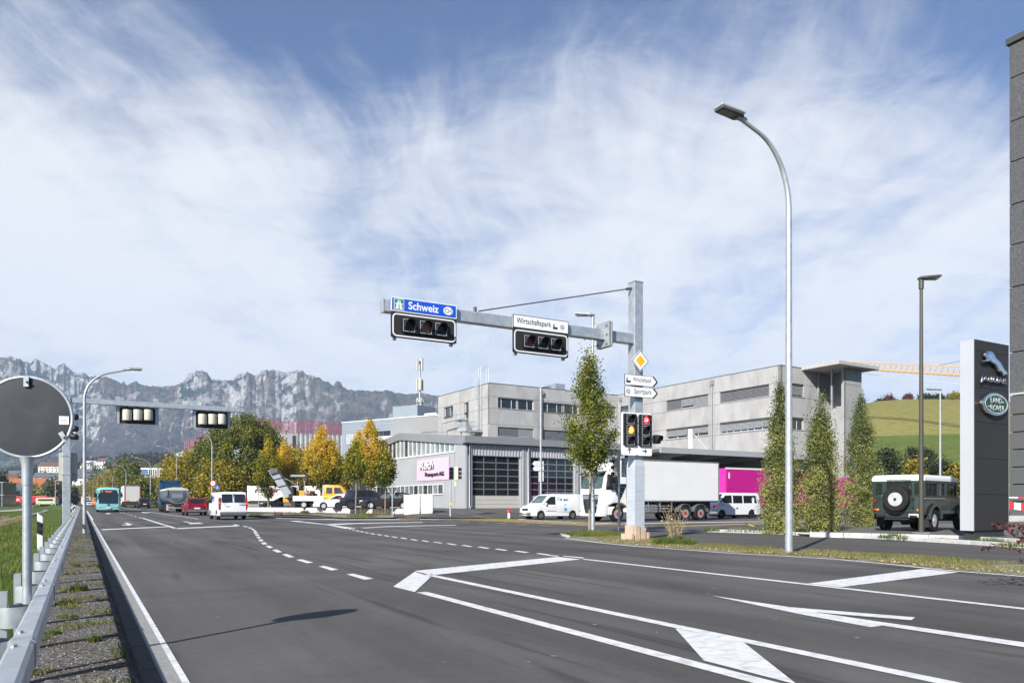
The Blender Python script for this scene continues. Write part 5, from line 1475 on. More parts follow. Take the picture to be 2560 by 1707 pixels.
lump(bus, 'roof_unit', turq, -4, 2, -.9, .9, 3.0, 3.16, .08)

# semi-trailer far ahead
x, y = at(331, 134)
st = thing('semi_trailer', 'grey-white curtain-sided semi-trailer with orange rear markers ahead of the black SUV', 'truck', (x + UX * 7, y + UY * 7, rise(134) - .1), HU)
tarp = M('grey_tarpaulin', (.50, .50, .49), .6, 0, .05, 1.5)
lump(st, 'trailer_body', tarp, -7, 6.5, -1.26, 1.26, 1.15, 4.0, .03)
fr = MB(); [fr.bx(-7.05, -6.98, s * 1.2 - .06, s * 1.2 + .06, 1.1, 4.0) for s in (1, -1)]; fr.bx(-7.05, -6.98, -1.26, 1.26, 3.9, 4.03); fr.build('rear_frame', M('dark_red_frame', (.25, .06, .08), .5, 0, 0), st)
ob = M('orange_marker', (.8, .25, .04), .5, 0, 0)
pair(st, 'marker_board', ob, -7.08, -7.0, .55, 1.15, 1.2, 1.42, 0)
lump(st, 'chassis', blackm, -6.95, 6.5, -1.0, 1.0, .7, 1.14, .02); lump(st, 'underrun_bar', M('dark_steel', (.1, .1, .1), .5, .5, 0), -7.0, -6.85, -1.2, 1.2, .45, .62, .01)
pair(st, 'tail_lamp', red_l, -7.02, -6.97, .75, 1.15, .78, .92, 0)
for x_ in (-5.8, -4.5, -3.2, 4.8):
 for s in (1, -1): wheel(st, x_, s * 1.05, .5, .35, 'dish')
lump(st, 'cab', carwhite, 6.6, 9, -1.2, 1.2, .6, 3.6, .1)

# blue tipper lorry with grey dump body
x, y = at(441, 93)
tp = thing('tipper_lorry', 'blue articulated tipper lorry with rounded grey dump trailer and white cover', 'truck', (x, y, rise(93)), HU)
blue_t = M('blue_lorry_paint', (.012, .06, .14), .25, .2, .05, spec=.6)
dump_m = M('blue_grey_dump_body', (.20, .245, .285), .4, .5, .14, 1.2, dark=(.12, .13, .14), dscale=1, damt=.6)
def dump_section(w, top, bot, n=12):
 pts = [(-w, top), (-w, bot + .95)]
 for k in range(1, n): a = math.pi + math.pi * k / n; pts.append((w * math.cos(a), bot + .95 + .95 * math.sin(a)))
 pts += [(w, bot + .95), (w, top)]; return pts
sec = dump_section(1.25, 2.75, 1.05)
mb = MB(); mb.prism([(-1.0, a, b_) for a, b_ in sec], (8.0, 0, 0)); mb.build('dump_body', dump_m, tp, smooth=35)
sec2 = dump_section(.92, 2.45, 1.32)
mb = MB(); mb.prism([(-1.10, a, b_) for a, b_ in sec2], (.09, 0, 0)); tg = mb.build('tailgate', M('tailgate_steel', (.13, .155, .175), .45, .5, .1), tp)
mb = MB(); mb.bx(-1.14, -1.11, -.62, .62, 1.75, 2.32); mb.build('tailgate_panel', M('light_tailgate_panel', (.26, .31, .34), .4, .4, .05), tg)
mb = MB(); mb.bx(-1.13, -1.105, -.75, .75, 2.36, 2.40); mb.bx(-1.13, -1.105, -.68, .68, 1.62, 1.66); mb.build('red_stripe', M('dull_red', (.35, .10, .08), .6, 0, 0), tg)
mb = MB(); mb.prism([(-1.05, -1.3, 2.7), (-1.05, 1.3, 2.7), (-1.05, 1.2, 2.85), (-1.05, .5, 3.05), (-1.05, -.5, 3.05), (-1.05, -1.2, 2.85)], (8.1, 0, 0)); mb.build('cover_sheet', M('cream_tarpaulin', (.58, .55, .47), .7, 0, .06, 3), tp)
for s in (1, -1): lump(tp, 'body_post', dump_m, -1.12, -.9, min(s * 1.05, s * 1.27), max(s * 1.05, s * 1.27), 1.9, 2.72, .02)
lump(tp, 'chassis', blackm, -.9, 7.5, -.45, .45, .75, 1.15, .02); lump(tp, 'underrun_bar', galv_dull, -1.2, -1.05, -1.15, 1.15, .5, .62, .01)
pair(tp, 'tail_lamp', red_l, -1.12, -1.04, .7, 1.1, .82, .96, 0); pair(tp, 'mudguard', M('white_mudflap', (.5, .5, .5), .5, 0, 0), -.98, -.95, .75, 1.2, .25, 1.0, 0)
for x_ in (-.3, 1.0, 2.3):
 for s in (1, -1): wheel(tp, x_, s * 1.02, .5, .4, 'dish')
cab = MB(); cab.bx(7.4, 9.8, -1.25, 1.25, .9, 3.75); cab.build('cab', blue_t, tp, bevel=.1)
mb = MB(); mb.bx(7.3, 7.5, -1.25, -.85, 1.5, 4.1); mb.bx(7.3, 7.5, .85, 1.25, 1.5, 4.1); mb.bx(7.3, 8.4, -1.25, 1.25, 3.8, 4.1); mb.build('wind_deflector', blue_t, tp, bevel=.04)
for x_ in (6.3, 9.0):
 for s in (1, -1): wheel(tp, x_, s * 1.02, .5, .35, 'dish')
lump(tp, 'side_skirt', blue_t, 6.9, 8.4, 1.0, 1.22, .6, 1.3, .03)

# white delivery van with blue dots, nose to the left
x, y = 2.85, 54.9
cd = make_car('delivery_van', 'small white delivery van with blue dots, its nose beyond the box truck', 'van', CAD, 'cad', carwhite, x, y, HV + math.pi, style='dish', rim=M('dull_steel_rim', (.2, .18, .15), .5, .5, .1), bumper=gtrim, z=H(x, y) * .3)
bl = M('sky_blue_print', (.05, .32, .62), .5, 0, 0); dbl = M('dark_blue_print', (.02, .05, .28), .5, 0, 0)
def disc_side(parent, S_, x_, z_, r_, mt, name='printed_dot'):
 side_pane(S_, [(x_ + r_ * math.cos(a), z_ + r_ * math.sin(a)) for a in np.linspace(0, 2 * math.pi, 17)[:-1]], mt, parent, name, off=.006, th=.004)
disc_side(cd, CAD, -.62, .72, .13, bl); disc_side(cd, CAD, -.6, 1.05, .06, bl); disc_side(cd, CAD, -.28, 1.42, .07, dbl)
text_mesh('BWT', dbl, 'lettering', cd, (-.45, .895, 1.34), (-1, 0, 0), Z_, height=.14, extrude=.004, bold=.02)
for i in range(3):
 for j in range(4): side_pane(CAD, [(.02 - j * .085, 1.36 + i * .085), (.08 - j * .085, 1.36 + i * .085), (.08 - j * .085, 1.41 + i * .085), (.02 - j * .085, 1.41 + i * .085)], bl, cd, 'printed_square', both=False, off=.004, th=.003)
side_pane(CAD, [(-1.9, .60), (1.0, .60), (1.0, .635), (-1.9, .635)], black, cd, 'rubbing_strip')
mb = MB()
for yy in (-.55, .55): mb.tube([(-1.9, yy, 1.93), (.2, yy, 1.93)], .018, 5)
for xx in np.linspace(-1.9, .2, 5): mb.tube([(xx, -.55, 1.93), (xx, .55, 1.93)], .015, 5); mb.tube([(xx, .55, 1.8), (xx, .55, 1.93)], .015, 5)
mb.build('roof_rack', frame_g, cd, kind='stuff')

# white people carrier, nose to the left
S = VAN
x, y = 16.55, 58.3
t5 = thing('people_carrier', 'white people carrier with black alloys parked before the magenta trailer', 'van', (x, y, 0), HV + math.pi)
car_body(S, carwhite, t5); glaze(S, t5, 'van')
side_pane(S, [(-.55, 1.16), (.42, 1.16), (.42, 1.74), (-.55, 1.74)], glass_d, t5); side_pane(S, [(-2.1, 1.16), (-.68, 1.16), (-.68, 1.74), (-2.0, 1.74)], glass_d, t5)
blk_rim = M('black_alloy', (.05, .05, .055), .3, .6, 0)
finish(S, t5, 'van', carwhite, rim=blk_rim)
side_pane(S, [(-2.3, 1.03), (1.9, 1.03), (1.9, 1.055), (-2.3, 1.055)], black, t5, 'body_line'); lump(t5, 'lower_grille', black, 2.45, 2.55, -.55, .55, .42, .56, .02)
text_mesh('ofa', dbl, 'lettering', t5, (.15, .985, .72), (-1, 0, 0), Z_, height=.14, extrude=.004, bold=.03)

# parked row by the low wall
def parked(px_c, Y, S_, kind, mt, lab, head, **k):
 x_, y_ = at(px_c, Y); return make_car('parked_car', lab, 'car', S_, kind, mt, x_, y_, head, 'cars parked behind the low white wall', z=CH - (1272.5 - HZ) / F * Y, **k)
navy = M('blue_black_metallic', (.018, .024, .036), .2, .3, .05, spec=.8); brownb = M('brown_black_metallic', (.030, .022, .026), .2, .3, .05, spec=.8)
parked(971, 64.5, WAG, 'wag', brownb, 'dark brown estate car with silver wheels parked beside the white cabinets', math.pi + .05, glass=M('light_side_glass', (.10, .12, .115), .06, 0, .5, 2))
parked(921, 67.2, SUV, 'suv', navy, 'blue-black off-road car behind the brown estate car', .12, rim=blk_rim, sc=1.06)
parked(884, 70.5, HAT, 'hat', carwhite, 'white hatchback half hidden by the blue-black off-road car', math.pi + .1, rim=blk_rim)
parked(849, 72.5, WAG, 'wag', carwhite, 'white saloon beside the flatbed lorry with its nose behind a bush', math.pi + .1)
parked(706, 88, WAG, 'wag', carblack, 'black car in the shade between the lettered trailer and the milling machine', math.pi + .2)
x, y = at(412, 140); make_car('parked_car', 'small white car parked far off behind the tipper lorry', 'car', HAT, 'hat', carwhite, x, y, math.pi, z=.68)

# flatbed lorry with orange crew cab
Yf = 75; x0, _ = at(738, Yf); fb = thing('flatbed_lorry', 'orange crew-cab lorry with low white dropside bed, parked in the works yard', 'truck', (x0 + 2.6, Yf, .64), .06)
ory = M('works_orange_paint', (.72, .30, .02), .35, 0, .04)
fbx = MB(); fbx.bx(-2.6, .3, -.9, .9, .72, 1.22); fbx.build('dropside_bed', carwhite, fb, bevel=.02)
mb = MB(); mb.prism([(.35, -.92, .5), (.35, -.92, 2.22), (.55, -.92, 2.3), (1.75, -.92, 2.28), (2.15, -.92, 2.1), (2.75, -.92, 1.35), (3.35, -.92, 1.15), (3.45, -.92, .5)], (0, 1.84, 0)); mb.build('cab', ory, fb, bevel=.06, smooth=40)
for a, b_ in ((.62, 1.2), (1.38, 2.0)):
 for s in (-1, 1):
  mb = MB(); mb.prism([(a, s * .925, 1.45), (b_ + (.28 if b_ == 2.0 else 0), s * .925, 1.45), (b_, s * .925, 2.02), (a, s * .925, 2.05)], (0, s * .012, 0)); mb.build('side_window', glass_w, fb)
for s in (-1, 1):
 mb = MB(); mb.bx(.4, 2.0, s * .925 - .006, s * .925 + .006, 1.08, 1.2); mb.build('green_stripe', M('lime_stripe', (.25, .55, .04), .5, 0, 0), fb)
lump(fb, 'headboard', frame_w, .28, .34, -.9, .9, .72, 2.3, 0); lump(fb, 'chassis', blackm, -2.4, 3.0, -.5, .5, .4, .7, 0)
for x_ in (-1.55, 2.65):
 for s in (1, -1): wheel(fb, x_, s * .8, .36, .22, 'dish')

# orange milling machine with grey conveyor
Ym = 82.0; k_ = F / Ym
def mp(px_x, px_y, d=0.0): return ((px_x - CX) / k_, Ym + d, CH + (HZ - px_y) / k_)
b0 = Vector(mp(735, 1272)); b0.z = .62
mm_o = thing('milling_machine', 'orange road milling machine with raised grey conveyor and canopy in the yard', 'construction machine', tuple(b0), world=True)
def mbox(name, mat, x0, x1, y0, y1, d0, d1, bevel=.04, parent=mm_o):
 a = mp(x0, y1, d0); c = mp(x1, y0, d1); mb = MB(); mb.bx(a[0], c[0], a[1], c[1], a[2], c[2]); return mb.build(name, mat, parent, bevel=bevel)
mbox('engine_housing', ory, 707.5, 727, 1218, 1255, 0, 2.2); mbox('side_housing', ory, 739, 775, 1226, 1244, .1, 2.2); mbox('green_stripe', M('lime_stripe', (.25, .55, .04), .5, 0, 0), 708, 726, 1239, 1242, -.02, 0, 0)
mbox('lower_frame', M('dirty_steel', (.14, .135, .12), .7, .3, .3, 3), 708, 742, 1255, 1266, .1, 2.0); mbox('track', blackm, 710, 722, 1263, 1274, 0, .5); mbox('track', blackm, 766, 782, 1260, 1273, 0.2, .7)
mbox('operator_platform', blackm, 745, 782, 1233, 1246, .2, 2.0); mbox('exhaust_box', black, 742, 750, 1212, 1240, .6, 1.6)
mbox('canopy_roof', M('grey_canopy', (.22, .25, .28), .4, 0, .05), 727, 765, 1186.5, 1192, -.2, 2.2, .06); 
mb = MB()
for q in (740, 758): mb.tube([mp(q, 1192, .5), mp(q, 1233, .5)], .05, 6)
mb.build('canopy_post', galv_dull, mm_o, kind='stuff')
conv = M('grey_conveyor_cover', (.42, .44, .46), .5, .2, .08, 2)
a, c = Vector(mp(729, 1244, -.6)), Vector(mp(690, 1175, -1.4)); d = (c - a)
mb = MB(); mb.prism([a + Vector((-.45, 0, -.1)), a + Vector((.42, 0, .1)), a + Vector((.42, .8, .1)), a + Vector((-.45, .8, -.1))], d); mb.build('conveyor', conv, mm_o, bevel=.06)
mb = MB()
for f_ in (.0, .40, .66, .95): q = a + d * f_; mb.prism([q + Vector((-.50, -.04, -.12)), q + Vector((.46, -.04, .11)), q + Vector((.46, .84, .11)), q + Vector((-.50, .84, -.12))], d.normalized() * .12)
mb.build('conveyor_frame', M('dark_conveyor_frame', (.06, .065, .07), .5, .3, 0), mm_o, kind='stuff')
mb = MB(); q = Vector(mp(686, 1170, -1.5)); mb.prism([q, q + Vector((.75, 0, -.2)), q + Vector((.9, 0, -.5)), q + Vector((.05, 0, -.75))], (0, .9, 0)); mb.build('discharge_hood', M('dark_hood', (.07, .075, .085), .5, .2, 0), mm_o, bevel=.05)
mbox('conveyor_mount', black, 726, 738, 1216, 1246, -.7, .6); mbox('ladder_frame', blackm, 730, 741, 1240, 1270, -.4, .4)
mb = MB(); mb.tube([mp(743, 1212, -.5), mp(727, 1200, -.9), mp(718, 1196, -1)], .05, 6); mb.build('hydraulic_arm', galv_dull, mm_o)

# lettered semi-trailer
Yt = 100; p0 = at(617, Yt); hd = -.10
ml = thing('curtain_trailer', 'cream curtain-sided trailer with dark red lettering parked under the green trees', 'trailer', (p0[0] + 4.9, Yt + 1.3, .5), hd)
crm = M('cream_curtain', (.60, .59, .55), .6, 0, .04, 3)
lump(ml, 'curtain_side', crm, -4.6, 5.6, -1.25, 1.25, .95, 2.9, .02)
lump(ml, 'front_wall', frame_w, -4.95, -4.61, -1.25, 1.25, .9, 2.95, .01); lump(ml, 'chassis', blackm, -4.8, 5.4, -1.05, 1.05, .5, .94, .01)
text_mesh('müller', M('maroon_print', (.16, .01, .03), .5, 0, 0), 'lettering', ml, (-3.9, -1.27, 2.02), (1, 0, 0), Z_, height=.72, width=3.5, shear=.2, bold=.035, extrude=.006)
text_mesh('INNENAUSBAU', M('maroon_print', (.16, .01, .03), .5, 0, 0), 'lettering', ml, (-2.8, -1.27, 1.72), (1, 0, 0), Z_, height=.14, width=2.6, extrude=.006)
for x_ in (-2.4, -.9, 3.6):
 for s in (1, -1): wheel(ml, x_, s * 1.05, .45, .3, 'dish')
for k in range(9): lump(ml, 'curtain_buckle', M('dark_steel', (.1, .1, .1), .5, .5, 0), -4.3 + k * 1.1, -4.25 + k * 1.1, -1.265, -1.25, .9, 1.1, 0)

# white box truck
x, y = 9.35, 51.2
bt = thing('box_truck', 'white box truck with black-grilled cab waiting on the side road', 'truck', (x, y, 0), HV + math.pi); bt.scale = (1, 1, 1.0)
boxm = M('off_white_box_panel', (.66, .665, .655), .45, 0, .04, .8)
lump(bt, 'box_body', boxm, -4.95, 2.35, -1.27, 1.27, 1.28, 3.98, .02)
mb = MB()
for s in (1, -1):
 for z in (1.28, 3.92): mb.bx(-4.97, 2.37, s * 1.27 - .02, s * 1.27 + .02, z, z + .07)
 for x_ in (-4.95, 2.3): mb.bx(x_ - .03, x_ + .06, s * 1.27 - .02, s * 1.27 + .02, 1.36, 3.91)
mb.build('edge_profile', alu, bt, kind='stuff')
lump(bt, 'chassis', blackm, -4.9, 3.4, -.5, .5, .62, 1.27, 0)
cabm = M('white_lorry_paint', (.76, .765, .76), .25, 0, .03, 2, spec=.6)
mb = MB(); pr = [(2.55, .55), (2.55, 3.05), (2.75, 3.62), (3.7, 3.80), (4.30, 3.62), (4.62, 3.12), (4.90, 1.95), (4.95, .95), (4.88, .42), (4.45, .38), (4.42, 1.0), (4.0, 1.16), (3.4, 1.16), (2.98, 1.0), (2.95, .55)]
mb.prism([(a, -1.23, b_) for a, b_ in pr], (0, 2.46, 0)); mb.build('cab', cabm, bt, bevel=.09, bseg=3, smooth=40)
gl_t = M('windscreen_green_glass', (.04, .085, .075), .05, 0, .4, 2, spec=1)
end_pane(dict(W=2.4), (4.87, 2.12), (4.66, 3.02), 1.12, 1.08, gl_t, bt, bow=.09, off=.03)
for s in (1, -1):
 mb = MB(); mb.prism([(3.72, s * 1.235, 2.02), (4.66, s * 1.235, 2.02), (4.52, s * 1.235, 2.92), (3.72, s * 1.235, 2.92)], (0, s * .015, 0)); mb.build('side_window', glass_d, bt)
 mb = MB(); mb.bx(4.35, 4.6, min(s * 1.28, s * 1.55), max(s * 1.28, s * 1.55), 2.2, 2.95); mb.tube([(4.5, s * 1.2, 3.0), (4.5, s * 1.45, 2.95)], .03, 6); mb.build('wing_mirror', black, bt, bevel=.04)
 mb = MB(); mb.prism([(4.9, s * .62, .78), (4.97, s * .68, 1.06), (4.90, s * 1.12, 1.26), (4.70, s * 1.18, 1.22), (4.74, s * 1.16, .86)], (.045, 0, 0)); mb.build('headlight', headl, bt, bevel=.01)
 mb = MB(); mb.bx(3.0, 3.06, min(s * 1.236, s * 1.245), max(s * 1.236, s * 1.245), 1.1, 3.0); mb.bx(3.55, 3.9, min(s * 1.238, s * 1.26), max(s * 1.238, s * 1.26), 1.72, 1.78); mb.build('door_trim', frame_g, bt, kind='stuff')
mb = MB(); gp = [(-.86, 1.72), (.86, 1.72), (.76, 1.1), (.55, .5), (-.55, .5), (-.76, 1.1)]; mb.prism([(4.94, a, b_) for a, b_ in gp], (.05, 0, 0)); gr = mb.build('grille', black, bt, bevel=.02)
mb = MB(); mb.prism([(4.99, -.80, 1.42), (4.99, .80, 1.42), (4.985, .84, 1.66), (4.985, -.84, 1.66)], (.03, 0, 0)); mb.build('grille_plate', alu, gr)
for i, z in enumerate((.62, .76, .90, 1.04, 1.18, 1.30)):
 w_ = .50 + (z - .6) * .32; mb = MB(); mb.tube([(4.99, -w_, z + .05), (5.02, -w_ * .6, z), (5.02, w_ * .6, z), (4.99, w_, z + .05)], .016, 5); mb.build('grille_bar', chrome, gr)
mb = MB(); mb.prism([(4.45, -1.2, 3.10), (4.95, -1.2, 2.98), (4.97, -1.2, 3.08), (4.5, -1.2, 3.24)], (0, 2.4, 0)); mb.build('sun_visor', black, bt, bevel=.03)
lump(bt, 'front_bumper', cabm, 4.55, 4.99, -1.22, 1.22, .32, .56, .07); lump(bt, 'number_plate', plate_m, 5.0, 5.03, -.26, .26, .34, .45, 0)
lump(bt, 'step', cabm, 3.95, 4.5, 1.0, 1.23, .42, .95, .04); lump(bt, 'wheel_housing', gtrim, 2.3, 3.0, -1.22, 1.22, .85, 1.26, .05)
rr_ = M('red_hub', (.4, .03, .04), .4, .1, 0)
for x_ in (3.72, -1.9, -3.25):
 for s in (1, -1):
  w_ = wheel(bt, x_, s * 1.08, .5, .32 if x_ > 0 else .5, 'dish')
  mb = MB(); mb.lathe([(.14, .17), (.12, .24), (0, .25)], axis='y', n=14); h_ = mb.build('hub_cap', rr_, w_)
mb = MB()
for s in (1,):
 for z in (.62, .80, .98): mb.tube([(-.8, s * 1.2, z), (2.1, s * 1.2, z)], .03, 6)
 for x_ in (-.8, .2, 1.2, 2.1): mb.tube([(x_, s * 1.18, .6), (x_, s * 1.18, 1.27)], .03, 6)
mb.build('side_guard', alu, bt, kind='stuff')
lump(bt, 'fuel_tank', alu, .3, 1.9, .55, 1.12, .5, 1.1, .12)
for x_ in (-1.9, -3.25):
 for s in (1, -1):
  mb = MB(); n_ = 12; o1 = [(x_ + .62 * math.cos(a), s * 1.1 - .22, .5 + .62 * math.sin(a)) for a in np.linspace(.15, math.pi - .15, n_)]; o2 = [(x_ + .58 * math.cos(a), s * 1.1 - .22, .5 + .58 * math.sin(a)) for a in np.linspace(math.pi - .15, .15, n_)]
  mb.prism(o1 + o2, (0, .44, 0)); mb.build('mudguard', gtrim, bt)
lump(bt, 'mudflap', gtrim, -4.05, -4.0, .82, 1.24, .2, .8, 0); lump(bt, 'rear_underrun', galv_dull, -4.9, -4.75, -1.2, 1.2, .45, .58, .01); pair(bt, 'tail_lamp', red_l, -4.95, -4.88, .8, 1.15, .85, 1.0, .01)
lump(bt, 'indicator', ory, 2.98, 3.04, 1.2, 1.3, 1.0, 1.5, .03)

# magenta articulated lorry
x, y = 23.0, 67.4
mg = thing('magenta_trailer', 'magenta curtain-sided articulated lorry parked behind the people carrier', 'truck', (x, y, 0), HV)
mag = M('magenta_curtain', (.44, .004, .20), .42, 0, .05, 2.0); mag2 = M('magenta_end_wall', (.62, .03, .32), .45, 0, .03)
lump(mg, 'curtain_side', mag, -6.7, 6.8, -1.27, 1.27, 1.15, 4.02, .02); lump(mg, 'rear_doors', mag2, -6.86, -6.71, -1.27, 1.27, 1.1, 4.05, .01)
mb = MB(); mb.bx(-6.85, 6.85, -1.29, -1.26, 3.98, 4.12); mb.bx(-6.85, 6.85, 1.26, 1.29, 3.98, 4.12); mb.build('roof_rail', frame_w, mg, kind='stuff')
lump(mg, 'side_rail', mag2, -6.7, 6.8, -1.29, -1.271, 1.0, 1.16, 0); lump(mg, 'marker_board', ob, -6.89, -6.865, -.1, 1.0, 1.2, 1.42, 0)
lump(mg, 'marker_board', ob, -6.89, -6.865, -1.2, -.75, 1.2, 1.42, 0)
lump(mg, 'chassis', blackm, -6.6, 8.5, -.9, .9, .6, 1.0, 0); lump(mg, 'curtain_corner_mark', frame_w, -6.5, -6.35, -1.285, -1.27, 3.2, 3.7, 0)
for x_ in (-5.2, -3.9, -2.6, 5.6, 9.2):
 for s in (1, -1): wheel(mg, x_, s * 1.05, .5, .35, 'dish')
lump(mg, 'cab', mag, 7.6, 10.0, -1.24, 1.24, .6, 3.5, .12); lump(mg, 'side_window', glass_d, 8.8, 9.7, -1.26, -1.23, 2.1, 2.9, .01); lump(mg, 'wing_mirror', black, 9.7, 9.95, -1.6, -1.3, 2.1, 2.9, .04); lump(mg, 'windscreen', glass_d, 9.98, 10.02, -1.1, 1.1, 2.0, 3.0, .01)
mg2 = thing('magenta_trailer', 'second magenta trailer further off, seen past the green off-roader', 'trailer', (57, 104, .4), 0.1)
lump(mg2, 'curtain_side', mag, -7, 7, -1.27, 1.27, .95, 4.0, .02); lump(mg2, 'roof_rail', frame_w, -7.05, 7.05, -1.3, -1.272, 3.95, 4.1, 0); lump(mg2, 'chassis', blackm, -6.6, 6.5, -.9, .9, .6, .94, 0)
mb = MB(); mb.lathe([(.55, -1.30), (.55, -1.275), (0, -1.275)], axis='y', n=20, c=(-4.2, 0, 3.2)); mb.lathe([(.35, -1.31), (.35, -1.30), (0, -1.30)], axis='y', n=20, c=(-4.2, 0, 3.2)); mb.build('round_emblem', frame_w, mg2)
for x_ in (-5.2, -3.9, 4.5):
 for s in (1, -1): wheel(mg2, x_, s * 1.05, .5, .35, 'dish')

# green off-roader with white roof
hd = math.atan2(.66, .75)
rc = Vector((14.34, 26.4, 0)) + Vector((-.66, .75, 0)) * .9
lr = thing('off_roader', 'dark green off-roader with white roof and spare wheel on its rear door, on the forecourt', 'off-road car', (rc.x + .75 * 2.25, rc.y + .66 * 2.25, .175), hd)
grn = M('dark_green_paint', (.030, .048, .038), .22, .1, .08, 2.0, spec=.7)
grn2 = grn
SL = dict(L=4.5, W=1.79, H=1.24, zb=.62, belt=5, r=.40, wx=(1.42, -1.36), nose=0, bev=.03, bow=0,
          prof=[(-2.25, .62), (-2.25, 1.24), (1.0, 1.24), (1.05, 1.20), (2.2, 1.14), (2.25, 1.08), (2.25, .62)])
car_body(SL, grn, lr)
clear = bpy.data.materials.new('clear_car_glass'); clear.use_nodes = True
t_ = clear.node_tree; b = t_.nodes['Principled BSDF']; b.inputs['Base Color'].default_value = (.02, .03, .03, 1); b.inputs['Roughness'].default_value = .03; b.inputs['Alpha'].default_value = .42
w_ = .88
def LRb(name, mat, x0, x1, y0, y1, z0, z1, bevel=.012): return lump(lr, name, mat, x0, x1, y0, y1, z0, z1, bevel)
for s in (1, -1):
 ya, yb = min(s * (w_ - .06), s * w_), max(s * (w_ - .06), s * w_)
 for a, b_ in ((-2.22, -2.08), (-1.02, -.86), (-.30, -.10), (.78, .92)): LRb('pillar', grn, a, b_, ya, yb, 1.24, 1.80)
 LRb('window_rail', grn, -2.08, .78, ya, yb, 1.24, 1.27); LRb('window_rail', grn, -2.08, .78, ya, yb, 1.70, 1.80)
 for a, b_ in ((-2.08, -1.55), (-1.52, -1.02), (-.86, -.30), (-.10, .78)):
  g_ = LRb('side_window', clear, a, b_, s * (w_ - .035) - .004, s * (w_ - .035) + .004, 1.27, 1.70, 0)
 LRb('sliding_window_bar', black, -1.55, -1.52, ya + .01, yb - .01, 1.27, 1.70, 0)
 LRb('body_capping', galv_dull, -2.24, -.32, s * .895 - .008, s * .895 + .012, 1.16, 1.19, 0)
 for wx in SL['wx']:
  mb = MB(); n_ = 11; ra, rb = .47, .60
  o1 = [(wx + rb * max(-1, min(1, 1.05 * math.cos(a))), .42 + rb * .95 * math.sin(a)) for a in np.linspace(.02, math.pi - .02, n_)]; o2 = [(wx + ra * math.cos(a), .42 + ra * math.sin(a)) for a in np.linspace(math.pi - .02, .02, n_)]
  mb.prism([(a, s * .90, b_) for a, b_ in o1 + o2], (0, s * .07, 0)); mb.build('wheel_arch', grn, lr, bevel=.02)
 LRb('wing_mirror', black, .82, .92, min(s * .95, s * 1.15), max(s * .95, s * 1.15), 1.3, 1.5, .02)
 mb = MB(); mb.prism([(-.75, s * .80, 1.90), (-.10, s * .80, 1.90), (-.02, s * .79, 1.97), (-.85, s * .79, 1.97)], (0, s * .06, 0)); mb.build('alpine_window', glass_d, lr)
# rear face
for (a, b_) in ((.78, .895), (-.895, -.78), (.40, .56), (-.56, -.46)):
 LRb('rear_pillar', grn, -2.25, -2.17, a, b_, 1.24, 1.80)
LRb('rear_wall', grn, -2.25, -2.17, .56, .78, 1.24, 1.30); LRb('rear_wall', grn, -2.25, -2.17, .56, .78, 1.70, 1.80); LRb('rear_wall', grn, -2.25, -2.17, -.78, -.56, 1.24, 1.30); LRb('rear_wall', grn, -2.25, -2.17, -.78, -.56, 1.70, 1.80); LRb('rear_wall', grn, -2.26, -2.17, -.46, .40, 1.78, 1.86)
LRb('rear_corner_window', clear, -2.22, -2.21, .57, .77, 1.30, 1.70, 0); LRb('rear_corner_window', clear, -2.22, -2.21, -.77, -.57, 1.30, 1.70, 0)
rd = LRb('rear_door', grn, -2.29, -2.251, -.50, .46, .68, 1.27, .01); LRb('rear_window', clear, -2.23, -2.22, -.46, .40, 1.26, 1.78, 0)
for z in (.85, 1.15): mb = MB(); mb.bx(-2.32, -2.29, -.56, -.44, z, z + .05); mb.build('hinge', blackm, rd)
# roof
mb = MB(); n_ = 8
sec = [(-.90, 1.80), (.90, 1.80)] + [(.90 - .16 * (1 - math.cos(a)), 1.86 + .15 * math.sin(a)) for a in np.linspace(0, math.pi / 2, n_)] + [(-.90 + .16 * (1 - math.cos(a)), 1.86 + .15 * math.sin(a)) for a in np.linspace(math.pi / 2, 0, n_)]
mb.prism([(-2.26, a, b_) for a, b_ in sec], (2.9, 0, 0)); mb.hexa([(.64, -.9, 1.80), (.95, -.9, 1.80), (.95, .9, 1.80), (.64, .9, 1.80)], [(.64, -.84, 2.0), (.9, -.84, 1.90), (.9, .84, 1.90), (.64, .84, 2.0)])
mb.build('roof', M('white_roof_paint', (.74, .745, .74), .3, 0, .02), lr, smooth=40)
end_pane(dict(W=1.8), (1.02, 1.24), (.93, 1.78), .80, .80, clear, lr, bow=0)
inn = M('dark_seat_fabric', (.02, .02, .02), .9, 0, 0)
for (a, s) in ((-.2, .4), (-.2, -.4), (-1.1, .45), (-1.1, -.45)): LRb('seat', inn, a - .08, a + .08, s - .22, s + .22, 1.1, 1.52, .04)
LRb('cabin_floor', inn, -2.1, .9, -.82, .82, 1.05, 1.23, 0)
# spare wheel, lamps, plate, underside
sw = MB(); sw.lathe([(.25, .12), (.40, .12), (.44, .08), (.44, -.08), (.40, -.12), (.25, -.12), (.25, .12)], axis='x', n=40, c=(-2.44, -.02, 1.15)); spare = sw.build('spare_wheel', tyre_m, lr, smooth=40)
wr = M('white_steel_rim', (.50, .51, .51), .4, .2, .1, 6)
mb = MB(); mb.lathe([(.245, -.10), (.235, -.07), (.21, -.055), (.12, -.075), (0, -.075)], axis='x', n=32, c=(-2.44, -.02, 1.15)); mb.build('rim', wr, spare, smooth=40)
mb = MB(); mb.lathe([(.045, -.14), (.045, -.05), (0, -.14)], axis='x', n=12, c=(-2.44, -.02, 1.15))
for k in range(12):
 a = k * math.pi / 6; mb.lathe([(.022, -.064), (0, -.070)], axis='x', n=6, c=(-2.445, -.02 + .19 * math.cos(a), 1.15 + .19 * math.sin(a)))
mb.build('rim_holes', black, spare, kind='stuff')
wrm = wr
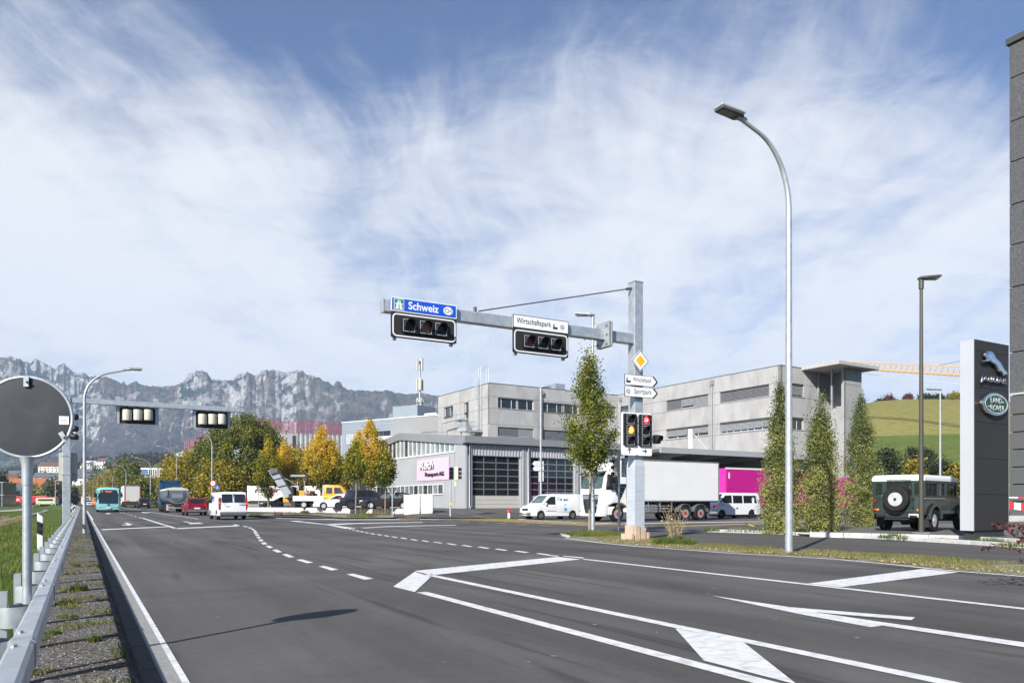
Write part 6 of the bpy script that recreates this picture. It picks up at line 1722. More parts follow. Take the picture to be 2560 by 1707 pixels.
for x_ in SL['wx']:
 for s in (1, -1): wheel(lr, x_, s * .79, .405, .24, 'dish', wrm)
for s in (1, -1):
 for (yy, z, mt, nm) in ((.80, .77, red_l, 'tail_lamp'), (.80, 1.10, red_l, 'fog_lamp')):
  mb = MB(); mb.lathe([(.042, -2.30), (.048, -2.25)], axis='x', n=14, c=(0, s * yy, z)); mb.build(nm, mt, lr)
 mb = MB(); mb.lathe([(.042, -2.30), (.048, -2.25)], axis='x', n=14, c=(0, s * .69, .77)); mb.build('indicator', amber_l, lr)
 LRb('mudflap', M('mudflap_rubber', (.03, .03, .032), .8, 0, 0), -1.88, -1.85, min(s * .62, s * .90), max(s * .62, s * .90), .16, .62, 0)
 LRb('bumper_step', black, -2.42, -2.24, min(s * .45, s * .68), max(s * .45, s * .68), .50, .58, .01)
pl = LRb('number_plate', plate_m, -2.33, -2.29, -.88, -.40, .52, .63, 0)
mb = MB(); mb.bx(-2.335, -2.331, -.45, -.42, .545, .605); mb.build('plate_shield', red_l, pl)
text_mesh('SG·514', signblack, 'lettering', pl, (-2.334, -.47, .54), (0, -1, 0), Z_, height=.075, width=.30, extrude=.001, bold=.01)
mb = MB(); mb.bx(-2.2, 2.2, -.55, .55, .42, .64); mb.bx(-2.25, -2.0, -.75, .75, .5, .62); mb.tube([(-1.36, -.7, .4), (-1.36, .7, .4)], .07, 8); mb.lathe([(.0, -.2), (.16, -.1), (.16, .1), (0, .2)], axis='y', n=12, c=(-1.36, .1, .38)); mb.tube([(1.42, -.7, .4), (1.42, .7, .4)], .07, 8)
mb.build('chassis', blackm, lr)
# ------------------------------------------------------------------ lamps
def curved_lamp(name, label, x, y, z, hgt, arm, rz, rb=.085, rt=.045, bend_r=None, tilt=.12, head=(.85, .34, .10), group=None, mat=galv):
 """lamp post whose top bends over towards local +x"""
 root = thing(name, label, 'street lamp', (x, y, z), rz, group)
 rise_ = arm * .62 if bend_r is None else bend_r
 pts = [(0, 0, 0), (0, 0, hgt * .3), (0, 0, hgt - rise_ - .6)]; rs = [rb, rb * .9, rb * .74]
 z0 = hgt - rise_ - .6; n = 12
 for i in range(1, n + 1):
  a = math.pi / 2 * i / n * .86
  pts.append((arm * .78 * (1 - math.cos(a)), 0, z0 + (rise_ + .45) * math.sin(a))); rs.append(rb * .74 + (rt - rb * .74) * i / n)
 e = Vector(pts[-1]); e2 = Vector((arm, 0, hgt)); pts.append(tuple(e2)); rs.append(rt)
 mb = MB(); mb.tube(pts, rs, 14); mb.build('post', mat, root, smooth=50)
 d = (e2 - e).normalized(); L_, w, t = head
 rot = Matrix.Rotation(-tilt * .3, 3, 'Y')
 mb = MB(); o = e2 - Vector((.12, 0, 0))
 out = [(-.0, -.06), (.12, -w / 2), (L_, -w / 2 * .86), (L_, w / 2 * .86), (.12, w / 2), (0, .06)]
 mb.prism([o + rot @ Vector((a, b_, -.02)) for a, b_ in out], rot @ Vector((0, 0, t)))
 h = mb.build('lamp_head', M('dark_lamp_housing', (.10, .10, .10), .5, .3, .05) if mat is galv else mat, root, bevel=.025)
 mb = MB(); mb.prism([o + rot @ Vector((a, b_, t * .5)) for a, b_ in [(.03, -w * .46), (L_ + .015, -w * .45), (L_ + .015, w * .45), (.03, w * .46)]], rot @ Vector((0, 0, t * .72))); mb.build('lamp_cover', M('light_grey_cover', (.45, .46, .45), .4, .2, .04), h, bevel=.02)
 mb = MB(); mb.prism([o + rot @ Vector((a, b_, -.035)) for a, b_ in [(L_ * .42, -w * .33), (L_ * .93, -w * .33), (L_ * .93, w * .33), (L_ * .42, w * .33)]], rot @ Vector((0, 0, .02))); mb.build('lamp_glass', M('led_glass', (.20, .19, .17), .2, 0, .3, 20), h, bevel=.01)
 mb = MB(); mb.tube([e2 - Vector((.22, 0, .02)), e2 + Vector((.05, 0, 0))], rt * 1.35, 10); mb.build('collar', galv_dull, root, smooth=40)
 mb = MB(); mb.bx(-rb - .012, -rb + .01, -.05, .05, .5, .85); mb.build('service_door', galv_dull, root)
 return root
HVm = HV + math.pi
p = G(1972, 1383, .02)
curved_lamp('street_lamp', 'tall curved street lamp on the near verge, towering over the road', p[0], p[1], .02, 9.72, 1.62, HVm, rb=.088, rt=.045, bend_r=1.15, head=(.72, .31, .08))
curved_lamp('street_lamp', 'curved street lamp on the gravel strip beside the gantry post', -17.55, 31.2, -.05, 6.85, 1.65, HV - .0, rb=.075, rt=.038, bend_r=.75, head=(.6, .26, .07), mat=galv_dull)
proto = None
for i, (q, Y, hh, lab) in enumerate(((530, 82, 9.1, 'curved street lamp carrying the 60 sign'), (442, 110, 9.0, 'curved street lamp above the tipper lorry, next after the 60 sign'), (376, 143, 9.1, 'curved street lamp over the black moving SUV'),
        (315, 170, 9.0, 'curved street lamp just behind the semi-trailer'), (281, 199, 9.1, 'curved street lamp rising above the bus roof'), (260, 226, 9.1, 'curved street lamp between bus and distant avenue trees'),
        (244, 252, 9.1, 'second most distant curved lamp of the avenue'), (232.5, 278, 9.2, 'most distant curved lamp of the avenue, above the orange van'))):
 x, y = at(q, Y)
 if proto is None: proto = curved_lamp('street_lamp', lab, x, y, rise(y), hh, 2.1, HVm, rb=.08, rt=.04, bend_r=1.2, head=(.7, .3, .09), group='street lamps along the avenue', mat=galv_dull)
 else: c = copy_tree(proto); c.location = (x, y, rise(y)); c['label'] = lab
def post_lamp(name, label, x, y, z, hgt, rz, r0, r1, mat, L_=.62, arm=0):
 root = thing(name, label, 'street lamp', (x, y, z), rz)
 mb = MB(); mb.tube([(0, 0, 0), (0, 0, hgt)], [r0, r1], 14); mb.build('post', mat, root, smooth=50)
 mb = MB(); mb.prism([(-.08, -.12, hgt - .02), (.15, -.17, hgt - .02), (L_, -.16, hgt + .03), (L_, .16, hgt + .03), (.15, .17, hgt - .02), (-.08, .12, hgt - .02)], (0, 0, .08)); h = mb.build('lamp_head', mat, root, bevel=.02)
 mb = MB(); mb.bx(.2, L_ - .06, -.12, .12, hgt - .022, hgt + .0); mb.build('lamp_glass', M('led_glass', (.20, .19, .17), .2, 0, .3, 20), h)
 mb = MB(); mb.tube([(0, 0, hgt - .35), (0, 0, hgt + .05)], r1 * 1.6, 10); mb.build('collar', mat, root, smooth=40)
 return root
bronze = M('dark_bronze_coating', (.085, .08, .065), .4, .3, .05)
post_lamp('street_lamp', 'slim dark bronze lamp post standing before the green off-roader', 14.0, 26.0, .15, 8.7, .0, .085, .05, bronze)
mb = MB(); mb.box((14.0, 26.0, .06), (.42, .42, .24)); solo(mb, 'lamp_foundation', concrete, 'square concrete footing under the dark bronze lamp post', 'footing', bevel=.02)
x, y = at(2350.6, 62); post_lamp('street_lamp', 'thin pale grey lamp post far behind the off-roader', x, y, 0, 10.4, math.pi, .10, .06, galv, 1.1)
x, y = at(1352, 56); lamp2 = post_lamp('street_lamp', 'straight lamp post in front of the roller doors with its short head to the right', x, y, .1, 9.6, .2, .09, .06, galv_dull, .8)
x, y = at(1482, 31.2); post_lamp('street_lamp', 'straight lamp post rising behind the young tree with give-way sign on it', x, y, .03, 8.85, math.pi, .085, .045, galv, .72); LPX, LPY = x, y
# far lamp masts by the fields
for (q, Y, h, lab) in ((138.5, 190, 6.5, 'grey lamp post by the field left of the gantry pole'), (375.5, 0, 0, '')):
 if Y: x, y = at(q, Y); post_lamp('street_lamp', lab, x, y, .2, h, .3, .12, .08, galv_dull, 1.2)

# ------------------------------------------------------------------ sign helpers
def face(parent, f, name, mat, pts, d0, d1, bevel=0):
 mb = MB(); f.slab(mb, pts, d0, d1); return mb.build(name, mat, parent, bevel=bevel)
def rect(t0, t1, z0, z1): return [(t0, z0), (t1, z0), (t1, z1), (t0, z1)]
def rrect(t0, t1, z0, z1, r, n=5):
 o = []
 for cx, cz, a0 in ((t1 - r, z0 + r, -90), (t1 - r, z1 - r, 0), (t0 + r, z1 - r, 90), (t0 + r, z0 + r, 180)):
  for k in range(n + 1): a = R(a0 + 90 * k / n); o.append((cx + r * math.cos(a), cz + r * math.sin(a)))
 return o
def ring(mb, f, outer, inner, d0, d1):
 n = len(outer)
 for i in range(n):
  j = (i + 1) % n
  mb.hexa([f.p(*outer[i], d0), f.p(*outer[j], d0), f.p(*inner[j], d0), f.p(*inner[i], d0)], [f.p(*outer[i], d1), f.p(*outer[j], d1), f.p(*inner[j], d1), f.p(*inner[i], d1)])
 return mb
def disc(f, t, z, r, n=24, sx=1): return [(t + sx * r * math.cos(2 * math.pi * k / n), z + r * math.sin(2 * math.pi * k / n)) for k in range(n)]
lens_off = M('dark_signal_lens', (.010, .010, .011), .2, 0, 0, spec=.3); lens_amb = M('unlit_amber_lens', (.22, .07, .015), .15, 0, 0); lens_red = M('unlit_red_lens', (.14, .01, .02), .15, 0, 0)
lit_amb = emit_mat('lit_amber', (1.0, .30, .02), 1.5); lit_red = emit_mat('lit_red', (1.0, .02, .06), 1.5); lit_in = emit_mat('lit_arrow', (1, .75, .45), 1.2)
def lens(parent, f, t, z, r, mat, d, visor=True, vl=.22):
 o = face(parent, f, 'lens', mat, disc(f, t, z, r), d, d + .02)
 if visor:
  mb = MB(); n = 16
  for k in range(n):
   a0, a1 = R(-25 + 230 * k / n), R(-25 + 230 * (k + 1) / n)
   fl0 = vl * (.55 + .45 * max(0, math.sin(a0))); fl1 = vl * (.55 + .45 * max(0, math.sin(a1)))
   q = [f.p(t + r * 1.08 * math.cos(a), z + r * 1.08 * math.sin(a), d) for a in (a0, a1)] + [f.p(t + r * 1.08 * math.cos(a1), z + r * 1.08 * math.sin(a1), d + fl1), f.p(t + r * 1.08 * math.cos(a0), z + r * 1.08 * math.sin(a0), d + fl0)]
   mb.poly(q)
  mb.build('visor', blackm, parent)
 return o
def T(f, px_, py_): return f.tz(px_, py_)
def factory_icon(parent, f, t, z, s, d):
 mb = MB()
 pts = [(0, 0), (1, 0), (1, .45), (.8, .3), (.8, .45), (.6, .3), (.6, .45), (.42, .3), (.36, .3), (.33, 1), (.25, 1), (.22, .3), (.16, .3), (.13, .85), (.06, .85), (.03, .3), (0, .3)]
 f.slab(mb, [(t + a * s, z + b_ * s) for a, b_ in pts], d, d + .004); return mb.build('factory_symbol', signblack, parent)
def ball_icon(parent, f, t, z, r, d):
 mb = MB(); ring(mb, f, disc(f, t, z, r, 20), disc(f, t, z, r * .86, 20), d, d + .004)
 f.slab(mb, disc(f, t, z, r * .3, 5), d, d + .004)
 for k in range(5):
  a = R(54 + 72 * k); f.slab(mb, disc(f, t + r * .72 * math.cos(a), z + r * .72 * math.sin(a), r * .2, 5), d, d + .004)
 return mb.build('ball_symbol', signblack, parent)

# ------------------------------------------------------------------ gantry on the near side
PG = (3.95, 24.3); g1 = thing('signal_gantry', 'galvanised signal gantry whose long arm carries the motorway sign over the road', 'gantry', (*PG, 0), world=True)
FG = Fac(PG, (VX, VY))
mb = MB(); FG.box(mb, -.17, .17, .0, 8.2, -.17, .17); mb.build('pole', galv, g1, bevel=.02)
mb = MB(); FG.box(mb, -.205, .205, .02, 2.35, -.205, .205); mb.hexa([FG.p(-.205, 2.35, -.205), FG.p(.205, 2.35, -.205), FG.p(.205, 2.35, .205), FG.p(-.205, 2.35, .205)], [FG.p(-.172, 2.55, -.172), FG.p(.172, 2.55, -.172), FG.p(.172, 2.55, .172), FG.p(-.172, 2.55, .172)])
mb.build('pole_sleeve', M('brushed_galvanised_sleeve', (.56, .60, .64), .5, .35, .12, 3, stretch=(1, 1, 9)), g1, bevel=.01)
mb = MB(); FG.box(mb, -.18, .18, 8.2, 8.24, -.18, .18); mb.build('pole_cap', galv_dull, g1)
wood = M('peach_formwork_board', (.50, .37, .27), .8, 0, .15, 6)
for (a, b_, h, d0, d1) in ((-.27, -.21, .48, -.2, .2), (.21, .27, .40, -.2, .2), (-.36, -.275, .22, -.28, .26), (.275, .36, .26, -.28, .26), (-.2, -.02, .46, .21, .26), (.03, .2, .36, .21, .26)):
 mb = MB(); FG.box(mb, a, b_, -.02, h, d0, d1); mb.build('formwork_board', wood, g1)
mb = MB(); FG.box(mb, -8.48, -.17, 6.24, 6.56, -.13, .13); mb.build('arm', galv, g1, bevel=.02)
mb = MB(); FG.box(mb, -1.30, -1.24, 6.02, 6.80, -.32, .32); FG.box(mb, -1.21, -1.15, 6.02, 6.80, -.32, .32); fl_ = mb.build('flange_plate', galv_dull, g1, bevel=.01)
for z in (6.12, 6.4, 6.68):
 for d in (-.24, .24): mb = MB(); mb.tube([FG.p(-1.36, z, d), FG.p(-1.1, z, d)], .03, 6); mb.build('bolt', galv_dull, fl_)
mb = MB(); FG.box(mb, -8.50, -8.48, 6.22, 6.58, -.14, .14); mb.build('end_plate', galv, g1)
ts = FG.t(1197); mb = MB(); mb.tube([FG.p(-.17, 8.02, 0), FG.p(ts, 6.62, 0)], .018, 6); mb.tube([FG.p(ts - .12, 6.56, 0), FG.p(ts - .12, 6.72, 0)], .05, 8); mb.tube([FG.p(-.17, 8.02, 0), FG.p(-.36, 7.97, 0)], .045, 8); mb.build('stay_rod', M('dark_stay_rod', (.12, .12, .13), .4, .6, 0), g1)
bluep = M('motorway_blue', (.008, .085, .55), .4, 0, 0); greenp = M('motorway_green', (.01, .22, .10), .4, 0, 0); orangep = M('priority_yellow', (.85, .42, .01), .4, 0, 0)
def overhead(x0, x1, ys, sgn):
 (a0, b0), (a1, b1) = (T(FG, x0, ys[0]), T(FG, x1, ys[1]))
 return a0, a1
ru = (VX, VY, 0)
def board(x0, x1, yt0, yb0, yend, name, label, cat, col):
 """sign above, three-lamp signal below; heights read at the left edge"""
 F2 = Fac(FG.p(0, 0, .22), (VX, VY))
 t0, zt = T(F2, x0, yt0); t1 = F2.t(x1); zb = T(F2, x0, yb0)[1]; ze = T(F2, x0, yend)[1]
 s = thing(name, label, cat, F2.p(t0, zb, 0), world=True)
 face(s, F2, 'back_plate', galv_dull, rect(t0, t1, zb, zt), -.05, .02)
 return F2, s, t0, t1, zb, zt, ze
def signal3(F2, t0, t1, z0, z1, xs, r, mats, label):
 s = thing('traffic_signal', label, 'traffic signal', F2.p(t0, z0, 0), world=True)
 face(s, F2, 'backboard', blackm, rrect(t0, t1, z0, z1, .05), -.02, .03)
 mb = MB(); ring(mb, F2, rrect(t0 + .03, t1 - .03, z0 + .03, z1 - .03, .12), rrect(t0 + .065, t1 - .065, z0 + .065, z1 - .065, .09), .031, .037); mb.build('white_border', signwhite, s)
 face(s, F2, 'housing', black, rrect(xs[0] - r * 1.5, xs[2] + r * 1.5, (z0 + z1) / 2 - r * 1.35, (z0 + z1) / 2 + r * 1.35, .05), .031, .10)
 for x, m_ in zip(xs, mats):
  lens(s, F2, x, (z0 + z1) / 2, r, m_, .101)
  mb = MB(); q = r * 1.22; ring(mb, F2, rect(x - q, x + q, (z0 + z1) / 2 - q, (z0 + z1) / 2 + q), rect(x - q + .012, x + q - .012, (z0 + z1) / 2 - q + .012, (z0 + z1) / 2 + q - .012), .1012, .104); mb.build('lens_frame', M('thin_grey_line', (.5, .5, .5), .5, 0, 0), s)
 for t in (t0 + .12, t1 - .12):
  mb = MB(); F2.box(mb, t - .04, t + .04, z0 - .06, z1 + .35, -.12, -.025); mb.build('bracket', galv_dull, s)
 return s
F2, s, t0, t1, zb, zt, ze = board(976.7, 1140.5, 741.2, 776.6, 842, 'motorway_sign', 'blue motorway direction sign reading Schweiz, on the end of the gantry arm', 'road sign', bluep)
face(s, F2, 'sign_face', signwhite, rrect(t0, t1, zb, zt, .03), .021, .03); face(s, F2, 'blue_field', bluep, rrect(t0 + .025, t1 - .025, zb + .025, zt - .025, .02), .031, .034)
w_, h_ = t1 - t0, zt - zb
face(s, F2, 'symbol_field', signwhite, rect(t0 + w_ * .04, t0 + w_ * .19, zb + h_ * .10, zb + h_ * .90), .0345, .037); face(s, F2, 'symbol_field', greenp, rect(t0 + w_ * .048, t0 + w_ * .182, zb + h_ * .14, zb + h_ * .86), .0375, .040)
cx = t0 + w_ * .115; mb = MB()
for sg in (-1, 1): F2.slab(mb, [(cx + sg * .055 * w_, zb + h_ * .17), (cx + sg * .008 * w_, zb + h_ * .17), (cx + sg * .005 * w_, zb + h_ * .80), (cx + sg * .016 * w_, zb + h_ * .80)][::sg], .0405, .043)
F2.slab(mb, rect(cx - w_ * .058, cx + w_ * .058, zb + h_ * .50, zb + h_ * .57), .0431, .045); mb.build('motorway_symbol', signwhite, s)
text_mesh('Schweiz', signwhite, 'lettering', s, F2.p(t0 + w_ * .255, zb + h_ * .24, .038), ru, Z_, height=h_ * .56, width=w_ * .46, bold=.022)
face(s, F2, 'oval', signwhite, disc(F2, t0 + w_ * .862, zb + h_ * .50, h_ * .30, 28, 1.25), .035, .038)
text_mesh('CH', signblack, 'lettering', s, F2.p(t0 + w_ * .81, zb + h_ * .34, .04), ru, Z_, height=h_ * .32, width=w_ * .105)
xs = [F2.t(940 + q / 3.267) for q in (258, 395, 520)]
signal3(F2, t0 + .005, t1 - .005, ze, zb - .02, xs, .135, (lens_off, lens_amb, lens_off), 'unlit three-lamp signal on a black board beneath the blue Schweiz sign')
F2, s, t0, t1, zb, zt, ze = board(1281.3, 1419.6, 785, 818, 880.5, 'direction_sign', 'white overhead sign reading Wirtschaftspark above the second signal', 'road sign', signwhite)
face(s, F2, 'sign_face', signblack, rrect(t0, t1, zb, zt, .03), .021, .03); face(s, F2, 'white_field', signwhite, rrect(t0 + .02, t1 - .02, zb + .02, zt - .02, .02), .031, .034)
w_, h_ = t1 - t0, zt - zb
text_mesh('Wirtschaftspark', signblack, 'lettering', s, F2.p(t0 + w_ * .06, zb + h_ * .22, .036), ru, Z_, height=h_ * .56, width=w_ * .62, bold=.012)
factory_icon(s, F2, t0 + w_ * .71, zb + h_ * .26, h_ * .42, .035); ball_icon(s, F2, t0 + w_ * .885, zb + h_ * .47, h_ * .18, .035)
xs = [F2.t(940 + q / 3.267) for q in (1237, 1350, 1456)]
signal3(F2, t0 + .005, t1 - .005, ze, zb - .02, xs, .135, (lens_red, lens_off, lens_off), 'unlit three-lamp signal on a black board beneath the overhead Wirtschaftspark sign')
# signs and signals on the pole
F3 = Fac(FG.p(0, 0, .27), (VX * .97, VY * .9))
c0, z0 = T(F3, 1600, 902)
s = thing('priority_sign', 'yellow and white priority-road diamond on the gantry pole', 'road sign', F3.p(c0, z0, 0), world=True)
def dia(r): return [(c0, z0 - r), (c0 + r, z0), (c0, z0 + r), (c0 - r, z0)]
face(s, F3, 'sign_face', signwhite, dia(.345), 0, .02, .0); mb = MB(); ring(mb, F3, dia(.325), dia(.30), .021, .024); mb.build('black_border', signblack, s); face(s, F3, 'yellow_field', orangep, dia(.185), .021, .025)
mb = MB(); F3.box(mb, c0 - .05, c0 + .05, z0 - .2, z0 + .2, -.10, -.004); mb.build('bracket', galv_dull, s)
for (ya, yb, txt, icon) in ((934, 962, 'Wirtschaftspark', 0), (963.5, 991, 'Sportpark', 1)):
 ta, za = T(F3, 1561, ya); tb_ = F3.t(1644); zb = T(F3, 1561, yb)[1]; zm = (za + zb) / 2; hh = (za - zb) / 2 - .008; Lw = tb_ - ta
 s = thing('direction_sign', 'white arrow-shaped sign reading %s on the gantry pole' % txt, 'road sign', F3.p(ta, zm, 0), world=True)
 def arr(g): return [(ta + g, zm - hh + g), (tb_ - hh * .95 - g * .3, zm - hh + g), (tb_ - g * 1.3, zm), (tb_ - hh * .95 - g * .3, zm + hh - g), (ta + g, zm + hh - g)]
 face(s, F3, 'sign_face', signblack, arr(0), 0, .02, 0); face(s, F3, 'white_field', signwhite, arr(.014), .021, .024)
 mb = MB(); F3.slab(mb, [(tb_ - hh * 1.35, zm - hh + .016), (tb_ - hh * .98, zm - hh + .016), (tb_ - .025, zm), (tb_ - hh * .98, zm + hh - .016), (tb_ - hh * 1.35, zm + hh - .016), (tb_ - hh * .42, zm)], .0245, .028); mb.build('chevron', signblack, s)
 if icon == 0: factory_icon(s, F3, ta + .05, zm - .09, .17, .0245)
 else: ball_icon(s, F3, ta + .13, zm, .075, .0245)
 text_mesh(txt, signblack, 'lettering', s, F3.p(ta + Lw * (.24 if icon == 0 else .27), zm - (.085 if icon == 0 else .10), .026), (F3.d.x, F3.d.y, 0), Z_, height=.18 if icon == 0 else .21, width=Lw * (.56 if icon == 0 else .53), bold=.004)
 mb = MB(); F3.box(mb, F3.t(1584), F3.t(1600), zm - .04, zm + .04, -.10, -.001); mb.build('bracket', galv_dull, s)
ta, za = T(F3, 1553.5, 1029); tb_, zb = T(F3, 1629, 1137)
zb = T(F3, 1553.5, 1137)[1]; tm = (ta + tb_) / 2; wd = tb_ - ta
s = thing('traffic_signal', 'pair of lit signals on a white backboard, amber ahead and red turning arrow', 'traffic signal', F3.p(ta, zb, 0), world=True)
for k in (0, 1):
 a = ta + k * wd / 2; b_ = a + wd / 2
 face(s, F3, 'backboard', signwhite, rrect(a + .003, b_ - .003, zb, za, .06), -.02, .02)
 hz0 = zb + (za - zb) * .22; hz1 = za - .05
 face(s, F3, 'housing', black, rrect(a + .05, b_ - .05, hz0, hz1, .04), .021, .08)
 for j in range(3):
  zc_ = hz1 - (hz1 - hz0) * (j + .5) / 3; tc_ = (a + b_) / 2
  lit = (k == 0 and j == 1) or (k == 1 and j == 0)
  lens(s, F3, tc_, zc_, .118, (lit_amb if k == 0 else lit_red) if lit else lens_off, .081, vl=.14)
  mb = MB(); q = .145; ring(mb, F3, rect(tc_ - q, tc_ + q, zc_ - q, zc_ + q), rect(tc_ - q + .01, tc_ + q - .01, zc_ - q + .01, zc_ + q - .01), .0802, .083); mb.build('lens_frame', MATS['thin_grey_line'], s)
  if lit:
   mb = MB()
   if k == 0:
    for dx in (-.045, 0, .045): F3.box(mb, tc_ + dx - .007, tc_ + dx + .007, zc_ - .07, zc_ + .05, .102, .104)
    F3.slab(mb, [(tc_ - .06, zc_ + .03), (tc_, zc_ + .075), (tc_ + .06, zc_ + .03), (tc_, zc_ + .055)], .1045, .106)
   else:
    for dz_ in (-.045, 0, .045): F3.box(mb, tc_ - .07, tc_ + .05, zc_ + dz_ - .007, zc_ + dz_ + .007, .102, .104)
    F3.slab(mb, [(tc_ + .03, zc_ - .06), (tc_ + .08, zc_), (tc_ + .03, zc_ + .06), (tc_ + .055, zc_)], .1045, .106)
   mb.build('arrow_symbol', lit_in, s)
 cx, cz = (a + b_) / 2, (zb + hz0) / 2; mb = MB(); arw = [(-.015, -.09), (.015, -.09), (.015, .04), (.055, 0), (.075, .02), (0, .095), (-.075, .02), (-.055, 0), (-.015, .04)]
 F3.slab(mb, [((cx + x_, cz + y_) if k == 0 else (cx + y_, cz - x_)) for x_, y_ in arw], .021, .025); mb.build('arrow', signblack, s)
F4 = Fac(FG.p(.95, 0, .1), (VX, VY)); ts_, zs_ = T(F4, 1641, 1098)
s = thing('pedestrian_signal', 'small black signal head facing right beside the white backboard', 'traffic signal', F4.p(ts_, zs_, 0), world=True)
mb = MB(); F4.box(mb, ts_ - .10, ts_ + .12, zs_ - .14, zs_ + .14, -.1, .1); mb.build('housing', black, s, bevel=.03); mb = MB(); F4.box(mb, ts_ - .45, ts_ - .10, zs_ - .03, zs_ + .03, -.03, .03); mb.build('bracket', galv_dull, s)
lens(s, F4, ts_ + .01, zs_, .10, lens_off, .101, vl=.16)

# ------------------------------------------------------------------ gantry on the far left
PL = (-21.1, 36.0); g2 = thing('signal_gantry', 'galvanised signal gantry seen from behind at the left kerb', 'gantry', (*PL, 0), world=True)
FA = Fac(PL, (VX, VY))
mb = MB(); FA.box(mb, -.17, .17, -.3, 6.2, -.17, .17); mb.build('pole', galv, g2, bevel=.02)
mb = MB(); FA.box(mb, -.25, 8.0, 5.93, 6.17, -.12, .12); mb.build('arm', galv, g2, bevel=.015)
for (xa, xb, ya, yb, cyl, lab) in ((290.5, 396, 1017, 1057, (1165, 1263, 1360), 'backs of three lamps on the gantry arm, nearer the left pole'), (482, 576, 1027, 1068, (1855, 1945, 2033), 'backs of three lamps at the outer end of the left gantry arm')):
 FB = Fac(FA.p(0, 0, -.2), (VX, VY)); t0, z1 = T(FB, xa, ya); t1 = FB.t(xb); z0 = T(FB, xa, yb)[1]
 s = thing('traffic_signal', lab, 'traffic signal', FB.p(t0, z0, 0), world=True)
 face(s, FB, 'backboard', blackm, rect(t0, t1, z0, z1 + .02), -.04, 0)
 for k in cyl:
  t, z = T(FB, k / 3.672, (ya + yb) / 2 + 1); mb = MB(); mb.lathe([(.195, z - .26), (.205, z - .2), (.205, z + .2), (.19, z + .26)], c=(FB.p(t, 0, .16)[0], FB.p(t, 0, .16)[1], 0), n=20); mb.build('lamp_housing', cream, s, smooth=40)
  mb = MB(); mb.tube([FB.p(t, z + .26, .14), FB.p(t, z1 + .1, .1)], .04, 6); mb.tube([FB.p(t, z - .26, .14), FB.p(t, z0, .06)], .035, 6); mb.build('mount', black, s)
 for t in (t0 + .08, t1 - .08):
  mb = MB(); FB.box(mb, t - .06, t + .06, z0 - .02, z1 + .02, .01, .06); FB.box(mb, t - .1, t + .1, z1 - .02, z1 + .50, .01, .10); FB.box(mb, t - .1, t + .1, 6.2, z1 + .52, -.3, .01); mb.build('bracket', galv, s)
 mb = MB(); FB.box(mb, t0 + .15, t1 - .15, z1 + .02, z1 + .10, .01, .08); mb.build('top_rail', galv, s)
# repeater signal and its pale box on that pole
t, z = T(FA, 184, 1083)
s = thing('traffic_signal', 'black hooded side signal on the left gantry pole behind the mirror', 'traffic signal', FA.p(.3, z, 0), world=True)
for (py_, ) in ((1041,), (1070,), (1090,)):
 _, zz = T(FA, 184, py_); mb = MB(); mb.tube([FA.p(.15, zz, .05), FA.p(.42, zz - .06, .3)], [.16, .14], 14); mb.build('hood', black, s)
mb = MB(); FA.box(mb, .18, .26, T(FA, 184, 1098)[1], T(FA, 184, 1035)[1], -.18, .12); mb.build('backboard', blackm, s)
s = thing('traffic_signal', 'cream back of a double signal strapped low on the left gantry pole', 'traffic signal', FA.p(0, 2.5, -.3), world=True)
FB = Fac(FA.p(0, 0, -.18), (VX, VY)); a, za = T(FB, 147, 1131); b_ = FB.t(194); zb = T(FB, 147, 1202)[1]
face(s, FB, 'backboard', cream, rrect(a, b_, zb, za, .06), -.1, 0, .01)
mb = MB(); FB.slab(mb, rrect(FB.t(174), FB.t(191), zb + .35, za - .05, .06), .001, .16); mb.build('housing', cream, s, bevel=.03)
for zz in (za - .17, zb + .30):
 mb = MB(); FB.box(mb, -.2, .2, zz - .02, zz + .02, .0, .37); mb.build('strap', galv_dull, s)

# ------------------------------------------------------------------ round traffic mirror
mx, my = (68 - CX) / F * 5.47, 5.47; mzc = CH + (HZ - 1043) / F * 5.47; mr = .288
ms = thing('traffic_mirror', 'round traffic mirror seen from behind, grey disc in a steel ring on a post', 'mirror', (mx, my, -.3), world=True)
FM = Fac((mx, my), (.95, .31))
mb = MB(); mb.tube([(mx, my, -.3), (mx, my, mzc - mr - .08)], .0305, 20); mb.build('post', galv, ms, smooth=50)
mb = MB(); mb.tube([(mx, my, mzc - mr - .20), (mx, my, mzc - mr - .06), (mx, my, mzc - mr + .005)], [.0345, .036, .05], 20); mb.build('socket', galv, ms, smooth=50)
mb = MB(); mb.tube([FM.p(mr * math.cos(a), mzc + mr * math.sin(a), 0) for a in np.linspace(0, 2 * math.pi, 65)], .0125, 12, cap=False); mb.build('ring', galv, ms, smooth=60)
mb = MB(); n_ = 40
for r0_, r1_, d0_, d1_ in ((0, .12, -.045, -.03), (.12, .22, -.03, -.01), (.22, .288, -.01, .004)):
 for k in range(n_):
  a0, a1 = 2 * math.pi * k / n_, 2 * math.pi * (k + 1) / n_
  q = [FM.p(r0_ * math.cos(a0), mzc + r0_ * math.sin(a0), .012), FM.p(r1_ * math.cos(a0), mzc + r1_ * math.sin(a0), .012 if r1_ < .28 else .006), FM.p(r1_ * math.cos(a1), mzc + r1_ * math.sin(a1), .012 if r1_ < .28 else .006), FM.p(r0_ * math.cos(a1), mzc + r0_ * math.sin(a1), .012)]
  mb.poly(q if r0_ else q[:3])
mb.build('back_plate', M('dark_grey_mirror_back', (.024, .029, .036), .6, 0, .1, 3, dark=(.05, .055, .06), dscale=5, damt=.5), ms, smooth=60)
mb = MB(); FM.slab(mb, disc(FM, 0, mzc, .285, 40), -.02, -.005); mb.build('mirror_face', chrome, ms)
